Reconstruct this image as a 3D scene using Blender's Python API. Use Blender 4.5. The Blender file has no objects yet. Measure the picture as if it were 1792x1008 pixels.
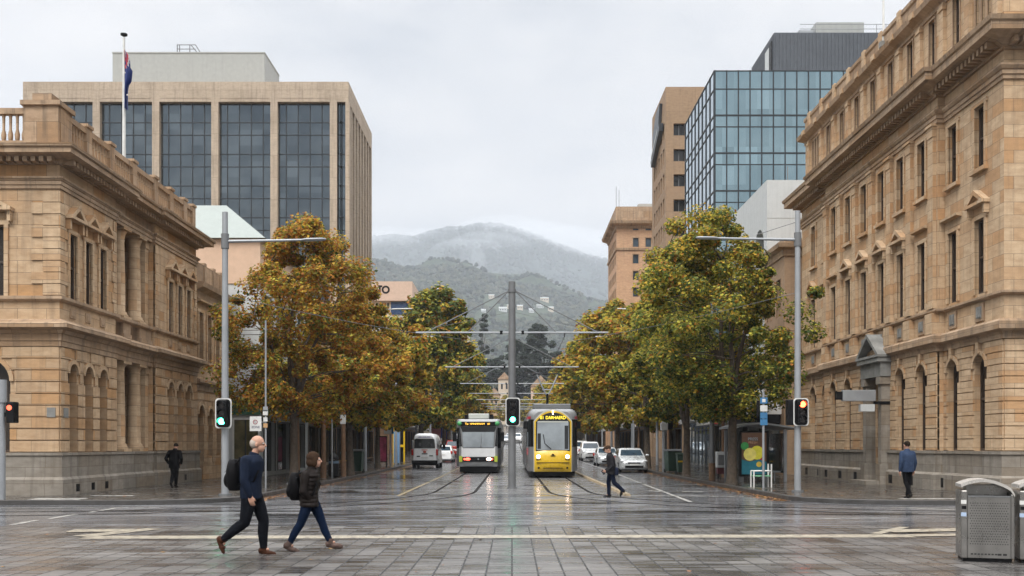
import bpy, math, random
import numpy as np
from mathutils import Vector, Matrix, noise as mn
S = bpy.context.scene
COL = S.collection
PI = math.pi
F, CX, HZ, CH = 1742.0, 896.0, 780.0, 1.67      # photo focal length (px), centre column, horizon row, eye height


def at(px, py, Y): return Vector(((px - CX) * Y / F, Y, CH + (HZ - py) * Y / F))


def gz(y):
    """height of the street at depth y: level as far as the first trees, then climbing towards the hill"""
    if y < 45: return 0.0
    if y < 260: return 1.15e-4 * (y - 45) ** 2
    return 1.15e-4 * 215 ** 2 + 0.0495 * (y - 260)


# ---------------------------------------------------------------- node materials
def newmat(name):
    m = bpy.data.materials.new(name); m.use_nodes = True
    nt = m.node_tree; b = nt.nodes['Principled BSDF']
    return m, nt, b


def nd(nt, t, **kw):
    n = nt.nodes.new(t)
    for k, v in kw.items():
        if k.startswith('i_'): n.inputs[k[2:].replace('_', ' ')].default_value = v
        else: setattr(n, k, v)
    return n


def mixc(nt, fac, a, b, mode='MIX'):
    n = nt.nodes.new('ShaderNodeMix'); n.data_type = 'RGBA'; n.blend_type = mode
    for s, v in ((n.inputs[0], fac), (n.inputs[6], a), (n.inputs[7], b)):
        if isinstance(v, bpy.types.NodeSocket): nt.links.new(v, s)
        elif isinstance(v, (int, float)) and s.type == 'VALUE': s.default_value = v
        else: s.default_value = (*v, 1) if len(v) == 3 else v
    return n.outputs[2]


def ramp(nt, sock, pts):
    r = nt.nodes.new('ShaderNodeValToRGB')
    el = r.color_ramp.elements
    while len(el) < len(pts): el.new(0.5)
    for e, (p, c) in zip(el, pts):
        e.position = p
        e.color = (c, c, c, 1) if isinstance(c, (int, float)) else (*c, 1)
    nt.links.new(sock, r.inputs[0])
    return r.outputs[0]


def coords(nt, kind='Object', scale=(1, 1, 1), rot=(0, 0, 0)):
    t = nt.nodes.new('ShaderNodeTexCoord'); mp = nt.nodes.new('ShaderNodeMapping')
    mp.inputs['Scale'].default_value = scale; mp.inputs['Rotation'].default_value = rot
    nt.links.new(t.outputs[kind], mp.inputs[0])
    return mp.outputs[0]


def noise(nt, vec, scale, detail=4, rough=.55):
    n = nt.nodes.new('ShaderNodeTexNoise')
    n.inputs['Scale'].default_value = scale; n.inputs['Detail'].default_value = detail; n.inputs['Roughness'].default_value = rough
    if vec is not None: nt.links.new(vec, n.inputs['Vector'])
    return n.outputs['Fac']


def bump(nt, b, sock, strength, dist=.02):
    n = nt.nodes.new('ShaderNodeBump'); n.inputs['Strength'].default_value = strength; n.inputs['Distance'].default_value = dist
    nt.links.new(sock, n.inputs['Height']); nt.links.new(n.outputs[0], b.inputs['Normal'])


def mat(name, col, rough=.6, metal=0., var=.15, scale=2.5, bmp=0., coat=0., spec=.5, emit=None, es=0., rvar=.1, streak=0.):
    m, nt, b = newmat(name)
    v = coords(nt)
    f = noise(nt, v, scale, 5)
    dark = tuple(c * (1 - var) for c in col); lite = tuple(min(1, c * (1 + var)) for c in col)
    c = mixc(nt, ramp(nt, f, [(.3, 0), (.7, 1)]), dark, lite)
    if streak:
        sv = coords(nt, 'Object', (2.2, 2.2, .12))
        c = mixc(nt, ramp(nt, noise(nt, sv, 2.0, 5), [(.48, 0), (.75, streak)]), c, tuple(x * .45 for x in col))
    nt.links.new(c, b.inputs['Base Color'])
    if rvar:
        r = ramp(nt, noise(nt, v, scale * 2.3, 3), [(.3, max(.02, rough - rvar)), (.7, min(1, rough + rvar))])
        nt.links.new(r, b.inputs['Roughness'])
    else: b.inputs['Roughness'].default_value = rough
    b.inputs['Metallic'].default_value = metal
    b.inputs['Coat Weight'].default_value = coat
    b.inputs['Specular IOR Level'].default_value = spec
    if emit:
        b.inputs['Emission Color'].default_value = (*emit, 1); b.inputs['Emission Strength'].default_value = es
    if bmp: bump(nt, b, noise(nt, v, scale * 9, 4), bmp, .01)
    return m


def stone(name, c1, c2, c3, bw=.85, bh=.34, mortar=.006, mcol=(.12, .09, .06), stain=.35, rough=.8):
    """ashlar: blocks of differing tone (c1..c2), a few strongly coloured (c3), rain streaks and soot of their own shape"""
    m, nt, b = newmat(name)
    uv = coords(nt, 'UV')
    br = nd(nt, 'ShaderNodeTexBrick'); nt.links.new(uv, br.inputs['Vector'])
    for k, v in (('Color1', (0, 0, 0, 1)), ('Color2', (1, 1, 1, 1)), ('Mortar', (.5, .5, .5, 1))): br.inputs[k].default_value = v
    for k, v in (('Scale', 1), ('Mortar Size', mortar), ('Mortar Smooth', .3), ('Bias', 0), ('Brick Width', bw), ('Row Height', bh)): br.inputs[k].default_value = v
    t = ramp(nt, br.outputs['Color'], [(0, c1), (.4, c2), (.66, tuple(.5 * (x + y) for x, y in zip(c1, c2))), (.9, c3)])
    n1 = noise(nt, coords(nt, 'UV', (1, 2.6, 1)), 2.2, 6, .65)
    t = mixc(nt, ramp(nt, n1, [(.35, 0), (.7, .55)]), t, tuple(.6 * x for x in c3))
    if stain:
        s1 = noise(nt, coords(nt, 'UV', (3.2, .22, 1)), 1.3, 6, .6)
        t = mixc(nt, ramp(nt, s1, [(.5, 0), (.78, stain)]), t, (.085, .07, .055))
        s2 = noise(nt, uv, .45, 5, .6)
        t = mixc(nt, ramp(nt, s2, [(.5, 0), (.75, stain * .7)]), t, (.15, .115, .08))
    t = mixc(nt, br.outputs['Fac'], t, mcol)
    nt.links.new(t, b.inputs['Base Color'])
    b.inputs['Roughness'].default_value = rough; b.inputs['Specular IOR Level'].default_value = .3
    h = nd(nt, 'ShaderNodeMath', operation='MULTIPLY_ADD'); h.inputs[1].default_value = -1.0
    nt.links.new(br.outputs['Fac'], h.inputs[0]); nt.links.new(noise(nt, uv, 14, 5, .6), h.inputs[2])
    bump(nt, b, h.outputs[0], .35, .02)
    return m


def wet_road(name, base, dry, sc=.5, streaky=3.0, rl=.10, rh=.42, pav=None, bstr=.12):
    """wet ground: streaks of tone stand for damp and for sky sheen, gloss has its own patches; optional paver joints (length, width)"""
    m, nt, b = newmat(name)
    v = coords(nt, 'UV', (1 / streaky, 1, 1))
    big = noise(nt, v, sc, 6, .62)
    c = mixc(nt, ramp(nt, big, [(.38, 0), (.64, 1)]), base, dry)
    fine = noise(nt, coords(nt, 'UV'), 26, 4, .7)
    c = mixc(nt, ramp(nt, fine, [(.3, .35), (.7, 0)]), c, tuple(x * .5 for x in base))
    hsum = fine
    patch = noise(nt, coords(nt, 'UV', (1 / streaky, 1.6, 1)), sc * 2.6, 6, .65)
    r = ramp(nt, patch, [(.36, rl), (.5, (rl + rh) * .40), (.64, rh)])
    if pav:
        br = nd(nt, 'ShaderNodeTexBrick'); nt.links.new(coords(nt, 'UV', (1, 1, 1), (0, 0, PI / 2)), br.inputs['Vector'])
        for k, q in (('Color1', (0, 0, 0, 1)), ('Color2', (1, 1, 1, 1)), ('Mortar', (0, 0, 0, 1))): br.inputs[k].default_value = q
        for k, q in (('Scale', 1), ('Mortar Size', .014), ('Mortar Smooth', .2), ('Brick Width', pav[0]), ('Row Height', pav[1])): br.inputs[k].default_value = q
        c = mixc(nt, ramp(nt, br.outputs['Color'], [(0, 0), (1, .22)]), c, tuple(x * 1.7 for x in dry))
        c = mixc(nt, br.outputs['Fac'], c, tuple(x * .12 for x in base))
        r2 = nd(nt, 'ShaderNodeMath', operation='MULTIPLY_ADD'); r2.inputs[1].default_value = .17
        nt.links.new(br.outputs['Color'], r2.inputs[0]); nt.links.new(r, r2.inputs[2]); r = r2.outputs[0]
        r3 = nd(nt, 'ShaderNodeMath', operation='MULTIPLY_ADD'); r3.inputs[1].default_value = .3
        nt.links.new(br.outputs['Fac'], r3.inputs[0]); nt.links.new(r, r3.inputs[2]); r = r3.outputs[0]
        h = nd(nt, 'ShaderNodeMath', operation='MULTIPLY_ADD'); h.inputs[1].default_value = -2.5
        nt.links.new(br.outputs['Fac'], h.inputs[0]); nt.links.new(fine, h.inputs[2]); hsum = h.outputs[0]
    nt.links.new(c, b.inputs['Base Color']); nt.links.new(r, b.inputs['Roughness'])
    wav = noise(nt, coords(nt, 'UV', (.6, 1, 1)), 1.7, 3, .5)
    h2 = nd(nt, 'ShaderNodeMath', operation='MULTIPLY_ADD'); h2.inputs[1].default_value = 3.0
    nt.links.new(wav, h2.inputs[0]); nt.links.new(hsum, h2.inputs[2])
    bump(nt, b, h2.outputs[0], bstr, .01)
    return m


# ---------------------------------------------------------------- mesh building
class MB:
    """collects faces of one mesh; T is an optional 4x4 frame the points are given in"""
    def __init__(s, T=None): s.v = []; s.f = []; s.mi = []; s.sm = []; s.T = T; s.cur = 0

    def add(s, vs, fs, smooth=False):
        o = len(s.v)
        if s.T is not None:
            s.v += [s.T @ Vector(p) for p in vs]
            flip = s.T.to_3x3().determinant() < 0
        else:
            s.v += [Vector(p) for p in vs]; flip = False
        for f in fs:
            s.f.append([o + i for i in (reversed(f) if flip else f)]); s.mi.append(s.cur); s.sm.append(smooth)

    def box(s, x0, x1, y0, y1, z0, z1, top=1.0):
        if x0 > x1: x0, x1 = x1, x0
        if y0 > y1: y0, y1 = y1, y0
        mx, my = (x0 + x1) / 2, (y0 + y1) / 2
        q = lambda x, y: (mx + (x - mx) * top, my + (y - my) * top, z1)
        s.add([(x0, y0, z0), (x1, y0, z0), (x1, y1, z0), (x0, y1, z0), q(x0, y0), q(x1, y0), q(x1, y1), q(x0, y1)],
              [(3, 2, 1, 0), (4, 5, 6, 7), (0, 1, 5, 4), (1, 2, 6, 5), (2, 3, 7, 6), (3, 0, 4, 7)])
        return s

    def quad(s, *p): s.add(p, [tuple(range(len(p)))]); return s

    def prism(s, poly, a0, a1, axis='y'):
        """poly: 2-D outline; extruded from a0 to a1 along axis"""
        if axis == 'y': mk = lambda p, a: (p[0], a, p[1])
        elif axis == 'x': mk = lambda p, a: (a, p[0], p[1])
        else: mk = lambda p, a: (p[0], p[1], a)
        n = len(poly)
        vs = [mk(p, a0) for p in poly] + [mk(p, a1) for p in poly]
        fs = [tuple(reversed(range(n))), tuple(range(n, 2 * n))] + [(i, (i + 1) % n, n + (i + 1) % n, n + i) for i in range(n)]
        s.add(vs, fs); return s

    def tube(s, pts, r, n=8, cap=True, smooth=True):
        pts = [Vector(p) for p in pts]
        rs = r if isinstance(r, (list, tuple)) else [r] * len(pts)
        vs, fs = [], []
        up = None
        for i, p in enumerate(pts):
            d = (pts[min(i + 1, len(pts) - 1)] - pts[max(i - 1, 0)])
            if d.length < 1e-9: d = Vector((0, 0, 1))
            d.normalize()
            if up is None: up = Vector((1, 0, 0)) if abs(d.x) < .8 else Vector((0, 1, 0))
            a = (up - d * up.dot(d)).normalized(); b = d.cross(a); up = a
            rr = rs[i] if isinstance(rs[i], (list, tuple)) else (rs[i], rs[i])
            for k in range(n):
                t = 2 * PI * k / n
                vs.append(p + a * (math.cos(t) * rr[0]) + b * (math.sin(t) * rr[1]))
        for i in range(len(pts) - 1):
            for k in range(n):
                k2 = (k + 1) % n
                fs.append((i * n + k, i * n + k2, (i + 1) * n + k2, (i + 1) * n + k))
        s.add(vs, fs, smooth)
        if cap:
            m = (len(pts) - 1) * n
            s.add(vs[:n], [tuple(reversed(range(n)))]); s.add(vs[m:], [tuple(range(n))])
        return s

    def cyl(s, x, y, z0, z1, r, r1=None, n=12): return s.tube([(x, y, z0), (x, y, z1)], [r, r if r1 is None else r1], n)

    def lathe(s, prof, x=0, y=0, n=16, smooth=True):
        vs, fs = [], []
        for (r, z) in prof:
            for k in range(n): vs.append((x + r * math.cos(2 * PI * k / n), y + r * math.sin(2 * PI * k / n), z))
        for i in range(len(prof) - 1):
            for k in range(n): fs.append((i * n + k, i * n + (k + 1) % n, (i + 1) * n + (k + 1) % n, (i + 1) * n + k))
        s.add(vs, fs, smooth); return s

    def ball(s, c, r, n=12, m=8):
        rx, ry, rz = r if isinstance(r, (tuple, list)) else (r, r, r)
        vs, fs = [], []
        for j in range(m + 1):
            t = PI * j / m
            for k in range(n):
                a = 2 * PI * k / n
                vs.append((c[0] + rx * math.sin(t) * math.cos(a), c[1] + ry * math.sin(t) * math.sin(a), c[2] - rz * math.cos(t)))
        for j in range(m):
            for k in range(n): fs.append((j * n + k, j * n + (k + 1) % n, (j + 1) * n + (k + 1) % n, (j + 1) * n + k))
        s.add(vs, fs, True); return s

    def sweep(s, path, prof, close=True):
        """profile [(out, z)] swept along a plan polyline, mitred; 'out' is to the right of the heading"""
        n = len(path); P = [Vector(p) for p in path]; vs, fs = [], []
        for i in range(n):
            d1 = (P[i] - P[i - 1]).normalized() if i > 0 else None
            d2 = (P[i + 1] - P[i]).normalized() if i < n - 1 else None
            d1 = d1 or d2; d2 = d2 or d1
            n1 = Vector((d1.y, -d1.x)); n2 = Vector((d2.y, -d2.x))
            m = (n1 + n2); m = m / max(.2, 1 + n1.dot(n2))
            for (o, z) in prof: vs.append((P[i].x + m.x * o, P[i].y + m.y * o, z))
        k = len(prof)
        for i in range(n - 1):
            for j in range(k - 1 + (1 if close else 0)):
                j2 = (j + 1) % k
                fs.append((i * k + j, (i + 1) * k + j, (i + 1) * k + j2, i * k + j2))
        fs.append(tuple(range(k))); fs.append(tuple(reversed(range((n - 1) * k, n * k))))
        s.add(vs, fs); return s

    def disc(s, c, nrm, r, n=16, r0=0.):
        c = Vector(c); d = Vector(nrm).normalized(); a = (Vector((0, 0, 1)) if abs(d.z) < .9 else Vector((1, 0, 0))).cross(d).normalized(); b = d.cross(a)
        vs = [c + a * (math.cos(2 * PI * k / n) * r) + b * (math.sin(2 * PI * k / n) * r) for k in range(n)]
        if r0:
            vs += [c + a * (math.cos(2 * PI * k / n) * r0) + b * (math.sin(2 * PI * k / n) * r0) for k in range(n)]
            s.add(vs, [(k, (k + 1) % n, n + (k + 1) % n, n + k) for k in range(n)])
        else: s.add(vs, [tuple(range(n))])
        return s

    def build(s, name, m, parent=None, bevel=0, seg=2, uv=True):
        off = Vector((0, 0, 0)); p = parent
        while p is not None: off += p.location; p = p.parent
        me = bpy.data.meshes.new(name)
        me.from_pydata([v - off for v in s.v], [], s.f)
        ms = m if isinstance(m, (list, tuple)) else [m]
        for q in ms: me.materials.append(q)
        me.polygons.foreach_set('material_index', s.mi); me.polygons.foreach_set('use_smooth', s.sm)
        me.update()
        if uv:
            ul = me.uv_layers.new(name='UVMap').data
            for pg in me.polygons:
                nx, ny, nz = (abs(c) for c in pg.normal)
                for li in pg.loop_indices:
                    c = s.v[me.loops[li].vertex_index]
                    ul[li].uv = (c.x, c.y) if nz > max(nx, ny) * 1.2 else ((c.y, c.z) if nx > ny else (c.x, c.z))
        o = bpy.data.objects.new(name, me); COL.objects.link(o)
        if parent: o.parent = parent
        if bevel:
            b = o.modifiers.new('soft_edges', 'BEVEL'); b.width = bevel; b.segments = seg; b.limit_method = 'ANGLE'; b.angle_limit = math.radians(35)
            b.harden_normals = False
        return o


def thing(name, label, cat, loc=(0, 0, 0), group=None, rz=0):
    o = bpy.data.objects.new(name, None); COL.objects.link(o); o.location = loc; o.rotation_euler = (0, 0, rz)
    o['label'] = label; o['category'] = cat; o.empty_display_size = .3
    if group: o['group'] = group
    return o


def tag(o, label, cat, group=None, kind=None):
    if label: o['label'] = label
    if cat: o['category'] = cat
    if group: o['group'] = group
    if kind: o['kind'] = kind
    return o


def struct(o, kind='structure', label=None):
    o['kind'] = kind
    if label: o['label'] = label
    return o


KIDS = {}
def kids_of(o):
    return [c for c in bpy.data.objects if c.parent is o]


def dup(root, label, loc, rz=None, scale=None):
    """a copy of a thing with copies of its parts and their sub-parts"""
    def rec(o, parent):
        c = o.copy(); COL.objects.link(c)
        if parent: c.parent = parent
        for k in kids_of(o): rec(k, c)
        return c
    ks = rec(root, None)
    ks.location = loc; ks['label'] = label
    if rz is not None: ks.rotation_euler = (0, 0, rz)
    if scale is not None: ks.scale = scale if isinstance(scale, (tuple, list)) else (scale,) * 3
    return ks


def frame(origin, u, w):
    """facade frame: local x along the wall, y out of it, z up"""
    return Matrix(((u[0], w[0], 0, origin[0]), (u[1], w[1], 0, origin[1]), (0, 0, 1, origin[2]), (0, 0, 0, 1)))


def arc(u0, u1, vs, n=12):
    c, r = (u0 + u1) / 2, (u1 - u0) / 2
    return [(c - r * math.cos(PI * i / n), vs + r * math.sin(PI * i / n)) for i in range(n + 1)]


def wall_open(mb, u0, u1, v0, v1, ops, depth=.3, w=0.):
    """a wall plane with real openings (u0,u1,v0,v1,arched) and their reveals"""
    us = sorted({u0, u1, *[q for o in ops for q in o[:2]]}); vs = sorted({v0, v1, *[q for o in ops for q in o[2:4]]})
    us = [q for q in us if u0 <= q <= u1]; vs = [q for q in vs if v0 <= q <= v1]
    for a, b in zip(us, us[1:]):
        for c, d in zip(vs, vs[1:]):
            mu, mv = (a + b) / 2, (c + d) / 2
            if any(o[0] < mu < o[1] and o[2] < mv < o[3] for o in ops): continue
            mb.quad((a, w, c), (a, w, d), (b, w, d), (b, w, c))
    for o in ops:
        a, b, c, d = o[:4]; e = w - (o[5] if len(o) > 5 else depth)
        if len(o) > 4 and o[4]:
            sp = d - (b - a) / 2; A = arc(a, b, sp)
            for p, q in zip(A, A[1:]):
                mb.quad((p[0], w, p[1]), (p[0], w, d), (q[0], w, d), (q[0], w, q[1]))
                mb.quad((p[0], w, p[1]), (q[0], w, q[1]), (q[0], e, q[1]), (p[0], e, p[1]))
            top = sp
        else:
            top = d; mb.quad((a, w, d), (b, w, d), (b, e, d), (a, e, d))
        mb.quad((a, w, c), (a, w, top), (a, e, top), (a, e, c))
        mb.quad((b, w, c), (b, e, c), (b, e, top), (b, w, top))
        mb.quad((a, w, c), (a, e, c), (b, e, c), (b, w, c))
# ---------------------------------------------------------------- materials
SAND = stone('golden sandstone', (.445, .308, .19), (.56, .406, .26), (.475, .275, .13), .9, .37, stain=.5)
SAND2 = stone('pale sandstone', (.47, .335, .212), (.59, .437, .285), (.49, .293, .15), 1.0, .40, stain=.42)
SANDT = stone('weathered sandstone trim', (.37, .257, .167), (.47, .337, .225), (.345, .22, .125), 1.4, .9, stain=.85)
PLINTH = stone('grey bluestone plinth', (.215, .198, .172), (.30, .27, .23), (.24, .20, .155), 1.25, .5, stain=.75)
CONC = stone('tan precast concrete', (.46, .37, .285), (.50, .405, .31), (.46, .37, .28), 6.0, 2.2, stain=.55, mortar=.01)
CONC2 = stone('brown render', (.33, .225, .14), (.36, .245, .155), (.33, .22, .14), 7, 2.4, stain=.3)
PEACH = stone('peach brick', (.50, .31, .185), (.55, .345, .21), (.48, .29, .18), .5, .2, stain=.2, mortar=.004, mcol=(.4, .3, .2))
PINKW = mat('pinkish render', (.55, .41, .32), .8, var=.06)
WHITEW = mat('white panel', (.50, .52, .52), .55, var=.05, streak=.2)
CREAM = mat('cream render', (.52, .44, .34), .8, var=.08, streak=.25)
PEACHW = mat('peach render', (.60, .42, .30), .8, var=.06)
MINT = mat('pale mint metal roof', (.26, .292, .275), .45, var=.05)
DKMETAL = mat('charcoal ribbed cladding', (.075, .085, .10), .45, var=.12)
GREYM = mat('grey roof metal', (.34, .35, .335), .55, var=.06, streak=.15)
BLACK = mat('black painted metal', (.006, .006, .007), .45, var=.2, spec=.2)
BLACKR = mat('black rubber', (.018, .018, .018), .75, var=.2)
GALV = mat('galvanised steel', (.31, .325, .34), .45, .35, var=.12, scale=1.5)
GALVD = mat('grey painted steel', (.155, .16, .165), .5, .2, var=.12)
GLASS = mat('dark window glass', (.022, .024, .026), .07, var=.4, scale=.6, spec=.55, rvar=.03)
GLASSB = mat('brown sash glass', (.035, .026, .02), .12, var=.4, scale=.8, spec=.45, rvar=.04)
SASH = mat('dark timber sash', (.055, .038, .028), .5)
MULL = mat('dark anodised mullion', (.03, .035, .04), .4, .3)
LEADM = mat('weathered lead', (.20, .20, .19), .6, var=.25)
TIMBER = mat('weathered brown timber', (.17, .095, .05), .75, var=.3, scale=6)
BARK = mat('grey brown bark', (.085, .065, .047), .9, var=.4, scale=7, bmp=.5)
def worn(name, c, under, th=.5, sc=3.5):
    m, nt, b = newmat(name)
    f = noise(nt, coords(nt, 'Object'), sc, 7, .7)
    nt.links.new(mixc(nt, ramp(nt, f, [(th - .06, 1), (th + .06, 0)]), c, under), b.inputs['Base Color']); b.inputs['Roughness'].default_value = .4
    return m
WHITEP = worn('worn white road paint', (.42, .41, .38), (.15, .15, .15), .46); CREAMP = worn('worn cream tactile paving', (.33, .295, .23), (.15, .13, .11), .45, 5); YELP = worn('worn yellow line paint', (.36, .27, .13), (.15, .14, .12), .47, 4)
KERB = mat('bluestone kerb', (.055, .052, .05), .4, var=.3, scale=3)  # tone darkened for the wet gutter and the shade on the face
RAIL = mat('worn rail groove', (.012, .010, .009), .75, 0, var=.3, spec=.1)
ROAD = wet_road('wet asphalt', (.078, .08, .087), (.21, .211, .22), .5, 3.0, .05, .40, bstr=.09)
PAVE = wet_road('wet bluestone pavers', (.042, .039, .038), (.155, .146, .138), .8, 3.6, .03, .46, (.72, .34), .16)
FOOT = wet_road('wet footpath', (.05, .045, .04), (.088, .079, .07), .6, 1.5, .02, .22, (.6, .6), .10)
SIGG = mat('green signal lamp', (.1, .9, .5), .3, emit=(.06, 1, .52), es=16, rvar=0)
SIGR = mat('red signal lamp', (.9, .1, .05), .3, emit=(1, .08, .025), es=14, rvar=0)
LENS = mat('unlit signal lens', (.03, .022, .02), .25)
AMBER = mat('amber led lettering', (.9, .5, .05), .4, emit=(1, .55, .06), es=2.2, rvar=0)
YELLED = mat('yellow led lettering', (.9, .7, .05), .4, emit=(1, .74, .05), es=1.6, rvar=0)
HEADL = mat('lit headlamp', (1, .9, .8), .3, emit=(1, .72, .55), es=9, rvar=0)
REDL = mat('lit red lamp', (1, .15, .1), .3, emit=(1, .12, .06), es=3.0, rvar=0)
TAILL = mat('red lamp lens', (.35, .02, .015), .2)
ORANGEL = mat('amber lamp lens', (.6, .22, .03), .2)


def curtain(name, c, c2, rough=.04, metal=.9, w=1.0, sc=.35, pane=None):
    m, nt, b = newmat(name)
    uv = coords(nt, 'UV')
    f = noise(nt, uv, sc, 3)
    col = mixc(nt, ramp(nt, f, [(.35, 0), (.65, 1)]), c, c2)
    if pane:
        br = nd(nt, 'ShaderNodeTexBrick', offset=0.0); nt.links.new(uv, br.inputs['Vector'])
        for k, q in (('Color1', (0, 0, 0, 1)), ('Color2', (1, 1, 1, 1)), ('Mortar', (.5, .5, .5, 1))): br.inputs[k].default_value = q
        for k, q in (('Scale', 1), ('Mortar Size', 0), ('Brick Width', pane[0]), ('Row Height', pane[1])): br.inputs[k].default_value = q
        col = mixc(nt, ramp(nt, br.outputs['Color'], [(0, .4), (.5, 0), (1, 0)]), col, tuple(x * .7 for x in c))
        col = mixc(nt, ramp(nt, br.outputs['Color'], [(.7, 0), (1, .5)]), col, tuple(min(1, x * 1.35) for x in c2))
    nt.links.new(col, b.inputs['Base Color'])
    b.inputs['Metallic'].default_value = metal; b.inputs['Roughness'].default_value = rough
    bump(nt, b, noise(nt, uv, .5, 2), .03, .05)
    return m


BLUEG = curtain('pale blue mirror glass', (.28, .40, .455), (.33, .455, .51), pane=(.845, 1.37))
SKYG = curtain('mirror glass with painted sky', (.34, .43, .50), (.42, .51, .58), pane=(1.49, 1.37))  # paler copy for the side face, sky reflection put into its colour
GREYG = curtain('smoky grey mirror glass', (.13, .16, .185), (.19, .225, .245), pane=(1.2, 1.6))
MIDG = mat('blue tinted glass', (.03, .05, .07), .06, var=.3, spec=.6, rvar=.02)
NAVYG = mat('navy window band', (.03, .06, .13), .12, var=.2)
SHOPG = mat('dark shopfront glass', (.018, .02, .022), .06, var=.5, scale=.5, spec=.5, rvar=.03)
DKAWN = mat('charcoal awning', (.04, .04, .045), .5)
WAWN = mat('white awning fascia', (.62, .62, .60), .5)
REDF = mat('red shop fascia', (.42, .035, .03), .5)
BLUF = mat('blue shop fascia', (.04, .16, .32), .5)
GRNF = mat('bottle green fascia', (.02, .10, .06), .5)
# ---------------------------------------------------------------- camera, light, sky
cam = bpy.data.cameras.new('camera'); co = bpy.data.objects.new('camera', cam); COL.objects.link(co)
co.location = (0, 0, CH); co.rotation_euler = (PI / 2, 0, 0)
cam.sensor_width = 36; cam.lens = 36 * F / 1792; cam.shift_y = (HZ - 504) / 1792; cam.clip_start = .1; cam.clip_end = 9000
S.camera = co
SUN_EL, SUN_AZ = math.radians(52), math.radians(205)       # a soft bright patch of cloud high behind the camera
w = bpy.data.worlds.new('World'); S.world = w; w.use_nodes = True
nt = w.node_tree; bg = nt.nodes['Background']
sky = nd(nt, 'ShaderNodeTexSky', sky_type='NISHITA', sun_disc=False, sun_elevation=SUN_EL, sun_rotation=SUN_AZ)
tc = nt.nodes.new('ShaderNodeTexCoord')
sp = nt.nodes.new('ShaderNodeSeparateXYZ'); nt.links.new(tc.outputs['Generated'], sp.inputs[0])
mp = nt.nodes.new('ShaderNodeMapping'); mp.inputs['Scale'].default_value = (1, 1, 2.6); nt.links.new(tc.outputs['Generated'], mp.inputs[0])
cl = noise(nt, mp.outputs[0], 2.6, 7, .56)
ccol = ramp(nt, cl, [(.32, (.66, .71, .78)), (.48, (.92, .94, .97)), (.64, (1.14, 1.13, 1.12))])
elev = ramp(nt, sp.outputs['Z'], [(0, .17), (.07, .18), (.22, .195), (.42, .225), (.62, .75), (1.0, 1.0)])
g = mixc(nt, 1.0, ccol, elev, 'MULTIPLY')
br = mixc(nt, 1.0, g, (31.5, 31.0, 30.5), 'MULTIPLY')
fin = mixc(nt, .93, sky.outputs[0], br)
nt.links.new(fin, bg.inputs['Color']); bg.inputs['Strength'].default_value = .1
sun = bpy.data.lights.new('sun', 'SUN'); so = bpy.data.objects.new('sun', sun); COL.objects.link(so)
sun.energy = 2.2; sun.angle = math.radians(28); sun.color = (1, .965, .91)
so.location = (0, 0, 80)
sd = Vector((math.sin(SUN_AZ) * math.cos(SUN_EL), math.cos(SUN_AZ) * math.cos(SUN_EL), math.sin(SUN_EL)))
so.rotation_euler = (-sd).to_track_quat('-Z', 'Y').to_euler()
S.view_settings.view_transform = 'Standard'; S.view_settings.look = 'None'; S.view_settings.exposure = 0.2; S.view_settings.gamma = 1
S.view_settings.use_curve_mapping = False
cy = S.cycles
cy.max_bounces = 7; cy.diffuse_bounces = 3; cy.glossy_bounces = 3; cy.transmission_bounces = 4; cy.volume_bounces = 1; cy.transparent_max_bounces = 8
cy.use_denoising = True; cy.sample_clamp_indirect = 6; cy.caustics_reflective = False; cy.caustics_refractive = False
cy.use_adaptive_sampling = True; cy.adaptive_threshold = .02

# ---------------------------------------------------------------- terrain and hills
def lerp_tab(tab, x):
    if x <= tab[0][0]: return tab[0][1]
    for (a, b), (c, d) in zip(tab, tab[1:]):
        if x <= c: return b + (d - b) * (x - a) / (c - a)
    return tab[-1][1]
D1, D2, DA = 2100., 4500., 800.
RID1 = [(560, 440), (674, 459), (706, 472), (740, 470), (787, 466), (818, 471), (850, 483), (902, 497), (955, 505), (994, 517), (1028, 534), (1068, 545), (1160, 565), (1300, 560)]
RID2 = [(420, 470), (560, 448), (650, 430), (690, 424), (720, 428), (760, 417), (800, 410), (840, 405), (880, 407), (920, 418), (960, 433), (1000, 448), (1030, 458), (1065, 466), (1200, 500), (1400, 520)]
R1 = [((p - CX) * D1 / F, CH + (HZ - y) * D1 / F) for p, y in RID1]
R2 = [((p - CX) * D2 / F, CH + (HZ - y) * D2 / F) for p, y in RID2]
def sms(t): t = max(0., min(1., t)); return t * t * (3 - 2 * t)
def H(x, y):
    base = gz(min(y, 420)) - .06
    if y < DA: return base
    n = mn.fractal(Vector((x / 210, y / 210, 3.1)), 1.0, 2.0, 4) * 23 * sms((y - DA) / 350)
    r1 = lerp_tab(R1, x * D1 / max(y, D1 * .55))
    if y <= D1:
        t = (y - DA) / (D1 - DA)
        return base + (r1 - base) * (t ** 1.25) + n * (1 - .8 * t ** 3)
    r2 = lerp_tab(R2, x * D2 / max(y, D1))
    if y <= D2:
        t = (y - D1) / (D2 - D1)
        a = r1 + (r1 * .72 - r1) * sms(t / .25)
        return a + (r2 - a) * sms((t - .12) / .88) ** 1.15 + n * 2 * (1 - t)
    return r2 - (y - D2) * .12 + n
def grid(name, xs, ys, hf, m, **kw):
    mb = MB(); nx = len(xs)
    mb.add([(x, y, hf(x, y)) for y in ys for x in xs], [(j * nx + i, j * nx + i + 1, (j + 1) * nx + i + 1, (j + 1) * nx + i) for j in range(len(ys) - 1) for i in range(nx - 1)], True)
    return struct(mb.build(name, m, **kw))
def frange(a, b, s): return [a + (b - a) * i / round((b - a) / s) for i in range(round((b - a) / s) + 1)]
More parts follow.
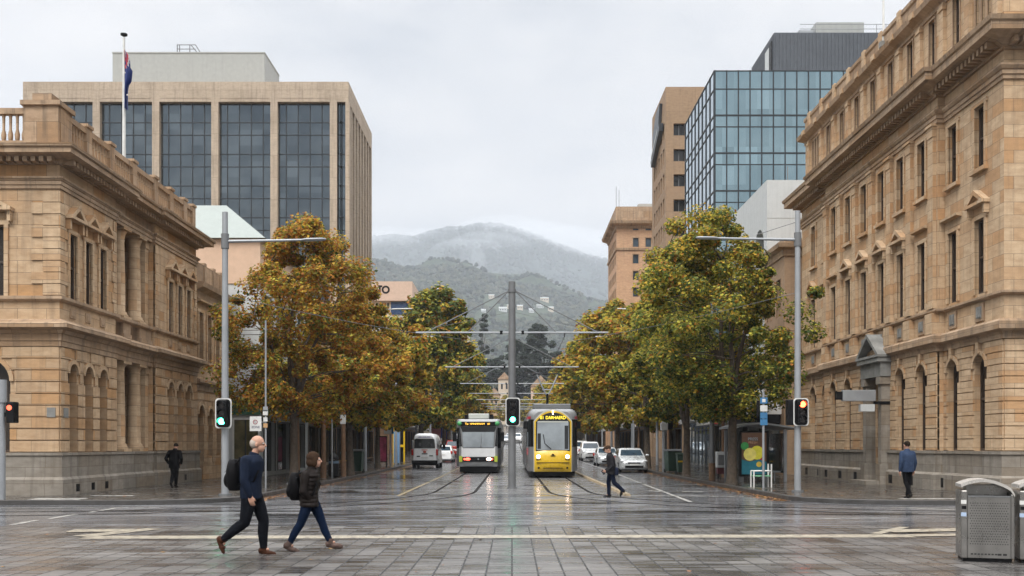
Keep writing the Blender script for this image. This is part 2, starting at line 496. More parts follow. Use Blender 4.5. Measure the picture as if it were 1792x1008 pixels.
def forest_mat(name, cols, sc, r=.9):
    m, nt, b = newmat(name)
    f = noise(nt, coords(nt), sc, 6, .65)
    nt.links.new(ramp(nt, f, [(.3, cols[0]), (.5, cols[1]), (.68, cols[2])]), b.inputs['Base Color'])
    b.inputs['Roughness'].default_value = r; b.inputs['Specular IOR Level'].default_value = .1
    return m
FOR1 = forest_mat('bush covered slope', [(.02, .032, .02), (.035, .052, .03), (.06, .075, .04)], .06)
FOR2 = forest_mat('far forest', [(.012, .022, .022), (.022, .034, .03), (.038, .05, .038)], .02)
GRNDM = mat('bare earth', (.09, .08, .065), .8, var=.2)
gx = [-6000, -3000, -1500, -700] + frange(-300, 300, 60) + [700, 1500, 3000, 6000]
grid('ground', gx, frange(-200, 420, 10) + [500, 600, 700, 810], H, GRNDM)
def Hn(amp, wl):
    def f(x, y):
        v = mn.noise(Vector((x / wl, y / wl, 1.7))) + .6 * mn.noise(Vector((x / wl * 2.1, y / wl * 2.1, 9.)))
        return H(x, y) + v * amp * min(1, max(0, (y - DA) / 140))
    return f
grid('near_hill', frange(-800, 800, 14), frange(805, 2360, 16), Hn(6, 21.), FOR1)
grid('far_mountain', frange(-2100, 2100, 32), frange(2355, 4880, 32), Hn(21., 62.), FOR2)

# forest on the near slope: thousands of crowns that read as one mass
def clump_mesh(name, pts, mats, seed, squash=.8):
    rng = np.random.default_rng(seed)
    t = (1 + 5 ** .5) / 2
    iv = np.array([(-1, t, 0), (1, t, 0), (-1, -t, 0), (1, -t, 0), (0, -1, t), (0, 1, t), (0, -1, -t), (0, 1, -t), (t, 0, -1), (t, 0, 1), (-t, 0, -1), (-t, 0, 1)], float)
    iv /= np.linalg.norm(iv[0])
    fc = [(0, 11, 5), (0, 5, 1), (0, 1, 7), (0, 7, 10), (0, 10, 11), (1, 5, 9), (5, 11, 4), (11, 10, 2), (10, 7, 6), (7, 1, 8), (3, 9, 4), (3, 4, 2), (3, 2, 6), (3, 6, 8), (3, 8, 9), (4, 9, 5), (2, 4, 11), (6, 2, 10), (8, 6, 7), (9, 8, 1)]
    V, Fc, MI = [], [], []
    for i, (x, y, z, r) in enumerate(pts):
        s = rng.uniform(.7, 1.25, 12)[:, None]
        v = iv * s * np.array([r, r, r * squash * rng.uniform(.8, 1.5)]) + np.array([x, y, z])
        V.append(v); Fc += [tuple(q + 12 * i for q in f) for f in fc]; MI += [int(rng.integers(len(mats)))] * 20
    me = bpy.data.meshes.new(name); me.from_pydata(np.concatenate(V).tolist(), [], Fc)
    for m in mats: me.materials.append(m)
    me.polygons.foreach_set('material_index', MI)
    o = bpy.data.objects.new(name, me); COL.objects.link(o); return o
rng = random.Random(5); pts = []
HOUSES = [(782, 520, 9), (860, 523, 8), (880, 545, 11), (893, 541, 9), (945, 540, 10), (953, 527, 13), (930, 548, 7), (910, 541, 8), (770, 512, 7), (964, 545, 8), (846, 549, 6)]
def on_hill(px, py):
    y = 810.
    while y < 2100:
        x = (px - CX) * y / F
        if (H(x, y) - CH) / y >= (HZ - py) / F: return Vector((x, y, H(x, y)))
        y += 8
    return Vector(((px - CX) * 2000 / F, 2000, H((px - CX) * 2000 / F, 2000)))
HP = [on_hill(p, q) for p, q, _ in HOUSES]
while len(pts) < 19000:
    y = 840 + 1280 * rng.random() ** .8; x = rng.uniform(-.36, .36) * y
    if any(abs(x - h.x) < 14 and -110 < y - h.y < 12 for h in HP): continue
    r = rng.uniform(2.6, 6.5); pts.append((x, y, H(x, y) + r * .7, r))
fm = [mat('eucalypt crown', (.034, .045, .029), .9, var=.5, scale=.4, spec=.1, rvar=0), mat('dark pine crown', (.014, .024, .016), .9, var=.4, scale=.4, spec=.1, rvar=0), mat('dry bush', (.060, .064, .038), .9, var=.4, scale=.4, spec=.1, rvar=0)]
struct(clump_mesh('hillside_forest', pts, fm, 3), 'stuff', 'dark green bush covering the hill below the mountain')
rng2 = random.Random(9); pts = []
while len(pts) < 12500:
    y = 2600 + 1880 * rng2.random(); x = rng2.uniform(-.3, .3) * y; r = rng2.uniform(5, 12); pts.append((x, y, H(x, y) + r * .5, r))
struct(clump_mesh('mountain_forest', pts, [FOR2, fm[1]], 4, .9), 'stuff', 'hazy forest on the far mountain')
for i, ((p, q, wd), h) in enumerate(zip(HOUSES, HP)):
    t = thing('hillside_house', ['white flat villa high on the hill left of the centre pole', 'small pale house high on the hill beside the stay wire', 'long cream house on the hill just left of the pole', 'cream house with a grey roof touching the pole line on the hill', 'white house with broad front right of the pole on the hill', 'long white roofed house highest right of the pole', 'lowest small white house right of the pole on the hill', 'cream house right against the centre pole on the hill', 'tiny white house above the white villa on the hill', 'white cottage at the right end of the row of hill houses', 'lone small house left of the pole under the row'][i], 'house', h, 'houses on the hillside')
    mb = MB(); hh = 5.5; wd *= 1.25
    mb.box(h.x - wd / 2, h.x + wd / 2, h.y - 3, h.y + 5, h.z - 4, h.z + hh); mb.build('wall', [WHITEW, CREAM][i % 2], t)
    mb = MB(); mb.prism([(h.y - 3.6, h.z + hh + .02), (h.y + 5.6, h.z + hh + .02), (h.y + 1, h.z + hh + 2)], h.x - wd / 2 - .4, h.x + wd / 2 + .4, 'x'); mb.build('roof', [WHITEW, GREYM][i in (3, 4)], t)
    for k in range(3):
        mb = MB(); mb.box(h.x - wd * .38 + k * wd * .3, h.x - wd * .38 + k * wd * .3 + wd * .16, h.y - 3.06, h.y - 2.9, h.z + 1.2, h.z + 3)
        mb.build('window', GLASS, t)

# ---------------------------------------------------------------- air
mb = MB(); mb.box(-2900, 2900, -60, 4920, -9, 1030)
hz = mb.build('haze', WHITEW, uv=False); hz.data.materials.clear()
hm = bpy.data.materials.new('haze air'); hm.use_nodes = True; nt = hm.node_tree
nt.nodes.remove(nt.nodes['Principled BSDF'])
pv = nt.nodes.new('ShaderNodeVolumePrincipled'); pv.inputs['Color'].default_value = (.86, .915, 1, 1); pv.inputs['Density'].default_value = 1.9e-4; pv.inputs['Anisotropy'].default_value = .2
nt.links.new(pv.outputs[0], nt.nodes['Material Output'].inputs['Volume'])
hz.data.materials.append(hm); struct(hz, 'stuff', 'pale moist air between the street and the mountain')

mm = bpy.data.materials.new('low cloud'); mm.use_nodes = True; nt = mm.node_tree; nt.nodes.remove(nt.nodes['Principled BSDF'])  # the low cloud on the peak, built as soft-edged volume puffs
pv = nt.nodes.new('ShaderNodeVolumePrincipled'); pv.inputs['Color'].default_value = (.90, .93, .97, 1); pv.inputs['Density'].default_value = 1.3e-3
nt.links.new(pv.outputs[0], nt.nodes['Material Output'].inputs['Volume'])
for px, py, Y, rx, rz_ in ((850, 404, 4230, 150, 34), (885, 408, 4200, 240, 70), (925, 414, 4180, 250, 62), (960, 424, 4150, 260, 70), (1005, 434, 4150, 270, 80), (1050, 446, 4120, 280, 90), (855, 434, 3900, 170, 60), (820, 440, 3850, 150, 40), (690, 426, 4100, 280, 62), (640, 440, 4000, 260, 80), (838, 468, 3300, 30, 80), (826, 450, 3400, 45, 60), (770, 416, 4250, 160, 30)):
    mb = MB(); c = at(px, py, Y); mb.ball(c, (rx, 170 if rx > 60 else 40, rz_), 20, 12)
    o = mb.build('low_cloud', WHITEW, uv=False); o.data.materials.clear(); o.data.materials.append(mm); struct(o, 'stuff', 'pale low cloud hanging on the mountain top')

# ---------------------------------------------------------------- street
LK, RK = -8.0, 8.4                        # kerb lines of the street
YS = [28.0, 31, 36, 41] + frange(45, 300, 5)
def zsheet(name, strips, m, dz, kind='structure'):
    """strips: list of (list of left points, list of right points); z follows the street"""
    mb = MB()
    for L, R in strips:
        n = len(L)
        mb.add([(x, y, gz(y) + dz) for x, y in L] + [(x, y, gz(y) + dz) for x, y in R], [(i, n + i, n + i + 1, i + 1) for i in range(n - 1)])
    return struct(mb.build(name, m))
ys = frange(27, 300, 3)
zsheet('road', [([(-10, y) for y in ys], [(10.5, y) for y in ys])], ROAD, 0.0)
zsheet('cross_street', [([(-70, 20.6), (-70, 27)], [(70, 20.6), (70, 27)]), ([(-70, 27), (-70, 33)], [(-10, 27), (-10, 33)]), ([(10.5, 27), (10.5, 33)], [(70, 27), (70, 33)])], ROAD, 0.0)
ny = frange(-20, 20.6, 2.03)
zsheet('plaza_paving', [([(-70, y) for y in ny], [(70, y) for y in ny])], PAVE, 0.004)
TBED = wet_road('wet tram slab', (.15, .15, .155), (.23, .228, .225), .4, 1.6, .10, .36)
ty = frange(34, 260, 4)
zsheet('tram_lane', [([(-3.6, y) for y in ty], [(3.6, y) for y in ty])], TBED, 0.004)

def corner(kx, side, ky=28.0, r=3.0, n=8):
    """kerb line from far along the cross street, round the corner and up the street"""
    P = [(side * 60 , ky), (side * 30, ky)]
    cxx = kx + side * r
    P += [(cxx - side * r * math.sin(PI / 2 * i / n), ky + r - r * math.cos(PI / 2 * i / n)) for i in range(n + 1)]
    return P + [(kx, y) for y in YS if y > ky + r + .5]
def offset(P, d):
    out = []
    for i, p in enumerate(P):
        a = Vector(P[max(i - 1, 0)]); b = Vector(P[min(i + 1, len(P) - 1)]); t = (b - a).normalized()
        out.append((p[0] - t.y * d, p[1] + t.x * d))
    return out
for kx, side in ((LK, -1), (RK, 1)):
    P = corner(kx, side); d = 1 if side < 0 else -1
    I = offset(P, .16 * d)
    mb = MB(); n = len(P)
    def col(P, dz): return [(x, y, gz(y) + dz) for x, y in P]
    fs = lambda a, b: [(a * n + i, a * n + i + 1, b * n + i + 1, b * n + i) for i in range(n - 1)]
    mb.add(col(P, -.05) + col(P, .125) + col(offset(P, .02 * d), .14) + col(I, .14), fs(0, 1) + fs(1, 2) + fs(2, 3))
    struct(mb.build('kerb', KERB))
    # the pavement behind it
    mb = MB(); J = [(side * 60, max(33.0, y)) if i < 2 else (side * 60, max(33.5, y)) for i, (x, y) in enumerate(I)]
    edge = [(x, y, gz(y) + .138) for x, y in I]
    k = next(i for i, (x, y) in enumerate(I) if y >= 31.0)
    front = edge[:k + 1]
    mb.add(front + [(side * 60, front[-1][1], .138)], [tuple(range(len(front) + 1))])
    rest = edge[k:]
    mb.add(rest + [(side * 60, y, z) for x, y, z in rest], [(i, i + 1, len(rest) + i + 1, len(rest) + i) for i in range(len(rest) - 1)])
    struct(mb.build('pavement', FOOT))

# tram rails: straight up the street, swinging out along the cross street at this end
mb = MB()
for side in (-1, 1):
    for off in (-.72, .72):
        x0 = side * 2.05 + off; R = 11.7 - side * off
        cxx = side * (2.05 + 11.7)
        P = [(side * 60, 36 - R), (side * 22, 36 - R)] + [(cxx - side * R * math.sin(a), 36 - R * math.cos(a)) for a in [PI / 2 * i / 18 for i in range(19)]] + [(x0, y) for y in frange(40, 258, 6)]
        for wd, dz, mi in ((.12, .007, 0),):
            L = offset(P, wd / 2); Rr = offset(P, -wd / 2); n = len(P)
            mb.add([(x, y, gz(y) + dz) for x, y in L] + [(x, y, gz(y) + dz) for x, y in Rr], [(i, i + 1, n + i + 1, n + i) for i in range(n - 1)])
struct(mb.build('tram_rails', RAIL))

def line(mb, x0, y0, x1, y1, wd, dz=.006, seg=4.):
    a, b = Vector((x0, y0)), Vector((x1, y1)); t = (b - a).normalized(); nn = Vector((-t.y, t.x)) * wd / 2
    k = max(1, int((b - a).length / seg))
    for i in range(k):
        p, q = a.lerp(b, i / k), a.lerp(b, (i + 1) / k)
        mb.quad((*(p + nn), gz(p.y) + dz), (*(p - nn), gz(p.y) + dz), (*(q - nn), gz(q.y) + dz), (*(q + nn), gz(q.y) + dz))
mb = MB()
line(mb, -3.8, 33, -3.8, 130, .12)
struct(mb.build('yellow_lane_line', YELP))
mb = MB()
for a, b in ((33, 40), (40.4, 52), (52.3, 75), (75.3, 130)):
    for y0, y1 in zip(frange(a, b, 4)[:-1], frange(a, b, 4)[1:]):
        z0, z1 = gz(y0), gz(y1)
        mb.add([(3.74, y0, z0), (3.94, y0, z0), (3.94, y1, z1), (3.74, y1, z1), (3.77, y0, z0 + .08), (3.91, y0, z0 + .08), (3.91, y1, z1 + .08), (3.77, y1, z1 + .08)], [(4, 5, 6, 7), (0, 1, 5, 4), (1, 2, 6, 5), (2, 3, 7, 6), (3, 0, 4, 7)])
struct(mb.build('separator_kerb', mat('painted separator kerb', (.30, .235, .15), .6, var=.5, scale=5)))
mb = MB()
line(mb, 5.3, 29.5, 6.25, 62, .12); line(mb, 3.9, 33.2, 7.6, 32.6, .22)
line(mb, 6.3, 63, 6.3, 120, .1)
for y0, y1 in ((21.0, 22.2), (22.7, 24.2), (24.9, 26.6)): line(mb, -10.55, y0, -10.6, y1, .14)
line(mb, -17, 26.5, -9.5, 26.8, .1)
line(mb, 7.0, 22.8, 8.3, 22.8, .12); line(mb, 10.6, 26.6, 12.4, 24.9, .16); line(mb, 9.2, 26.9, 12.0, 26.7, .07)
line(mb, 6.2, 36.2, 6.9, 35.9, .35); line(mb, 5.0, 36.9, 5.5, 36.3, .3)
for x, y in ((-1.5, 24.5), (-.3, 23.1), (-4.6, 41)): line(mb, x, y, x + .5, y - .05, .1)
struct(mb.build('white_road_markings', WHITEP))
# cream paving band across the plaza with its two zigzag ends
mb = MB(); Z = .010
line(mb, -7.75, 18.05, 7.35, 18.35, .60, Z)
line(mb, -7.9, 18.2, -7.15, 19.9, .42, Z + .004); line(mb, -8.6, 19.35, -7.45, 19.5, .6, Z + .008)
line(mb, 7.35, 18.4, 8.6, 18.6, .42, Z + .004); line(mb, 6.85, 18.75, 8.0, 20.3, .2, Z + .004); line(mb, 7.25, 19.3, 9.6, 19.8, .6, Z + .008)
struct(mb.build('cream_paving_band', CREAMP))
mb = MB()
rr = random.Random(3)
x = -5.2
while x < 5.6:
    mb.lathe([(.035, .010), (.03, .016), (0, .017)], x, 18.1 + (x + 7.7) * .02, 6); x += .14
struct(mb.build('tactile_studs', CREAMP))
mb = MB()
mb.box(-13.75, -12.3, 28.22, 28.9, .132, .147); mb.box(-12.9, -11.6, 30.4, 30.62, .132, .145); mb.box(11.2, 13.2, 28.6, 28.9, .132, .145)
struct(mb.build('tactile_slabs', WHITEP))
# darker tar patches and service covers
mb = MB(); TAR = wet_road('fresh wet tar', (.028, .028, .03), (.045, .045, .047), .8, 1.5, .08, .3)
for x, y, a, b in ((-1.2, 26.2, 1.4, .25), (4.1, 25.2, 1.8, .3), (6.5, 27.0, 1.3, .22), (-5.0, 24.0, 1.6, .2), (-3.2, 46, .9, .6), (-5.8, 52, 1.2, 2.2), (5.2, 44, .8, .9), (1.6, 29, 1.5, .3), (-6.2, 36, .7, 1.4), (8.5, 24.2, 2.2, .22), (-9.5, 25.4, 2.5, .2), (.9, 42, .6, .5)):
    pl = []
    for k in range(14):
        t = 2 * PI * k / 14; q = rr.uniform(.7, 1.15); pl.append((x + a * q * math.cos(t), y + b * q * math.sin(t), gz(y) + .0085))
    mb.add(pl, [tuple(range(14))])
struct(mb.build('tar_patches', TAR))
# wind-blown plane leaves in the gutters
rng = np.random.default_rng(8); V = []; Fc = []; MI = []
def leaf_at(x, y, z, s):
    a = rng.uniform(0, 2 * PI); t = rng.uniform(-.25, .25); i = len(V)
    c, d = math.cos(a) * s, math.sin(a) * s
    V.extend([(x - c, y - d, z), (x + d * .6, y - c * .6, z + t * s), (x + c, y + d, z), (x - d * .6, y + c * .6, z + abs(t) * s)]); Fc.append((i, i + 1, i + 2, i + 3)); MI.append(int(rng.integers(3)))
for kx, sd_, dens in ((LK, 1, 1500), (RK, -1, 2300)):
    for _ in range(dens):
        y = 30 + 62 * rng.random() ** 1.4; off = abs(rng.normal(0, .28)) + .03
        leaf_at(kx + sd_ * off, y, gz(y) + .012, rng.uniform(.035, .075))
    for _ in range(320):
        y = 30 + 40 * rng.random(); leaf_at(kx - sd_ * rng.uniform(.05, 4.5), y, gz(y) + .15, rng.uniform(.035, .07))
for _ in range(60): leaf_at(rng.uniform(-9, 9), rng.uniform(11, 20), .016, .04)
me = bpy.data.meshes.new('fallen_leaves'); me.from_pydata(V, [], Fc)
for c in ((.20, .085, .03), (.13, .06, .025), (.26, .14, .035)): me.materials.append(mat('fallen leaf', c, .6, var=.3))
me.polygons.foreach_set('material_index', MI)
o = bpy.data.objects.new('fallen_leaves', me); COL.objects.link(o); struct(o, 'stuff', 'brown plane leaves lying along the kerbs')
# ---------------------------------------------------------------- sandstone buildings
def arch_ring(mb, u0, u1, vs, r0, r1, w0, w1, legs=None, n=14):
    """archivolt: one solid band from r0 to r1 round the head, with legs down to v=legs"""
    c = (u0 + u1) / 2
    def ln(r):
        P = [(c - r, legs)] if legs is not None else []
        P += [(c - r * math.cos(PI * i / n), vs + r * math.sin(PI * i / n)) for i in range(n + 1)]
        return P + ([(c + r, legs)] if legs is not None else [])
    A, B = ln(r0), ln(r1); k = len(A); vs_ = []
    for w_ in (w0, w1): vs_ += [(p[0], w_, p[1]) for p in A] + [(p[0], w_, p[1]) for p in B]
    fs = []
    for i in range(k - 1):
        fs += [(2 * k + i, 2 * k + i + 1, 3 * k + i + 1, 3 * k + i), (k + i, k + i + 1, 3 * k + i + 1, 3 * k + i), (i, i + 1, 2 * k + i + 1, 2 * k + i)]
    fs += [(0, k, 3 * k, 2 * k), (k - 1, 2 * k - 1, 4 * k - 1, 3 * k - 1)]
    mb.add(vs_, fs)


def u_frame(mb, u0, u1, v0, v1, t, w0, w1, ears=0.):
    """door-case shaped surround (open at the foot), one solid"""
    mb.prism([(u0 - t, v0), (u0 - t, v1 + t - .12), (u0 - t - ears, v1 + t - .12), (u0 - t - ears, v1 + t), (u1 + t + ears, v1 + t), (u1 + t + ears, v1 + t - .12), (u1 + t, v1 + t - .12), (u1 + t, v0), (u1, v0), (u1, v1), (u0, v1), (u0, v0)], w0, w1, 'y')


def pediment(mb, c, half, v, rise, w0, w1):
    mb.prism([(c - half, v), (c + half, v), (c + half, v + .1), (c - half, v + .1)], w0, w1, 'y')
    o = [(c - half, v + .1), (c, v + .1 + rise), (c + half, v + .1), (c + half - .22, v + .1), (c, v + .1 + rise - .16), (c - half + .22, v + .1)]
    mb.prism(o, w0, w1 - .01, 'y')
    mb.prism([(c - half + .2, v + .1), (c + half - .2, v + .1), (c, v + rise - .06)], w0, w0 + (w1 - w0) * .35, 'y')


def sash_pane(T, par, u0, u1, v0, v1, w, arch=False, mid=None, glass=None):
    gl = glass or GLASSB; f = .055
    mb = MB(T)
    if arch:
        sp = v1 - (u1 - u0) / 2
        P = [(u0, v0), (u0, sp)] + arc(u0, u1, sp)[1:-1] + [(u1, sp), (u1, v0)]
    else: P = [(u0, v0), (u0, v1), (u1, v1), (u1, v0)]
    mb.add([(p[0], w, p[1]) for p in P], [tuple(range(len(P)))]); mb.build('pane', gl, par)
    mb = MB(T)
    if arch: arch_ring(mb, u0, u1, sp, (u1 - u0) / 2 - f, (u1 - u0) / 2, w + .004, w + .06, legs=v0)
    else: mb.prism([(u0, v0), (u0, v1), (u1, v1), (u1, v0), (u1 - f, v0), (u1 - f, v1 - f), (u0 + f, v1 - f), (u0 + f, v0)], w + .004, w + .06, 'y')
    m = mid if mid is not None else (v0 + v1) / 2
    mb.box(u0 + f + .002, u1 - f - .002, w + .006, w + .05, m - .035, m + .035)
    mb.box(u0 + f + .002, u1 - f - .002, w + .006, w + .055, v0 + .004, v0 + .08)
    mb.build('sash', SASH, par)


def courses(mb, u0, u1, v0, v1, n, ops, w=0., proud=.05, gap=.032, ring=.15):
    hgt = (v1 - v0) / n
    for i in range(n):
        a, b = v0 + i * hgt + gap / 2, v0 + (i + 1) * hgt - gap / 2; m = (a + b) / 2
        cuts = []
        for o in ops:
            r = (o[1] - o[0]) / 2; c = (o[0] + o[1]) / 2
            if len(o) > 4 and o[4]:
                sp = o[3] - r; R = r + ring
                y = max(0, a - sp) if a > sp else 0
                if a < sp: cuts.append((c - r - .004 if b < sp - .1 else c - R, c + r + .004 if b < sp - .1 else c + R))
                elif a < sp + R: q = math.sqrt(max(0, R * R - (a - sp) ** 2)); cuts.append((c - q, c + q))
            elif o[2] < m < o[3]: cuts.append((o[0], o[1]))
        x = u0
        for p, q in sorted(cuts) + [(u1, u1)]:
            if p - x > .05: mb.box(x, p, w - .06, w + proud, a, b)
            x = q


def column(T, parent, u, w, z0, z1, r, m, cap=.34):
    mb = MB(T)
    mb.box(u - r * 1.45, u + r * 1.45, w - r * 1.45, w + r * 1.45, z0, z0 + .1)
    prof = [(r * 1.4, z0 + .1), (r * 1.42, z0 + .15), (r * 1.2, z0 + .2), (r * 1.25, z0 + .25), (r, z0 + .3), (r * 1.0, z0 + (z1 - z0) * .4), (r * .86, z1 - cap - .05), (r * .95, z1 - cap), (r * .85, z1 - cap + .03), (r * 1.0, z1 - cap * .55), (r * 1.3, z1 - .1), (0, z1 - .1)]
    mb.lathe(prof, u, w, 16)
    mb.box(u - r * 1.45, u + r * 1.45, w - r * 1.45, w + r * 1.45, z1 - .1, z1)
    return mb.build('column', m, parent)


def balustrade(T, parent, u0, u1, w, z0, z1, piers, m, bal=True):
    for p in piers:
        mb = MB(T); mb.box(p - .2, p + .2, w - .22, w + .02, z0, z1 + .03); mb.box(p - .24, p + .24, w - .26, w + .06, z1 + .03, z1 + .13); mb.build('parapet_pier', m, parent)
    mb = MB(T); mb.box(u0, u1, w - .2, w - .02, z0, z0 + .16); mb.box(u0, u1, w - .22, w, z1 - .2, z1 - .02)
    for a, b in zip(piers, piers[1:]):
        n = max(2, int((b - a - .5) / .2)); st = (b - a - .4) / n
        for i in range(n):
            mb.lathe([(.05, z0 + .16), (.075, z0 + .22), (.085, z0 + .36), (.045, z0 + .52), (.05, z1 - .3), (.07, z1 - .2)], a + .2 + st * (i + .5), w - .11, 6)
    mb.build('balustrade', m, parent)


def dentils(mb, path, out, z0, z1, step=.2, wd=.11):
    for a, b in zip(path, path[1:]):
        A, B = Vector(a), Vector(b); t = (B - A).normalized(); nn = Vector((t.y, -t.x)); L = (B - A).length
        if L < .8: continue
        for i in range(int(L / step)):
            p = A + t * (step * (i + .5)); q = p + nn * out
            c = [(p - t * wd / 2), (p + t * wd / 2), (q + t * wd / 2), (q - t * wd / 2)]
            mb.add([(*v, z0) for v in c] + [(*v, z1) for v in c], [(0, 1, 5, 4), (1, 2, 6, 5), (2, 3, 7, 6), (3, 0, 4, 7), (4, 5, 6, 7), (3, 2, 1, 0)])


def her_window(T, par, c, wd, v0, v1, w, depth, m, kind='plain', arch=False, sill=True, mid=None, glass=None):
    u0, u1 = c - wd / 2, c + wd / 2
    mb = MB(T)
    if arch: arch_ring(mb, u0, u1, v1 - wd / 2, wd / 2 + .004, wd / 2 + .13, w - .02, w + .075)
    else: u_frame(mb, u0, u1, v0, v1, .13, w - .02, w + .06, .05)
    f = mb.build('window', m, par)
    sash_pane(T, f, u0, u1, v0, v1, w - depth + .006, arch, mid, glass)
    if sill and not arch:
        mb = MB(T); mb.box(u0 - .2, u1 + .2, w - .05, w + .15, v0 - .13, v0 - .004)
        mb.build('sill', m, f)
    if kind == 'pediment':
        mb = MB(T); pediment(mb, c, wd / 2 + .3, v1 + .42, .42, w - .02, w + .26); mb.build('pediment', m, f)
        for q in (-1, 1):
            mb = MB(T); mb.box(c + q * (wd / 2 + .2) - .05, c + q * (wd / 2 + .2) + .05, w - .02, w + .17, v1 + .1, v1 + .42); mb.build('bracket', m, f)
    if kind == 'hood':
        mb = MB(T); mb.prism([(w - .02, v1 + .42), (w + .2, v1 + .46), (w + .2, v1 + .54), (w - .02, v1 + .58)], c - wd / 2 - .3, c + wd / 2 + .3, 'x'); mb.build('hood', m, f)
    return f


def quoins(mb, T2, z0, z1, h=.36, w=0.0):
    i = 0; z = z0
    while z + h <= z1 + .01:
        L = .85 if i % 2 else .5
        mb.box(-.045, L, w - .05, w + .045, z + .012, z + h - .012); z += h; i += 1


# ======== left corner building
XL, YC, YE = -14.0, 30.8, 44.1
lb = thing('sandstone_building', 'low golden sandstone corner building with balustraded roof, paired columns and rusticated arches', 'building', (XL, YC, 0))
FL = frame((XL, YC, 0), (0, 1), (1, 0)); FF = frame((XL, YC, 0), (-1, 0), (0, -1))
path = [(-30, YC), (XL, YC), (XL, YC + 4.35), (XL - .12, YC + 4.35), (XL - .12, YC + 8.2), (XL, YC + 8.2), (XL, YE), (XL - 8, YE)]
P1 = [.9, 2.05, 3.2]; P2 = [9.95, 11.08, 12.2]
G1 = [(c - .31, c + .31, 1.462, 4.27, True) for c in P1]; G2 = [(c - .31, c + .31, 1.462, 4.27, True) for c in P2]
U1 = [(c - .26, c + .26, 6.3, 8.37, False, .13) for c in P1]; U2 = [(c - .26, c + .26, 6.3, 8.37, False, .13) for c in P2]
FW = [2.2, 5.7, 9.2, 12.7]
GF = [(c - .68, c + .68, 1.462, 4.35, True) for c in FW]; UF = [(c - .5, c + .5, 6.3, 8.5) for c in FW]
mb = MB(FL)
wall_open(mb, 0, 4.35, 0, 10.85, G1 + U1, .32); wall_open(mb, 8.2, 13.3, 0, 10.85, G2 + U2, .32)
mb.quad((4.35, 0, 0), (4.35, 0, 10.85), (4.35, -1.9, 10.85), (4.35, -1.9, 0)); mb.quad((8.2, 0, 0), (8.2, -1.9, 0), (8.2, -1.9, 10.85), (8.2, 0, 10.85))
mb.T = FF; wall_open(mb, 0, 16, 0, 10.85, GF + UF, .32)
mb.T = None; mb.quad((XL, YE, 0), (-30, YE, 0), (-30, YE, 10.9), (XL, YE, 10.9)); mb.quad((-30, YC, 0), (-30, YE, 0), (-30, YE, 10.9), (-30, YC, 10.9))
mb.build('wall', SAND, lb)
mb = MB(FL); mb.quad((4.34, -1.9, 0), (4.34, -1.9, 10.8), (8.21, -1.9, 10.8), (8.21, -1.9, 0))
lw = mb.build('loggia_wall', SANDT, lb)  # darker stone than the outer wall, recess shade put into the colour
for q in (5.2, 6.3, 7.4):
    for z0, z1 in ((1.5, 4.2), (6.4, 9.0)):
        mb = MB(FL); mb.box(q - .4, q + .4, -1.92, -1.85, z0, z1); mb.build('pane', GLASS, lw)
mb = MB(FL)
mb.box(4.352, 8.198, -1.88, -.13, 4.76, 5.6)
mb.build('loggia_beam', SANDT, lb)
mb = MB(FL); mb.box(4.352, 8.198, -1.88, -.13, 9.64, 10.84); mb.build('loggia_beam', SANDT, lb)
mb = MB(); mb.quad((-30, YC + .2, 10.95), (XL - .2, YC + .2, 10.95), (XL - .2, YE - .2, 10.95), (-30, YE - .2, 10.95)); mb.build('roof', LEADM, lb)
mb = MB(); mb.sweep(path, [(-.1, -.4), (.2, -.4), (.2, .62), (.13, .7), (.13, 1.34), (.17, 1.37), (.17, 1.458), (-.1, 1.458)]); mb.build('plinth', PLINTH, lb)
mb = MB(FL); courses(mb, .0, 4.35, 1.47, 4.74, 9, G1); mb.build('rusticated_cladding', SAND, lb)
mb = MB(FL); courses(mb, 8.2, 13.3, 1.47, 4.74, 9, G2); mb.build('rusticated_cladding', SAND, lb)
mb = MB(FF); courses(mb, 0, 16, 1.47, 4.74, 9, GF)
mb.build('rusticated_cladding', SAND, lb)
mb = MB(); mb.sweep(path, [(-.1, 4.75), (.07, 4.75), (.07, 4.9), (.1, 4.92), (.1, 5.12), (.14, 5.14), (.2, 5.24), (.4, 5.30), (.4, 5.42), (.36, 5.46), (.1, 5.58), (-.1, 5.58)]); mb.build('string_course', SANDT, lb)
mb = MB(); mb.sweep(path, [(-.1, 6.14), (.06, 6.14), (.13, 6.2), (.13, 6.295), (-.1, 6.295)]); mb.build('sill_course', SANDT, lb)
mb = MB(); mb.sweep(path, [(-.1, 9.62), (.05, 9.62), (.05, 9.73), (.08, 9.74), (.08, 9.85), (.11, 9.87), (.15, 9.93), (.15, 9.97), (-.1, 9.97)]); mb.build('architrave', SANDT, lb)
mb = MB(); mb.sweep(path, [(-.1, 10.36), (.08, 10.36), (.08, 10.4), (.14, 10.48), (.3, 10.52), (.62, 10.58), (.62, 10.72), (.68, 10.76), (.7, 10.85), (.6, 10.88), (-.1, 10.96)]); mb.build('cornice', SANDT, lb)
mb = MB(); dentils(mb, path[:-1], .42, 10.37, 10.525, .25, .14); mb.build('dentil_molding', SANDT, lb)
mb = MB(FF); quoins(mb, None, 6.32, 9.6); mb.T = FL
z = 6.32; i = 0
for a, b in ((0, .0),):
    while z + .36 <= 9.61: mb.box(-.044, (.5 if i % 2 else .3), -.05, .044, z + .012, z + .348); z += .36; i += 1
mb.build('quoin_trim', SAND2, lb)
for e, s_ in ((4.35, -1), (8.2, 1), (13.3, -1)):
    mb = MB(FL); z = 6.32; i = 0
    while z + .36 <= 9.61: mb.box(e, e + s_ * (.36 if i % 2 else .24), -.05, .044, z + .012, z + .348); z += .36; i += 1
    mb.build('quoin_trim', SAND2, lb)
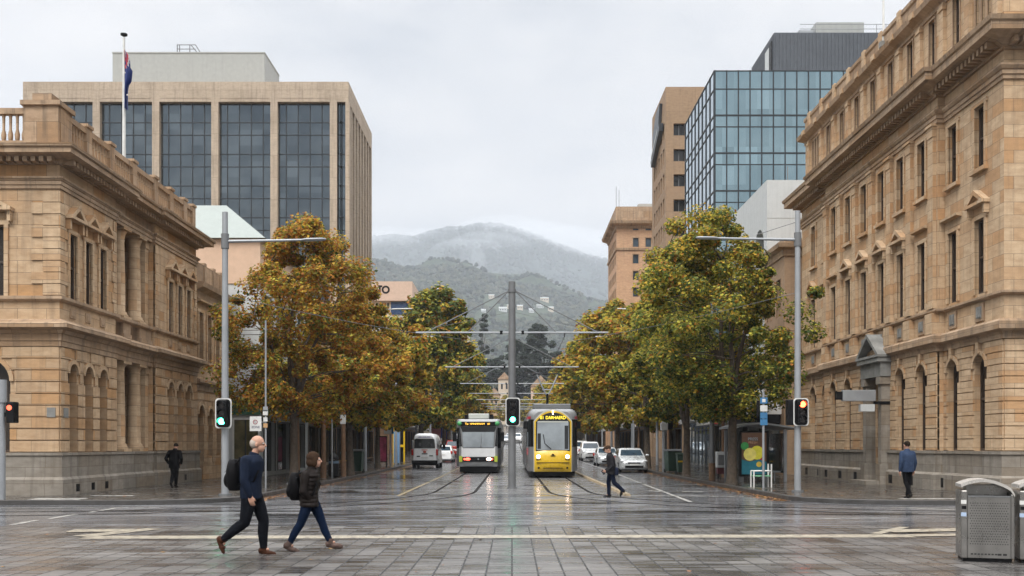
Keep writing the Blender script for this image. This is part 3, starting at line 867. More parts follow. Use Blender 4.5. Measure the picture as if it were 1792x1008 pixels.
for c in P1 + P2:
    her_window(FL, lb, c, .62, 1.462, 4.27, 0, .32, SAND2, arch=True, mid=3.0)
    her_window(FL, lb, c, .52, 6.3, 8.37, 0, .13, SAND2, 'pediment', sill=False)
    mb = MB(FL); mb.box(c - .2, c + .2, .0, .035, 5.72, 6.02); mb.box(c - .13, c + .13, .036, .05, 5.78, 5.96); mb.build('apron_panel', SANDT, lb)
for c in FW:
    her_window(FF, lb, c, 1.36, 1.462, 4.35, 0, .32, SAND2, arch=True, mid=2.9)
    her_window(FF, lb, c, 1.0, 6.3, 8.5, 0, .32, SAND2, 'pediment', sill=False)
for c in (5.65, 7.2):
    for z0, z1 in ((1.46, 4.76), (6.3, 9.64)): column(FL, lb, c, -.43, z0, z1, .255, SAND2, .34 if z0 < 5 else .45)
for c in (8.0,):
    for z0, z1 in ((1.46, 4.758), (6.3, 9.638)):
        mb = MB(FL); mb.box(c - .17, c + .17, -1.3, -.24, z0, z1); mb.box(c - .19, c + .19, -1.33, -.2, z1 - .3, z1 - .002); mb.build('pilaster', SAND2, lb)
for c in (5.65, 7.2, 7.8):
    mb = MB(FL); mb.box(c - .36, c + .36, -1.3 - c * .001, -.04 - c * .001, -.3, 1.456); mb.box(c - .39, c + .39, -1.31 - c * .001, .0 + c * .001, -.3, .5); mb.build('pedestal', PLINTH, lb)
    mb = MB(FL); mb.box(c - .33, c + .33, -1.3 - c * .001, -.10 + c * .001, 5.601, 6.29); mb.box(c - .36, c + .36, -1.31 - c * .001, -.06 + c * .001, 5.602, 5.75); mb.build('pedestal', SANDT, lb)
for T, u0, u1, pr in ((FL, 0.5, 13.2, [.3, 2.2, 4.1, 6.2, 8.4, 10.2, 11.9, 13.05]), (FF, 1.1, 16, [.85, 4.0, 7.2, 10, 12.8, 15.6])):
    balustrade(T, lb, u0, u1, -.02, 10.97, 12.15, pr, SANDT)
mb = MB(FL); mb.box(-.02, .95, -1.1, -.03, 10.96, 12.2); mb.box(-.1, 1.02, -1.18, .05, 12.2, 12.34); mb.box(.12, .8, -.9, -.3, 12.34, 12.62); mb.build('corner_block', SANDT, lb)
for c in (.85, 2.0, 3.1, 9.9, 11.3):
    mb = MB(FL); mb.box(c - .13, c + .13, .15, .203, .22, .46); mb.build('vent', BLACK, lb)
mb = MB(FF); mb.box(.1, .36, .05, .075, 2.55, 2.85); mb.T = FL; mb.box(.16, .46, .05, .075, 2.55, 2.85); mb.build('wall_plaque', LEADM, lb)

# lower wing beyond it
wg = thing('sandstone_wing', 'two storey sandstone wing set lower behind the balustraded corner building', 'building', (XL, YE, 0))
FW2 = frame((XL - .1, YE + .02, 0), (0, 1), (1, 0)); UW = 4.4
og = [(.55, 1.35, .14, 3.5, True), (2.0, 2.7, 1.2, 3.4, True), (3.3, 4.0, 1.2, 3.4, True)]; ou = [(c - .3, c + .3, 5.5, 7.7) for c in (.9, 2.15, 3.4)]
mb = MB(FW2); wall_open(mb, 0, UW, 0, 8.9, og + ou, .3); mb.T = None
mb.quad((XL - .1, YE + .02 + UW, 0), (-30, YE + UW, 0), (-30, YE + UW, 8.9), (XL - .1, YE + .02 + UW, 8.9)); mb.build('wall', SAND, wg)
mb = MB(FW2); courses(mb, 0, UW, .9, 4.1, 9, og, proud=.035); mb.build('rusticated_cladding', SAND, wg)
p2 = [(XL - .1, YE + .03), (XL - .1, YE + UW), (-30, YE + UW)]
mb = MB(); mb.sweep(p2, [(-.1, 4.15), (.06, 4.15), (.1, 4.4), (.28, 4.5), (.28, 4.62), (.05, 4.7), (-.1, 4.7)]); mb.build('string_course', SANDT, wg)
mb = MB(); mb.sweep(p2, [(-.1, 8.3), (.06, 8.3), (.1, 8.6), (.4, 8.75), (.45, 8.95), (-.1, 9.02)]); mb.build('cornice', SANDT, wg)
mb = MB(FW2); mb.box(.05, UW - .05, -.35, -.05, 9.02, 9.95)
for c in (.2, 1.7, 3.1, 4.2): mb.box(c - .16, c + .16, -.38, .0, 9.03, 10.05)
mb.build('parapet', SANDT, wg)
mb = MB(); mb.quad((-30, YE + .1, 9.0), (XL - .2, YE + .1, 9.0), (XL - .2, YE + UW, 9.0), (-30, YE + UW, 9.0)); mb.build('roof', LEADM, wg)
for o in og:
    f = her_window(FW2, wg, (o[0] + o[1]) / 2, o[1] - o[0], o[2], o[3], 0, .3, SAND2, arch=True)
for o in ou: her_window(FW2, wg, (o[0] + o[1]) / 2, .6, 5.5, 7.7, 0, .3, SAND2, 'hood')

# ======== right corner building
XR, YR, UR = 15.2, 30.75, 21.45
rb = thing('sandstone_office', 'tall four storey sandstone corner building with pilasters and heavy cornice beside the litter bins', 'building', (XR, YR, 0))
FR = frame((XR, YR, 0), (0, 1), (-1, 0)); FRF = frame((XR, YR, 0), (1, 0), (0, -1))
UA, UB = 4.2, 16.7; PJ = .26
bays = [1.55 + 1.98 * k for k in range(10)]
WOF = lambda u: PJ if UA < u < UB else 0.
pathR = [(30, YR + UR), (XR, YR + UR), (XR, YR + UB), (XR - PJ, YR + UB), (XR - PJ, YR + UA), (XR, YR + UA), (XR, YR), (32, YR)]
AR = lambda c: (c - .42, c + .42, 1.5, 4.62, True, .26)
ops = {k: [AR(c), (c - .34, c + .34, 6.6, 9.02, False, .17), (c - .33, c + .33, 10.66, 12.7, False, .17)] for k, c in enumerate(bays)}
ops[4] = [(bays[4] - .62, bays[4] + .62, .14, 4.3, True, .38)] + ops[4][1:]
mb = MB(FR)
seg = lambda a, b: [o for k in ops for o in ops[k] if a < (o[0] + o[1]) / 2 < b]
wall_open(mb, 0, UA, 0, 14.7, seg(0, UA), .38); wall_open(mb, UA, UB, 0, 14.7, seg(UA, UB), .38 + 0, PJ); wall_open(mb, UB, UR, 0, 14.7, seg(UB, UR), .38)
for e, z in ((UA, 0), (UB, 0)): mb.quad((e, 0, 0), (e, PJ, 0), (e, PJ, 14.7), (e, 0, 14.7))
mb.T = FRF; fwin = [3.2, 6.2, 9.2, 12.2]
fo = [o for c in fwin for o in (AR(c), (c - .34, c + .34, 6.6, 9.02), (c - .33, c + .33, 10.66, 12.7))]
wall_open(mb, 0, 16.8, 0, 14.7, fo, .38)
mb.T = None; mb.quad((XR, YR + UR, 0), (32, YR + UR, 0), (32, YR + UR, 14.7), (XR, YR + UR, 14.7)); mb.quad((32, YR, 0), (32, YR + UR, 0), (32, YR + UR, 14.7), (32, YR, 14.7))
mb.build('wall', SAND2, rb)
sw = lambda prof, name, m: MB().sweep(pathR, prof).build(name, m, rb)
# plinth, left open at the door
dc = bays[4]
for part_path in ([(30, YR + UR), (XR, YR + UR), (XR, YR + UB), (XR - PJ, YR + UB), (XR - PJ, YR + dc + .75)], [(XR - PJ, YR + dc - .75), (XR - PJ, YR + UA), (XR, YR + UA), (XR, YR), (32, YR)]):
    MB().sweep(part_path, [(-.1, -.4), (.26, -.4), (.26, .66), (.15, .74), (.15, 1.36), (.2, 1.4), (.2, 1.496), (-.1, 1.496)]).build('plinth', PLINTH, rb)
mb = MB(FR)
door = [(dc - .95, dc + .95, .1, 4.95)]
courses(mb, 0, UA - .002, 1.51, 4.98, 9, seg(0, UA), 0, .055); mb.build('rusticated_cladding', SAND2, rb); mb = MB(FR); courses(mb, UA, UB, 1.51, 4.98, 9, [o for o in seg(UA, UB) if o[1] - o[0] < 1] + door, PJ, .055); mb.build('rusticated_cladding', SAND2, rb); mb = MB(FR); courses(mb, UB + .002, UR, 1.51, 4.98, 9, seg(UB, UR), 0, .055); mb.build('rusticated_cladding', SAND2, rb)
mb = MB(FRF); courses(mb, 0, 16.8, 1.51, 4.98, 9, fo, 0, .055); mb.build('rusticated_cladding', SAND2, rb)
sw([(-.1, 4.99), (.08, 4.99), (.08, 5.13), (.13, 5.2), (.3, 5.27), (.3, 5.5), (.22, 5.58), (-.1, 5.62)], 'string_course', SANDT)
sw([(-.1, 6.34), (.06, 6.34), (.14, 6.4), (.14, 6.47), (-.1, 6.5)], 'sill_course', SANDT)
sw([(-.1, 13.0), (.06, 13.0), (.06, 13.12), (.1, 13.14), (.1, 13.27), (.14, 13.29), (.2, 13.38), (.2, 13.43), (-.1, 13.45)], 'architrave', SANDT)
sw([(-.1, 13.9), (.1, 13.9), (.1, 13.98), (.2, 14.06), (.3, 14.14), (.74, 14.26), (.74, 14.5), (.8, 14.53), (.84, 14.66), (.7, 14.71), (-.1, 14.8)], 'cornice', SANDT)
mb = MB(); dentils(mb, pathR, .5, 13.99, 14.18, .28, .15); mb.build('dentil_molding', SANDT, rb)
# attic storey
AT = frame((XR + .12, YR + .25, 0), (0, 1), (-1, 0)); AF = frame((XR + .12, YR + .25, 0), (1, 0), (0, -1)); UT = UR - .5
ab = [b - .25 for b in bays]
ao = [(c - .25, c + .25, 15.35, 17.15, False, .16) for c in ab[1:9]] + [(ab[0] + d - .13, ab[0] + d + .13, 15.35, 17.15, False, .16) for d in (-.42, 0, .42)] + [(ab[9] + d - .13, ab[9] + d + .13, 15.35, 17.15, False, .16) for d in (-.42, 0, .42)]
mb = MB(AT); wall_open(mb, 0, UT, 14.6, 18.0, ao, .35)
mb.T = AF; wall_open(mb, 0, 16.5, 14.6, 18.0, [], .35); mb.T = None
mb.quad((XR + .12, YR + .25 + UT, 14.6), (31.6, YR + .25 + UT, 14.6), (31.6, YR + .25 + UT, 18), (XR + .12, YR + .25 + UT, 18)); mb.build('attic_wall', SAND2, rb)
for o in ao:
    mb = MB(AT); u_frame(mb, o[0], o[1], o[2], o[3], .07, -.02, .04); f = mb.build('window', SANDT, rb)
    sash_pane(AT, f, *o[:4], -.155)
pa = [(30, YR + .25 + UT), (XR + .12, YR + .25 + UT), (XR + .12, YR + .25), (31, YR + .25)]
MB().sweep(pa, [(-.1, 17.3), (.05, 17.3), (.05, 17.44), (.12, 17.5), (.34, 17.62), (.38, 17.8), (.3, 17.84), (-.1, 17.9)]).build('attic_cornice', SANDT, rb)
MB().sweep(pa, [(-.3, 17.85), (.02, 17.85), (.02, 18.5), (.08, 18.55), (.08, 18.7), (-.3, 18.75)]).build('parapet', SANDT, rb)
mb = MB(AT)
for k in range(11):
    c = (ab[0] - .99 + 1.98 * k)
    c = max(.2, min(UT - .2, c))
    mb = MB(AT); mb.box(c - .17, c + .17, -.03, .13, 14.72, 17.31); mb.box(c - .2, c + .2, -.03, .17, 17.06, 17.2); mb.box(c - .19, c + .19, .0, .42, 17.615, 17.83); mb.box(c - .17, c + .17, -.02, .11, 17.86, 18.78); mb.build('attic_pilaster', SAND2, rb)
mb = MB(); mb.quad((XR + .2, YR + .3, 18.1), (31.6, YR + .3, 18.1), (31.6, YR + UT, 18.1), (XR + .2, YR + UT, 18.1)); mb.build('roof', LEADM, rb)
for k, c in enumerate(bays):
    w0 = WOF(c)
    if k != 4: her_window(FR, rb, c, .84, 1.5, 4.62, w0, .26, SAND2, arch=True, mid=3.2)
    her_window(FR, rb, c, .68, 6.6, 9.02, w0, .17, SAND2, 'pediment' if k in (0, 3, 4, 5, 6, 9) else 'hood', sill=False)
    her_window(FR, rb, c, .66, 10.66, 12.7, w0, .17, SAND2)
    mb = MB(FR); mb.box(c - .3, c + .3, w0, w0 + .05, 5.7, 6.28); mb.build('apron_panel', SANDT, rb)
    mb = MB(FR); mb.box(c - .18, c + .18, w0 + .05, w0 + .062, 5.8, 6.18)
    for q in (-.09, .09): mb.box(c + q - .06, c + q + .06, w0 + .063, w0 + .085, 5.84, 6.14)
    mb.build('carved_grille', LEADM, rb)
    if k != 4:
        mb = MB(FR); mb.box(c - .09, c + .09, w0 + .0, w0 + .13, 4.66, 5.02, 1.0); mb.build('keystone', SAND2, rb)
    if k not in (4,):
        mb = MB(FR); mb.box(c + .2, c + .58, w0 + .2, w0 + .264, .22, .55); mb.build('vent', BLACK, rb)
for c in fwin:
    her_window(FRF, rb, c, .84, 1.5, 4.62, 0, .26, SAND2, arch=True, mid=3.2)
    her_window(FRF, rb, c, .68, 6.6, 9.02, 0, .38, SAND2, 'pediment', sill=False); her_window(FRF, rb, c, .66, 10.66, 12.7, 0, .38, SAND2)
for k in range(7):
    c = bays[1] + .99 + 1.98 * k; w0 = PJ
    mb = MB(FR); h0 = 6.5
    mb.box(c - .3, c + .3, w0 - .02, w0 + .2, 5.61, 6.33); mb.box(c - .27, c + .27, w0 - .02, w0 + .17, h0, h0 + .2); mb.box(c - .22, c + .22, w0 - .02, w0 + .13, h0 + .2, 12.55)
    mb.box(c - .24, c + .24, w0 - .02, w0 + .16, 12.55, 12.62); mb.box(c - .23, c + .23, w0 - .02, w0 + .15, 12.62, 12.9, 1.25); mb.box(c - .31, c + .31, w0 - .02, w0 + .22, 12.9, 12.998)
    mb.build('pilaster', SAND2, rb)
# doorway
mb = MB(FR)
sash_door = MB(FR); sash_door.box(dc - .6, dc + .6, PJ - .36, PJ - .32, .15, 4.28); dr = sash_door.build('door', SASH, rb)
mb = MB(FR); mb.box(dc - .5, dc - .06, PJ - .319, PJ - .30, 1.2, 3.0); mb.box(dc + .06, dc + .5, PJ - .319, PJ - .30, 1.2, 3.0); mb.build('pane', GLASS, dr)
for q in (-1, 1):
    mb = MB(FR); mb.box(dc + q * .85 - .17, dc + q * .85 + .17, PJ, PJ + .40, .1, 4.4); mb.box(dc + q * .85 - .24, dc + q * .85 + .24, PJ, PJ + .48, .0, .95); mb.box(dc + q * .85 - .23, dc + q * .85 + .23, PJ, PJ + .47, 4.1, 4.4); mb.build('porch_pier', PLINTH, rb)
mb = MB(FR); mb.box(dc - 1.12, dc + 1.12, PJ, PJ + .47, 4.41, 4.98); mb.box(dc - 1.2, dc + 1.2, PJ + .01, PJ + .60, 4.98, 5.16)
pediment(mb, dc, 1.25, 5.165, .9, PJ, PJ + .64); mb.build('porch_pediment', LEADM, rb)
mb = MB(FR); mb.box(dc - 1.0, dc + 1.0, PJ, PJ + 1.0, .1, .28); mb.build('door_step', PLINTH, rb)

t = thing('projecting_sign', 'pale grey box sign on a bracket projecting over the sandstone doorway', 'sign', (14.3, 39, 3.4))
mb = MB(); mb.box(13.0, 14.3, 39.1, 39.35, 3.42, 3.86); mb.build('sign_box', GALV, t, bevel=.02)
mb = MB(); mb.box(12.75, 13.02, 39.14, 39.31, 3.48, 3.8); mb.build('end_cap', BLACK, t)
mb = MB(); mb.box(13.7, 14.25, 39.1, 39.36, 3.02, 3.3); mb.build('lower_panel', WHITEW, t)
mb = MB(); mb.box(14.25, 14.94, 39.18, 39.27, 3.3, 3.42); mb.build('bracket', BLACK, t)
# ---------------------------------------------------------------- the rest of the street's buildings
def X_at(px, Y): return (px - CX) * Y / F
def Z_at(py, Y): return CH + (HZ - py) * Y / F


def mull_grid(T, par, u0, u1, v0, v1, w, us, vs, tw=.06, th=.06, glass=None, name='glazing', mm=None, thick=()):
    mb = MB(T); mb.quad((u0, w, v0), (u0, w, v1), (u1, w, v1), (u1, w, v0)); g_ = mb.build(name, glass, par)
    mb = MB(T)
    for u in us: mb.box(u - tw / 2, u + tw / 2, w - .02, w + .06, v0, v1)
    for v in vs:
        t = th * (1.8 if v in thick else 1); mb.box(u0, u1, w - .02, w + .052, v - t / 2, v + t / 2)
    mb.build('mullion', mm or MULL, g_)
    return g_


# big tan concrete office behind the left corner building
Y0, Y1, HT = 100., 116.6, Z_at(143, 100)
X0, X1 = X_at(40, 100), X_at(610, 100)
ob = thing('concrete_office', 'broad tan concrete office block with tall bays of dark grey glass', 'building', ((X0 + X1) / 2, Y0, gz(Y0)))
T = frame((X0, Y0, 0), (1, 0), (0, -1)); UU = X1 - X0
zf = Z_at(178, 100)
mb = MB(); mb.box(X0, X1, Y0, Y1, zf, HT); mb.build('fascia', CONC, ob)
mb = MB(T)
for a, b in zip([X_at(p, 100) - X0 for p in (64, 168.5, 272.5, 376, 479.5)], [X_at(p, 100) - X0 for p in (168.5, 272.5, 376, 479.5, 583.5)]): mb.box(a + .5, b - .5, -.04, .025, zf + .35, HT - .12)
mb.build('fascia_panel', CONC, ob)
for p in (46, 64, 168.5, 272.5, 376, 479.5, 583.5, 608):
    c = X_at(p, 100); hw = .36 if p < 600 else .2
    mb = MB(); mb.box(c - hw, c + hw, Y0 - .03, Y0 + .75, 0, zf); mb.build('pier', CONC, ob)
vs = []; z = zf; i = 0
while z > 3: z -= (1.93 if i % 2 == 0 else 1.27); vs.append(z); i += 1
us = []
for a in (64, 168.5, 272.5, 376, 479.5): us += [X_at(a + d, 100) - X0 for d in (19.5, 40.5, 61.5, 82.5)]
us += [X_at(597, 100) - X0]
mull_grid(T, ob, 0, UU, 0, zf, -.55, us, vs, .1, .09, GREYG)
TS = frame((X1, Y0, 0), (0, 1), (1, 0))
mull_grid(TS, ob, 0, Y1 - Y0, 0, zf, -.85, [1.35 * k for k in range(1, 12)], vs, .09, .09, GREYG)
for k in range(9):
    y = Y0 + .25 + k * (Y1 - Y0 - .6) / 8
    if k: 
        mb = MB(); mb.box(X1 - .84, X1 - .02, y - .32, y + .32, 0, zf); mb.build('fin', CONC, ob)
mb = MB(); mb.quad((X0, Y1, 0), (X1, Y1, 0), (X1, Y1, zf), (X0, Y1, zf)); mb.quad((X0, Y0, 0), (X0, Y1, 0), (X0, Y1, zf), (X0, Y0, zf)); mb.build('wall', CONC, ob)
Yp = 106.; hp = Z_at(93, Yp); px0, px1 = X_at(197, Yp), X_at(463, Yp)
mb = MB(); mb.box(px0, px1, Yp, 112.6, HT, hp); ph = mb.build('plant_room', GREYM, ob)
mb = MB(); mb.box(px0 - .05, px1 + .05, Yp - .05, 112.65, hp - .02, hp + .12); mb.build('coping', GREYM, ph)
mb = MB(); mb.box(px1 - .02, px1 + .03, Yp + .6, Yp + 1.7, HT, HT + 2.2); mb.build('door', GALVD, ph)
mb = MB(); a, b = X_at(308, Yp), X_at(330, Yp); yy = Yp + .4
for x in (a, a + .25, b): mb.tube([(x, yy, hp + .1), (x, yy, hp + 1.05)], .05, 5)
for z in (hp + .18, hp + .6, hp + 1.05): mb.tube([(a, yy, z), (b + .6, yy, z)], .045, 5)
for q in (0, .5): mb.tube([(b + .1 + q, yy, hp + 1.05), (b + .9 + q * .6, yy, hp + .1)], .05, 5)
mb.build('roof_ladder_rail', GALVD, ob)
mb = MB(); mb.box(X_at(276, 101), X_at(279, 101), 101, 101.2, HT, HT + .35); mb.build('roof_antenna', GALVD, ob)

# pale mint roofed building between the corner building and the office
pb = thing('mint_roofed_building', 'peach walled building with pale mint metal roof behind the sandstone wing', 'building', (-19, 49, 0))
zr, zt = Z_at(438, 52), Z_at(366, 52); xa, xb = -26., X_at(478, 52)
mb = MB()
TP = frame((xb, 49.2, 0), (0, 1), (1, 0))
po = [(.8, 3.2, .35, 2.9), (3.8, 6.6, .35, 2.9), (7.2, 10.6, .35, 2.9)] + [(.8 + 2.6 * k, 2.4 + 2.6 * k, v, v + 1.7) for k in range(4) for v in (4.6, 7.6)]
mb.T = TP; wall_open(mb, 0, 11.6, 0, zr - 2.2, po, .2); mb.T = None
mb.quad((xa, 49.2, 0), (xb, 49.2, 0), (xb, 49.2, zr - 2.2), (xa, 49.2, zr - 2.2)); mb.quad((xa, 60.8, 0), (xb, 60.8, 0), (xb, 60.8, zr), (xa, 60.8, zr)); mb.build('wall', WHITEW, pb)
mb = MB(); mb.box(xa, xb + .04, 49.15, 60.8, zr - 2.2, zr); mb.build('upper_wall', PEACHW, pb)
rt = X_at(404, 52)
mb = MB(); e = .35
mb.add([(xa, 48.9, zr + .01), (xb + e, 48.9, zr + .01), (xb + e, 61.1, zr + .01), (xa, 61.1, zr + .01), (xa, 51.2, zt), (rt, 51.2, zt), (rt, 58.5, zt), (xa, 58.5, zt)], [(3, 2, 1, 0), (4, 5, 6, 7), (0, 1, 5, 4), (1, 2, 6, 5), (2, 3, 7, 6), (3, 0, 4, 7)]); rf = mb.build('roof', MINT, pb)
mb = MB(); mb.tube([(rt + .35, 50.9, zt - .5), (rt + 1.2, 49.4, zr + .35)], .07, 6); mb.build('roof_rail', MULL, rf)
for i, o in enumerate(po):
    mb = MB(TP); u_frame(mb, *o[:4], .06, -.02, .03); f = mb.build('window' if i > 2 else 'shop_window', WHITEW if i > 2 else MULL, pb)
    mb = MB(TP); mb.quad((o[0], -.19, o[2]), (o[0], -.19, o[3]), (o[1], -.19, o[3]), (o[1], -.19, o[2])); mb.build('pane', SHOPG if i < 3 else MIDG, f)
wx0 = -13.85
TF0 = frame((wx0, 49.2, 0), (1, 0), (0, -1)); ww_ = xb - wx0
mb = MB(TF0); u_frame(mb, .12, ww_ - .06, .35, 2.95, .08, 0, .05); f = mb.build('shop_window', WAWN, pb)
mb = MB(TF0); mb.quad((.12, .008, .35), (.12, .008, 2.95), (ww_ - .06, .008, 2.95), (ww_ - .06, .008, .35)); mb.build('pane', mat('olive lit shop interior', (.10, .09, .045), .12, var=.6, scale=1.5), f)
mb = MB(TF0); mb.box(ww_ * .5 - .03, ww_ * .5 + .03, .01, .05, .35, 2.95); mb.box(.12, ww_ - .06, .01, .048, .9, .97); mb.build('muntin', MULL, f)
mb = MB(TF0); mb.box(0, ww_ + .05, .01, .12, 3.2, 3.9); mb.build('shop_fascia', mat('bottle green shop fascia', (.03, .10, .055), .5), pb)
mb = MB(); mb.box(xb + .02, xb + 2.4, 49.4, 60.5, 3.3, 3.5); mb.build('awning', mat('dark green awning edge', (.05, .16, .09), .5), pb)
mb = MB(); mb.box(xb + .02, xb + .1, 49.5, 60.4, 3.5, 4.1); mb.build('shop_fascia', mat('dull olive fascia', (.14, .15, .07), .5), pb)
mb = MB(); mb.ball((X_at(425, 50.2), 50.2, Z_at(731, 50.2)), (.34, .34, .22)); mb.build('hanging_lantern', mat('mustard lantern', (.45, .28, .03), .5), pb)


def street_building(name, label, side, X, y0, y1, h, dep, m, floors=(), pitch=2.6, ww=1.3, shop=True, awn=None, cornice=True, front=(), glass=None, fasc=None, awnz=3.25, awnd=2.6):
    z0 = gz(y0); L = y1 - y0; T = frame((X, y0, z0), (0, 1), (-side, 0))
    b = thing(name, label, 'building', (X, y0, z0)); zh = h
    ops = []; n = max(1, int(L / pitch)); off = (L - (n - 1) * pitch) / 2
    if shop:
        k = max(1, round(L / 3.6)); st = L / k
        ops += [(i * st + .25, (i + 1) * st - .25, .4, 2.95) for i in range(k)]
    ns = len(ops)
    for v0, v1 in floors: ops += [(off + i * pitch - ww / 2, off + i * pitch + ww / 2, v0, v1) for i in range(n)]
    mb = MB(T); wall_open(mb, 0, L, -1.5, zh, ops, .22)
    xe = X + side * dep; mb.T = None
    TF = frame((X, y0, z0), (side, 0), (0, -1)); fo = []
    if front:
        nf = max(1, int(dep / pitch)); fo = [(1.2 + i * pitch, 1.2 + i * pitch + ww, v0, v1) for i in range(min(nf, 3)) for v0, v1 in front if 1.2 + i * pitch + ww < dep]
    mb.T = TF; wall_open(mb, 0, dep, -1.5, zh, fo, .2); mb.T = None
    mb.quad((X, y1, z0 - 1.5), (xe, y1, z0 - 1.5), (xe, y1, z0 + zh), (X, y1, z0 + zh)); mb.quad((X, y0, z0 + zh - .3), (xe, y0, z0 + zh - .3), (xe, y1, z0 + zh - .3), (X, y1, z0 + zh - .3)); mb.build('wall', m, b)
    for i, o in enumerate(ops):
        mb = MB(T); u_frame(mb, *o[:4], .07, -.03, .035); f = mb.build('shop_window' if i < ns else 'window', MULL if i < ns else SANDT, b)
        mb = MB(T); mb.quad((o[0], -.21, o[2]), (o[0], -.21, o[3]), (o[1], -.21, o[3]), (o[1], -.21, o[2])); mb.build('pane', SHOPG if i < ns else (glass or MIDG), f)
        mb = MB(T); c = (o[0] + o[1]) / 2; mb.box(c - .03, c + .03, -.2, -.15, o[2], o[3])
        if i >= ns: mb.box(o[0], o[1], -.2, -.152, (o[2] + o[3]) / 2 - .025, (o[2] + o[3]) / 2 + .025)
        mb.build('muntin', MULL, f)
    for o in fo:
        mb = MB(TF); u_frame(mb, *o[:4], .07, -.03, .035); f = mb.build('window', SANDT, b)
        mb = MB(TF); mb.quad((o[0], -.19, o[2]), (o[0], -.19, o[3]), (o[1], -.19, o[3]), (o[1], -.19, o[2])); mb.build('pane', glass or MIDG, f)
    if cornice:
        pth = [(X - 0, y0), (X, y1)] if side < 0 else [(X, y1), (X, y0), (xe, y0)]
        if side < 0: pth = [(xe, y0), (X, y0), (X, y1)]
        MB().sweep(pth, [(-.1, z0 + zh - .9), (.08, z0 + zh - .9), (.12, z0 + zh - .6), (.4, z0 + zh - .5), (.45, z0 + zh - .3), (.05, z0 + zh - .25), (.05, z0 + zh + .02), (-.1, z0 + zh + .02)]).build('cornice', SANDT if m in (SAND, SAND2, CONC2, PEACH) else m, b)
    if awn:
        mb = MB(T); mb.box(.1, L - .1, .02, awnd, awnz, awnz + .16); mb.box(.1, L - .1, awnd - .06, awnd + .02, awnz - .12, awnz + .42)
        mb.build('awning', awn, b)
    if fasc:
        mb = MB(T); mb.box(.2, L - .2, .01, .09, awnz + .3, awnz + .95); mb.build('shop_fascia', fasc, b)
    return b, T


# left side
street_building('shop_building', 'low grey shop building under the autumn trees beside the mint roofed building', -1, -13.9, 61.0, 78.6, 8.5, 14, CREAM, [(4.9, 7.0)], 2.9, 1.5, awn=DKAWN, fasc=BLUF)
street_building('shop_building', 'brown rendered shops under the left trees in front of the concrete office', -1, -13.9, 78.8, 99.5, 9.5, 13, CONC2, [(4.9, 7.2)], 2.9, 1.5, awn=DKAWN, fasc=REDF)
street_building('brick_building', 'three storey peach brick building beyond the concrete office', -1, -13.9, 117, 148, 12.5, 13, PEACH, [(4.9, 7.2), (8.4, 10.7)], 3.1, 1.5, awn=WAWN)
street_building('shop_building', 'pale shops far up the left side beyond the pink office', -1, -13.9, 172, 205, 10, 13, CREAM, [(5.2, 7.6)], 3.1, 1.5, awn=DKAWN)
street_building('shop_building', 'last sandstone shops on the left where the street climbs', -1, -13.9, 206, 250, 9, 13, SAND, [(5.2, 7.6)], 3.3, 1.5, awn=DKAWN)
# pinkish office with a navy window band
Yq = 150.; xa, xb = X_at(640, Yq), X_at(722, Yq); zt = Z_at(493, Yq)
q_ = thing('pink_office', 'distant pinkish office with navy window band above the left trees', 'building', (xa, Yq, gz(Yq)))
mb = MB(); mb.box(xa - 8, xb, Yq, Yq + 16, 0, zt - 5.2); mb.build('lower_wall', WHITEW, q_)
mb = MB(); mb.box(xa - 8.0, xb, Yq - .3, Yq + 16, zt - 2.9, zt); mb.build('upper_wall', PINKW, q_)
mb = MB(); mb.box(xa - 8, xb - .4, Yq + .2, Yq + 15.6, zt - 5.2, zt - 2.9); mb.build('band_wall', CREAM, q_)
mb = MB(); mb.box(X_at(684, Yq), xb - .38, Yq + .1, Yq + 9, zt - 4.95, zt - 3.0); mb.build('window_band', NAVYG, q_)
for k in range(3):
    mb = MB(); x = X_at(669 + k * 5, Yq); mb.box(x - .14, x + .14, Yq + .1, Yq + .25, zt - 4.7, zt - 3.2); mb.build('window', GLASS, q_)
mb = MB()                                                # two dark letter shapes on the parapet
x = X_at(666, Yq); mb.prism([(x - .4, zt - .6), (x + .3, zt - .6), (x + .3, zt - .85), (x + .05, zt - .85), (x + .05, zt - 2.0), (x - .2, zt - 2.0), (x - .2, zt - .85), (x - .4, zt - .85)], Yq - .36, Yq - .29, 'y')
x = X_at(675.5, Yq); mb.disc((x, Yq - .33, zt - 1.25), (0, -1, 0), .62, 14, .34); mb.build('lettering', BLACK, q_)
mb = MB(); mb.tube([(X_at(670, Yq), Yq + 2, zt), (X_at(670, Yq), Yq + 2, zt + .9)], .06, 5); mb.build('roof_antenna', GALVD, q_)
wc = thing('curved_roof_hall', 'small white curved roof beyond the left green trees', 'building', (X_at(800, 220), 220, gz(220)))
xa, xb = X_at(778, 220), X_at(818, 220); zz = Z_at(582, 220)
mb = MB(); mb.box(xa, xb, 220, 232, gz(220) - 1, zz); mb.build('wall', CREAM, wc)
mb = MB(); mb.prism([(xa, zz)] + [(xa + (xb - xa) * t, zz + 2.6 * (1 - t) ** .6 * min(1, t * 6 + .3) + .1) for t in (0, .1, .25, .45, .65, .85, 1)] + [(xb, zz)], 219.6, 232.4, 'y'); mb.build('roof', WHITEW, wc)

# right side
b, T = street_building('brown_building', 'narrow brown building with a dark shopfront next to the right sandstone office', 1, 14.4, 52.6, 56.8, 12.6, 10, CONC2, [(5.2, 7.4), (8.6, 10.6)], 2.0, .9, shop=False, glass=GLASS)
mb = MB(T); mb.box(.9, 4.1, .02, .06, .3, 2.9); mb.build('shop_window', SHOPG, b)
mb = MB(T); mb.box(.6, 4.15, .0, 1.9, 3.35, 4.5); mb.build('awning', WAWN, b)
mb = MB(T); mb.box(.62, 4.12, .06, 1.86, 2.86, 3.34); mb.build('awning_soffit', BLACK, b)
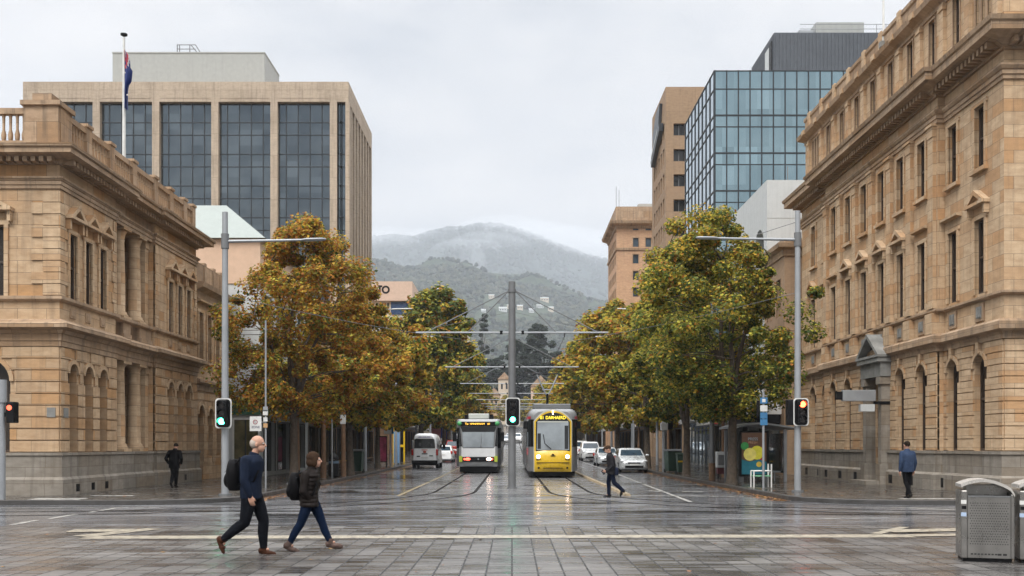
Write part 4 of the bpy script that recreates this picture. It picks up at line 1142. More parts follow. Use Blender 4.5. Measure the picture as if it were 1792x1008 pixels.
# white building with arched windows
WH = Z_at(315, 57)
wb = thing('white_building', 'white modern building with arched recesses below its plain parapet', 'building', (14.6, 57, 0))
TW = frame((14.6, 57, 0), (0, 1), (-1, 0)); ao = [(.7 + 2.85 * k, 2.9 + 2.85 * k, 6.0, 14.4, True) for k in range(3)]
so_ = [(.4, 4.3, .35, 2.9), (4.7, 8.6, .35, 2.9)]
mb = MB(TW); wall_open(mb, 0, 9, 0, WH, ao + so_, .7); mb.T = None
mb.quad((14.6, 57, 0), (26, 57, 0), (26, 57, WH), (14.6, 57, WH)); mb.quad((14.6, 66, 0), (26, 66, 0), (26, 66, WH), (14.6, 66, WH)); mb.quad((14.6, 57, WH - .2), (26, 57, WH - .2), (26, 66, WH - .2), (14.6, 66, WH - .2)); mb.build('wall', WHITEW, wb)
for o in ao: 
    mb = MB(TW); arch_ring(mb, o[0], o[1], o[3] - 1.1, .95, 1.1, -.66, -.55, legs=o[2]); f = mb.build('window', MULL, wb)
    mb = MB(TW); P = [(o[0], o[2]), (o[0], o[3] - 1.1)] + arc(o[0], o[1], o[3] - 1.1)[1:-1] + [(o[1], o[3] - 1.1), (o[1], o[2])]; mb.add([(p[0], -.68, p[1]) for p in P], [tuple(range(len(P)))]); mb.build('pane', MIDG, f)
    mb = MB(TW); c = (o[0] + o[1]) / 2; mb.box(c - .04, c + .04, -.66, -.58, o[2], o[3] - .05); mb.box(o[0] + .16, o[1] - .16, -.66, -.585, 10.2, 10.5); mb.build('muntin', WHITEW, f)
for o in so_:
    mb = MB(TW); mb.quad((o[0], -.6, o[2]), (o[0], -.6, o[3]), (o[1], -.6, o[3]), (o[1], -.6, o[2])); mb.build('shop_window', SHOPG, wb)
mb = MB(TW); mb.box(.1, 8.9, .02, 2.4, 2.98, 3.3); mb.build('awning', WAWN, wb)
mb = MB(TW); mb.box(.12, 3.9, 2.41, 2.47, 2.96, 3.33); mb.build('shop_sign', REDF, wb)
TWF = frame((14.6, 57, 0), (1, 0), (0, -1)); mb = MB(TWF)
for z in (WH - 2.2, WH - 4.4, WH - 6.6, WH - 8.8, WH - 11): mb.box(0, 11.3, -.02, .006, z, z + .035)
for x in (2.8, 5.6): mb.box(x, x + .03, -.02, .007, 0, WH - .1)
mb.build('panel_joints', GREYM, wb)
mb = MB(); mb.tube([(16.2, 58.5, WH - .1), (16.2, 58.5, WH + 1.2)], .03, 5); mb.build('roof_antenna', GALVD, wb)

# blue glass building with its charcoal plant level
YG0, YG1 = 72., 84.; XG = X_at(1250, 72); HG = Z_at(123, 72); XGE = 33.
gb = thing('glass_office', 'pale blue mirror glass office building with charcoal top level', 'building', (XG, YG0, gz(YG0)))
TG = frame((XG, YG0, 0), (1, 0), (0, -1)); TGS = frame((XG, YG0, 0), (0, 1), (-1, 0))
vs, tk = [HG - .05], []; z = Z_at(156, 72); vs.append(z)
while z > 4: z -= 1.9; vs.append(z); tk.append(z); z -= .83; vs.append(z)
mull_grid(TG, gb, 0, XGE - XG, 0, HG, 0, [.05 + .845 * k for k in range(22)], vs, .075, .06, BLUEG, thick=tk)
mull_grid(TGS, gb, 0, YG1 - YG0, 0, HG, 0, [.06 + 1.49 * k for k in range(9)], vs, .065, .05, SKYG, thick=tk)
mb = MB(); mb.quad((XG, YG1, 0), (XGE, YG1, 0), (XGE, YG1, HG), (XG, YG1, HG)); mb.quad((XG, YG0, HG), (XGE, YG0, HG), (XGE, YG1, HG), (XG, YG1, HG)); mb.quad((XGE, YG0, 0), (XGE, YG1, 0), (XGE, YG1, HG), (XGE, YG0, HG)); mb.build('wall', GREYM, gb)
xp, yp = X_at(1355, 75), 75.; hp = Z_at(57, 75)
mb = MB(); mb.box(xp, 29, yp, 82, HG + .01, hp)
x = xp + .1
while x < 28.9: mb.box(x, x + .1, yp - .05, yp + .02, HG + .02, hp - .02); x += .28
y = yp + .1
while y < 81.9: mb.box(xp - .05, xp + .02, y, y + .1, HG + .02, hp - .02); y += .28
ph = mb.build('plant_level', DKMETAL, gb)
mb = MB(); xs = xp - .12; zc = (HG + hp) / 2 + .3
mb.box(xs, xs + .05, 75.35, 76.1, zc - 1.2, zc + 1.2); mb.prism([(75.35, zc - 1.2), (76.1, zc - 1.2), (77.6, zc - 1.75), (77.2, zc - 2.0)], xs, xs + .05, 'x'); sg = mb.build('logo_sign', BLACK, ph)
mb = MB(); mb.box(xs, xs + .05, 76.15, 77.3, zc - 1.35, zc + 1.0); mb.build('logo_panel', WHITEW, ph)
a, b_ = X_at(1428, 78), X_at(1512, 78)
mb = MB(); mb.box(a, b_, 78, 80.5, hp, Z_at(39, 78)); mb.build('roof_plant', GREYM, gb)
mb = MB(); mb.box(X_at(1400, 78), a, 78.3, 80, hp, Z_at(50, 78)); mb.build('roof_duct', GALV, gb)
mb = MB()
for x in frange(b_, 29, .75): mb.tube([(x, 75.3, hp), (x, 75.3, hp + .75)], .03, 5)
for z in (hp + .4, hp + .75): mb.tube([(X_at(1400, 75.3), 75.3, z), (29, 75.3, z)], .025, 5)
mb.build('roof_rail', GALV, gb)
t = thing('flagpole', 'bare white roof pole rising above the right sandstone office', 'flagpole', (X_at(1546, 41), 41, 18.1))
mb = MB(); x = X_at(1546, 41); mb.tube([(x, 41, 18.1), (x, 41, 24)], [.05, .035], 8); mb.build('pole', WAWN, t)
mb = MB(); mb.box(x - .15, x + .15, 40.85, 41.15, 18.08, 18.3); mb.build('base', LEADM, t)

# brown tower with a dark roof sign
YT, YT1 = 95., 104.2; XT = X_at(1165, 95); HTW = Z_at(152, 95)
tb = thing('brown_tower', 'slim brown concrete tower with dark square windows left of the blue glass office', 'building', (XT, YT, gz(YT)))
TT = frame((XT, YT, 0), (1, 0), (0, -1)); TTS = frame((XT, YT, 0), (0, 1), (-1, 0))
rows = [Z_at(y, 95) for y in (237, 282, 326, 370, 413)]
while rows[-1] > 4: rows.append(rows[-1] - 2.4)
fo = [(.75 + 3.0 * k, 1.85 + 3.0 * k, z, z + 1.15) for k in range(3) for z in rows]; sd2 = [(.9 + 1.5 * k, 1.85 + 1.5 * k, z, z + 1.5) for k in range(5) for z in rows[:]]
mb = MB(TT); wall_open(mb, 0, 9.6, 0, HTW, fo, .4); mb.T = TTS; wall_open(mb, 0, YT1 - YT, 0, HTW, sd2, .45); mb.T = None
mb.quad((XT, YT1, 0), (XT + 9.6, YT1, 0), (XT + 9.6, YT1, HTW), (XT, YT1, HTW)); mb.quad((XT + 9.6, YT, 0), (XT + 9.6, YT1, 0), (XT + 9.6, YT1, HTW), (XT + 9.6, YT, HTW)); mb.quad((XT, YT, HTW), (XT + 9.6, YT, HTW), (XT + 9.6, YT1, HTW), (XT, YT1, HTW)); mb.build('wall', CONC2, tb)
cnt = 0
for TQ, L in ((TT, fo), (TTS, sd2)):
    for o in L:
        if cnt >= 96: break
        cnt += 1
        mb = MB(TQ); mb.quad((o[0], -.38, o[2]), (o[0], -.38, o[3]), (o[1], -.38, o[3]), (o[1], -.38, o[2])); p_ = mb.build('window', GLASS, tb)
        if TQ is TT: mb = MB(TQ); c = (o[0] + o[1]) / 2; mb.box(c - .03, c + .03, -.37, -.33, o[2], o[3]); mb.build('muntin', GALVD, p_)
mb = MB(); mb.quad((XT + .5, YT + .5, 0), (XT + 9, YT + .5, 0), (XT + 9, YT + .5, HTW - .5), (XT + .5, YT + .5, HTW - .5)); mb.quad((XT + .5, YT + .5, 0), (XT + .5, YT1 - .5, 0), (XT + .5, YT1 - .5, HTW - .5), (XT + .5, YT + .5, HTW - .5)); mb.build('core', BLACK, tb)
mb = MB(TTS); z1, z0 = HTW - .9, HTW - 4.2
mb.prism([(2.0, z1), (4.6, z1 - .2), (6.8, z0 + 1.4), (6.8, z0 + .4), (2.9, z0 + 1.2)], .01, .3, 'y'); mb.prism([(1.4, z0 + 1.2), (2.0, z0 + 1.0), (7.4, z0 - .9), (7.2, z0 - 1.5), (1.6, z0 + .5)], .01, .42, 'y'); mb.build('roof_sign', DKMETAL, tb)
mb = MB(TTS); mb.prism([(2.6, z0 + .95), (6.8, z0 - .45), (6.8, z0 - .75), (2.6, z0 + .7)], .43, .46, 'y'); mb.build('sign_stripe', WHITEW, tb)
# peach corner building further up
YB, YB1 = 138., 150.; XB = X_at(1079, 138); HB = Z_at(362, 138)
eb = thing('peach_building', 'tall peach brick corner building with stone cornice far up the right side', 'building', (XB, YB, gz(YB)))
TE = frame((XB, YB, 0), (1, 0), (0, -1)); TES = frame((XB, YB, 0), (0, 1), (-1, 0))
rw = [Z_at(y, 138) for y in (403, 432, 461)]
while rw[-1] > 6: rw.append(rw[-1] - 2.3)
rw = rw[:8]
fo = [(X_at(1112.6, 138) - XB - .38 + 1.75 * k, X_at(1112.6, 138) - XB + .38 + 1.75 * k, z, z + 1.25) for k in range(5) for z in rw]; sd2 = [(1.1 + 2.1 * k, 2.0 + 2.1 * k, z, z + 1.25) for k in range(5) for z in rw]
mb = MB(TE); wall_open(mb, 0, 12, 0, HB, fo, .2); mb.T = TES; wall_open(mb, 0, 12, 0, HB, sd2, .2); mb.T = None
mb.quad((XB, YB1, 0), (XB + 12, YB1, 0), (XB + 12, YB1, HB), (XB, YB1, HB)); mb.quad((XB, YB, HB), (XB + 12, YB, HB), (XB + 12, YB1, HB), (XB, YB1, HB)); mb.build('wall', PEACH, eb)
for TQ, L in ((TE, fo), (TES, sd2)):
    for o in L:
        mb = MB(TQ); u_frame(mb, *o[:4], .1, -.02, .05); f = mb.build('window', SANDT, eb)
        mb = MB(TQ); mb.quad((o[0], -.19, o[2]), (o[0], -.19, o[3]), (o[1], -.19, o[3]), (o[1], -.19, o[2])); mb.build('pane', MIDG, f)
pe = [(XB, YB1), (XB, YB), (XB + 12, YB)]
MB().sweep(pe, [(-.1, HB - 3.0), (.1, HB - 3.0), (.2, HB - 2.7), (.9, HB - 2.45), (1.0, HB - 2.1), (.1, HB - 1.95), (.1, HB + .02), (-.1, HB + .02)]).build('cornice', SANDT, eb)
MB().sweep(pe, [(-.1, Z_at(438, 138)), (.15, Z_at(438, 138)), (.2, Z_at(434, 138)), (-.1, Z_at(433, 138))]).build('string_course', SANDT, eb)
mb = MB(); mb.box(XB + 3.5, XB + 7, 142, 147, HB, HB + 1.4); mb.build('lift_room', GREYM, eb)
mb = MB()
for q in (0, .5): mb.tube([(XB + .1 + q * .8, YB + 1.5, HB), (XB + .1 + q * .8, YB + 1.5, HB + 3.2 - q)], .035, 5)
mb.build('roof_antenna', GALVD, eb)
street_building('shop_building', 'cream shops under the right trees beside the white arched building', 1, 14.4, 66.2, 71.8, 8, 10, CREAM, [(4.8, 6.8)], 2.6, 1.3, awn=WAWN)
street_building('shop_building', 'dark brown shops under the right trees between glass office and brown tower', 1, 14.4, 84.2, 94.8, 10, 12, CONC2, [(4.8, 7)], 2.6, 1.3, awn=DKAWN)
street_building('brick_building', 'brown brick shops between the brown tower and the peach corner building', 1, 14.2, 104.6, 137.6, 12, 13, CONC2, [(5, 7.2), (8.2, 10.2)], 3, 1.4, awn=WAWN)
street_building('shop_building', 'peach shops far up the right side past the peach corner building', 1, 14.2, 151, 195, 11, 13, PEACH, [(5.2, 7.6)], 3.1, 1.5, awn=DKAWN)
street_building('shop_building', 'last cream shops on the right where the street climbs', 1, 14.2, 196, 250, 9, 13, CREAM, [(5.2, 7.6)], 3.3, 1.5, awn=DKAWN)
# buildings closing the far end of the street
for i, (p0, p1, yt, Y, m, lb_) in enumerate(((855, 874, 690, 305, SAND, 'small sandstone building closing the street left of the centre pole'), (872, 893, 664, 330, CREAM, 'tall narrow beige building far behind the centre pole'), (930, 962, 676, 312, PEACHW, 'peach gabled building at the street end beside the yellow tram roof'))):
    xa, xb, zt = X_at(p0, Y), X_at(p1, Y), Z_at(yt, Y)
    t = thing('gabled_building', lb_, 'building', ((xa + xb) / 2, Y, gz(Y)))
    mb = MB(); mb.box(xa, xb, Y, Y + 10, gz(Y) - 2, zt); mb.build('wall', m, t)
    mb = MB(); mb.prism([(xa - .3, zt + .01), (xb + .3, zt + .01), ((xa + xb) / 2, zt + (xb - xa) * .6)], Y - .3, Y + 10.3, 'y'); mb.build('roof', SANDT, t)
    for k in range(2):
        mb = MB(); x = xa + (xb - xa) * (.3 + .4 * k); mb.box(x - .3, x + .3, Y - .05, Y + .1, zt - 3.2, zt - 1.4); mb.build('window', GLASS, t)
# ---------------------------------------------------------------- trees
def leafmat(name, c):
    m = bpy.data.materials.new(name); m.use_nodes = True; nt = m.node_tree; b = nt.nodes['Principled BSDF']
    f = noise(nt, coords(nt), 5., 3)
    col_ = mixc(nt, ramp(nt, f, [(.35, 0), (.65, 1)]), tuple(x * .72 for x in c), tuple(min(1, x * 1.3) for x in c))
    nt.links.new(col_, b.inputs['Base Color']); b.inputs['Roughness'].default_value = .6; b.inputs['Specular IOR Level'].default_value = .15
    tr = nt.nodes.new('ShaderNodeBsdfTranslucent'); nt.links.new(col_, tr.inputs[0])
    mx = nt.nodes.new('ShaderNodeMixShader'); mx.inputs[0].default_value = .46
    nt.links.new(b.outputs[0], mx.inputs[1]); nt.links.new(tr.outputs[0], mx.inputs[2]); nt.links.new(mx.outputs[0], nt.nodes['Material Output'].inputs[0])
    return m
LRUST, LGOLD, LOLIVE, LGREEN, LDARK, LYEL = (leafmat('rust leaf', (.36, .15, .03)), leafmat('golden leaf', (.56, .36, .05)), leafmat('olive leaf', (.24, .20, .04)), leafmat('green leaf', (.13, .165, .035)), leafmat('dark green leaf', (.06, .095, .028)), leafmat('yellow green leaf', (.44, .40, .06)))
LGUM = leafmat('grey green leaf', (.045, .06, .045))


def leaves_mesh(name, clumps, per, size, mats, rng, flat=.75):
    """clumps: (centre, radius, weights over mats); leaves are small bent quads spread through each clump"""
    n = len(clumps) * per
    C_ = np.repeat(np.array([c for c, r, w_ in clumps]), per, 0); R = np.repeat(np.array([r for c, r, w_ in clumps]), per)
    d = rng.normal(size=(n, 3)); d /= np.linalg.norm(d, axis=1)[:, None]
    rad = rng.random(n) ** .45
    p = C_ + d * (R * rad)[:, None] * np.array([1, 1, flat])
    a = rng.normal(size=(n, 3)); a /= np.linalg.norm(a, axis=1)[:, None]
    up = d * .8 + np.array([0, 0, .9]) + rng.normal(size=(n, 3)) * .55
    b = np.cross(up, a); b /= np.linalg.norm(b, axis=1)[:, None] + 1e-9
    a = np.cross(b, up); a /= np.linalg.norm(a, axis=1)[:, None] + 1e-9
    s = size * rng.uniform(.6, 1.3, n)[:, None]; nn = np.cross(a, b)
    v = np.empty((n, 4, 3)); bend = nn * s * rng.uniform(-.35, .1, n)[:, None]
    v[:, 0] = p - a * s; v[:, 1] = p + b * s * .72 + bend; v[:, 2] = p + a * s * .9; v[:, 3] = p - b * s * .72 + bend
    me = bpy.data.meshes.new(name)
    me.vertices.add(n * 4); me.vertices.foreach_set('co', v.reshape(-1))
    me.loops.add(n * 4); me.loops.foreach_set('vertex_index', np.arange(n * 4, dtype=np.int32))
    me.polygons.add(n); me.polygons.foreach_set('loop_start', np.arange(0, n * 4, 4, dtype=np.int32))
    W = np.repeat(np.array([w_ for c, r, w_ in clumps]), per, 0); W = np.cumsum(W / W.sum(1)[:, None], 1)
    mi = (rng.random(n)[:, None] > W).sum(1).clip(0, len(mats) - 1).astype(np.int32)
    for m in mats: me.materials.append(m)
    me.polygons.foreach_set('material_index', mi); me.update(calc_edges=True)
    return me


def make_tree(label, loc, h, zb, rx, ry, mats, wfun, seed, nclump=110, per=230, size=.13, trunk=.2, cr=1.0, shape=.8, cx=0., cy=0., group=None, name='plane_tree', fork=None, bark=None):
    rng = np.random.default_rng(seed); rr = random.Random(seed)
    t = thing(name, label, 'tree', (0, 0, 0), group)
    clumps = []; k = 0
    ph = rng.uniform(0, 6.28, 6)
    while len(clumps) < nclump and k < nclump * 30:
        k += 1
        u = rng.random(); z = zb + (h - zb) * u
        prof = max(.05, math.sin(PI * min(.999, max(.001, (u * .93 + .07) ** shape)))) ** .62
        ang = rng.uniform(0, 2 * PI)
        lob = 1 + .24 * math.sin(2 * ang + ph[0] + u * 3) + .17 * math.sin(3 * ang + ph[1] - u * 5) + .14 * math.sin(5 * ang + ph[2] + u * 9)
        q = rng.random() ** .40 * prof * lob
        c = np.array([cx * (.3 + .7 * u) + math.cos(ang) * rx * q, cy * u + math.sin(ang) * ry * q, z])
        r = cr * (.35 + .6 * rng.random() ** 1.6)
        if any(np.linalg.norm(c - o[0]) < .5 * (r + o[1]) * .72 for o in clumps): continue
        clumps.append((c, r, wfun(c[0] / rx, c[1] / ry, u, rng)))
    me = leaves_mesh('crown', clumps, per, size, mats, rng)
    cr_ = bpy.data.objects.new('crown', me); COL.objects.link(cr_); cr_.parent = t
    mb = MB(); fz = fork or zb * .95
    lean = (rr.uniform(-.06, .06), rr.uniform(-.06, .06))
    tp = [(0, 0, -.1), (0, 0, .12), (lean[0] * .5, lean[1] * .5, fz * .5), (lean[0], lean[1], fz)]
    mb.tube(tp, [trunk * 1.5, trunk * 1.12, trunk * .92, trunk * .85], 10)
    top = Vector(tp[-1]); limbs = []
    nl = 7
    for i in range(nl):
        a = 2 * PI * i / nl + rr.uniform(-.4, .4)
        hgt = zb + (h - zb) * (.88 if i == 0 else rr.uniform(.42, .8)); q = (.1 if i == 0 else rr.uniform(.4, .72))
        e = Vector((cx * .6 + math.cos(a) * rx * q, cy * .6 + math.sin(a) * ry * q, hgt))
        P = []
        for s_ in range(7):
            f = s_ / 6; p = top.lerp(e, f); bow = math.sin(PI * f) * .12 * (e - top).length
            p += Vector((-math.cos(a) * bow * .5 + rr.uniform(-.1, .1), -math.sin(a) * bow * .5 + rr.uniform(-.1, .1), bow * .35)); P.append(p)
        P[0] = top - Vector((0, 0, .15))
        mb.tube(P, [trunk * (.62 * (1 - f) + .06) for f in [x / 6 for x in range(7)]], 7); limbs += P[1:]
    for c, r, w_ in clumps[::2]:
        c = Vector(c); o = min(limbs, key=lambda p: (p - c).length + max(0, p.z - c.z) * 1.5)
        if (o - c).length > .4: mb.tube([o, o.lerp(c, .5) + Vector((rr.uniform(-.15, .15), rr.uniform(-.15, .15), .12)), c], [trunk * .16, trunk * .1, trunk * .04], 5, cap=False)
    mb.build('trunk', bark or BARK, t)
    t.location = loc
    return t


def mixw(*ws): return lambda x, y, u, rng: np.clip(np.array(ws, float) + rng.uniform(-.12, .25, len(ws)), .02, None)
M5 = [LRUST, LGOLD, LOLIVE, LGREEN, LDARK, LYEL]
def w_orange(x, y, u, rng):
    g_ = max(0, -x) * .35 + rng.uniform(0, .25)
    return np.clip(np.array([.50 - g_ * .3, .27, .22, .03 + g_ * .5, .02 + g_ * .25, .05 + g_ * .2]) + rng.uniform(-.1, .12, 6), .02, None)
def w_mixed(x, y, u, rng):
    o = max(0, (u - .45)) * max(0, .6 - x) * .8
    gd = max(0, .5 - u) * .9
    return np.clip(np.array([.01 + o * .2, .05 + o * .5, .20, .36 + gd * .25, .13 + gd * .5, .29 - gd * .25]) + rng.uniform(-.08, .12, 6), .01, None)
w_green = mixw(.02, .05, .14, .46, .18, .24)
w_yellow = mixw(.08, .30, .24, .14, .04, .34)
w_rusty = mixw(.26, .30, .24, .08, .03, .14)
w_greengold = mixw(.03, .14, .22, .30, .08, .32)
G = 'plane trees along the street'
pav = .14
make_tree('large rust and gold plane tree on the left pavement behind the walking couple', (-9.2, 42, pav), 11.0, 2.9, 3.65, 3.8, M5, w_orange, 11, 185, 330, .076, .18, .92, .95, .45, group=G, fork=2.3)
make_tree('large yellow green plane tree beside the bus shelter on the right', (9.05, 41, pav), 11.2, 2.9, 3.75, 3.9, M5, w_mixed, 23, 200, 340, .076, .2, .92, .92, -.75, group=G, fork=2.6)
make_tree('second rusty plane tree on the left, behind the large rust and gold one', (-8.6, 53, pav + gz(53)), 9.0, 2.8, 3.7, 3.8, M5, w_rusty, 31, 150, 260, .11, .2, 1.05, .8, group=G, fork=2.4)
make_tree('second right plane tree, yellow at the top, behind the large yellow green one', (9.2, 52.5, pav + gz(52)), 11.2, 3.0, 3.9, 4, M5, w_mixed, 37, 150, 260, .11, .2, 1.05, .8, -.3, group=G, fork=2.4)
make_tree('low golden brown plane tree between the left rusty tree and the tall green one', (-8.9, 66, pav + gz(66)), 8.6, 2.9, 3.6, 3.6, M5, w_yellow, 41, 100, 190, .16, .17, 1.0, .8, group=G)
make_tree('golden orange plane tree on the right kerb behind the silver car', (9.0, 66, pav + gz(66)), 10.8, 2.8, 3.9, 4, M5, w_yellow, 43, 120, 190, .16, .2, 1.05, .85, group=G)
make_tree('tall dark green plane tree leaning over the left lane above the white minibus', (-8.2, 90, pav + gz(90)), 15.4, 3.4, 4.2, 4.4, M5, w_green, 47, 150, 190, .2, .27, 1.35, .85, 1.4, group=G)
make_tree('bronze brown plane tree on the right above the parked white cars', (8.9, 84, pav + gz(84)), 13.2, 3.0, 4.2, 4.4, M5, w_yellow, 53, 130, 180, .19, .22, 1.25, .8, -.3, group=G)
make_tree('tall yellow green plane tree on the left, next beyond the dark green one', (-7.6, 112, pav + gz(112)), 14.4, 3.2, 4.6, 4.6, M5, w_greengold, 59, 120, 170, .23, .25, 1.4, .8, .3, group=G)
make_tree('golden olive plane tree on the right, next beyond the bronze brown one', (8.6, 106, pav + gz(106)), 13.2, 3.0, 4.4, 4.4, M5, w_yellow, 61, 120, 170, .23, .22, 1.35, .8, -.2, group=G)
fa = make_tree('slim green plane tree far up the left side above the green trimmed tram', (-7.8, 137, pav + gz(137)), 13.5, 3.2, 4.4, 4.4, M5, w_greengold, 67, 90, 160, .27, .22, 1.45, .8, .3, group=G)
fb = make_tree('olive and gold plane tree far up the right side above the yellow tram', (8.4, 131, pav + gz(131)), 13.0, 3.0, 4.4, 4.4, M5, w_yellow, 71, 90, 160, .27, .22, 1.45, .8, group=G)
for i, (src, x, y, s, lb_) in enumerate(((fa, -7.6, 165, .95, 'seventh plane tree up the left side, small with distance'), (fb, 8.2, 158, .95, 'seventh plane tree up the right side, small with distance'), (fb, -7.4, 196, .9, 'yellowish plane tree near the far end of the street on the left'), (fb, 8.2, 190, .9, 'plane tree near the far end of the street on the right'), (fb, -6.6, 232, .85, 'last yellow tree on the left before the sandstone building'), (fb, 7.2, 228, .9, 'last tree on the right before the peach gabled building'), (fb, -1.5, 286, .7, 'small yellow tree closing the street behind the centre pole'), (fa, 3.9, 290, .65, 'small green tree closing the street beside the yellow tram'))):
    dup(src, lb_, (x, y, gz(y) + .1), rz=1.1 * i + .5, scale=s)
# tall dark evergreens beyond the end of the street
wg_ = lambda x, y, u, rng: np.array([1.])
e1 = make_tree('huge dark grey green evergreen behind the right half of the tram wires', (X_at(939, 345), 345, gz(345) - 1), Z_at(566, 345) - gz(345) + 1, 4, 7.2, 6.5, [LGUM], wg_, 83, 150, 130, .5, .6, 2.4, 1.0, name='evergreen_tree', group='dark evergreens at the end of the street')
dup(e1, 'dark evergreen just behind the centre pole, shorter than its right neighbour', (X_at(902, 352), 352, gz(352) - 1), 1.4, (.85, .85, .86)); dup(e1, 'broad low evergreen at the street end left of the centre pole', (X_at(868, 338), 338, gz(338) - 1), 2.6, (.8, .8, .66))
dup(e1, 'evergreen right of the yellow tram pantograph at the street end', (X_at(976, 360), 360, gz(360) - 1), 3.6, (.8, .8, .75))
make_tree('lone open branched pine standing against the hill left of the centre pole', (X_at(847, 350), 350, gz(350) - 1), Z_at(546, 350) - gz(350), 14, 3.3, 3.2, [LGUM], wg_, 89, 40, 110, .4, .4, 1.5, .7, name='pine_tree')
# young trees and their stems along the pavements
yt = make_tree('slim young street tree with a pale trunk left of the black litter bin', (-10.1, 47, pav), 5.6, 3.2, 1.4, 1.4, M5, w_yellow, 97, 26, 150, .13, .09, .7, .8, group='young trees on the pavements', name='young_tree', bark=TIMBER)
for x, y, lb_ in ((-9.3, 57.5, 'young tree beside the green wheelie bins on the left'), (-9.6, 72, 'young tree by the pink poster stand on the left'), (9.6, 61, 'young tree right of the green wheelie bins on the right'), (10.2, 48, 'young tree standing between the bus shelter and the wheelie bins'), (9.4, 74, 'young tree behind the parked silver car')):
    dup(yt, lb_, (x, y, gz(y) + pav), rz=x * y)
# ---------------------------------------------------------------- vehicles
def loft(mb, secs, cap=True, smooth=True):
    n = len(secs[0]); vs = [p for s_ in secs for p in s_]
    fs = [(i * n + k, i * n + (k + 1) % n, (i + 1) * n + (k + 1) % n, (i + 1) * n + k) for i in range(len(secs) - 1) for k in range(n)]
    mb.add(vs, fs, smooth)
    if cap: mb.add(secs[0], [tuple(reversed(range(n)))]); mb.add(secs[-1], [tuple(range(n))])


def rsec(y, w_, z0, z1, r, n=4, wt=None, rb=.06):
    """rounded box section across a vehicle at station y; wt: half width at the roof"""
    wt = w_ if wt is None else wt
    P = [(-w_ + rb, y, z0), (-w_, y, z0 + rb)]
    P += [(-wt + r - r * math.cos(PI / 2 * k / n), y, z1 - r + r * math.sin(PI / 2 * k / n)) for k in range(n + 1)]
    return P + [(-x, y, z) for x, y, z in reversed(P)]


def text_mesh(body, size, T, name, m, par, align='CENTER', extr=.004):
    c = bpy.data.curves.new('lettering', 'FONT'); c.body = body; c.size = size; c.align_x = align; c.align_y = 'CENTER'; c.extrude = extr
    tmp = bpy.data.objects.new('tmp', c); COL.objects.link(tmp)
    bpy.context.view_layer.update()
    me = bpy.data.meshes.new_from_object(tmp.evaluated_get(bpy.context.evaluated_depsgraph_get()))
    bpy.data.objects.remove(tmp); bpy.data.curves.remove(c)
    off = Vector((0, 0, 0)); p = par
    while p is not None: off += p.location; p = p.parent
    me.transform(Matrix.Translation(-off) @ T)
    me.materials.clear(); me.materials.append(m)
    o = bpy.data.objects.new(name, me); COL.objects.link(o); o.parent = par
    return o
FACE = Matrix(((1, 0, 0, 0), (0, 0, -1, 0), (0, 1, 0, 0), (0, 0, 0, 1)))         # text that faces -Y
def face_at(x, y, z, sx=1.): return Matrix.Translation((x, y, z)) @ FACE @ Matrix.Diagonal((sx, 1, 1, 1))

SCREEN = mat('windscreen with painted sky sheen', (.27, .305, .33), .09, var=.3, scale=.9, spec=.9, rvar=.03)  # the sky's reflection is put into the pale base colour
TGREY = mat('grey tram paint', (.20, .205, .21), .35, var=.1, coat=.3)
TPALE = mat('pale tram roof paint', (.46, .48, .44), .4, var=.08, coat=.2)
TYEL = mat('yellow tram paint', (.66, .42, .012), .3, var=.08, coat=.4)
TWHITE = mat('silver white tram paint', (.68, .69, .70), .32, var=.06, coat=.3)
TGREEN = mat('green tram trim', (.06, .30, .10), .35, var=.1)
TLIME = mat('yellow green reflector', (.45, .55, .05), .35, var=.1)
TRED = mat('red tram graphic', (.42, .04, .06), .35, var=.2)
DARKGL = mat('black tram glass', (.008, .009, .010), .08, var=.3, spec=.55, rvar=.02)


def tram_sides(par, L, z0, z1, wx, ybeg, doors, body):
    for s_ in (-1, 1):
        y = ybeg; i = 0
        while y + 1.7 < L:
            dr = i in doors
            mb = MB(); mb.box(s_ * (wx + .004), s_ * (wx + .012), y + .06, y + 1.62, .55 if dr else z0, z1)
            mb.build('door' if dr else 'side_window', DARKGL, par); y += 1.72; i += 1


# --- yellow fronted tram
yt_ = thing('tram', 'yellow fronted tram with raised pantograph, arched dark cab window and lit headlamps', 'tram', (0, 0, 0), 'trams in the street')
L = 22.
mb = MB()
ST = [(0, .97, 3.42, .35), (.1, 1.12, 3.5, .38), (.35, 1.25, 3.56, .4), (.8, 1.31, 3.6, .42), (1.3, 1.325, 3.6, .42), (L - 1, 1.325, 3.6, .42), (L, 1.0, 3.45, .4)]
loft(mb, [rsec(y, w_, .34, z1, r) for y, w_, z1, r in ST]); mb.build('body', TGREY, yt_)
def aw(x, top, fl, hw): return fl + (top - fl) * (1 - min(1, abs(x) / hw) ** 2.3)
def arch_panel(hw, zb, fl, top, n=16): return [(-hw, zb)] + [(-hw + 2 * hw * i / n, aw(-hw + 2 * hw * i / n, top, fl, hw)) for i in range(n + 1)] + [(hw, zb)]
mb = MB(); o = arch_panel(.99, .33, 2.92, 3.53); mb.prism(o, -.05, .3, 'y'); mb.build('front_surround', TPALE, yt_)
mb = MB(); o = arch_panel(.955, .36, 2.9, 3.45); mb.prism(o, -.075, -.04, 'y'); mb.build('front_frame', TYEL, yt_)
mb = MB(); mb.prism(arch_panel(.875, 1.38, 2.88, 3.37), -.095, -.06, 'y'); cabp = mb.build('cab_panel', DARKGL, yt_)
mb = MB(); mb.prism([(-.83, 1.45), (.83, 1.45), (.80, 2.88), (-.80, 2.88)], -.108, -.09, 'y'); mb.build('windscreen', SCREEN, cabp)
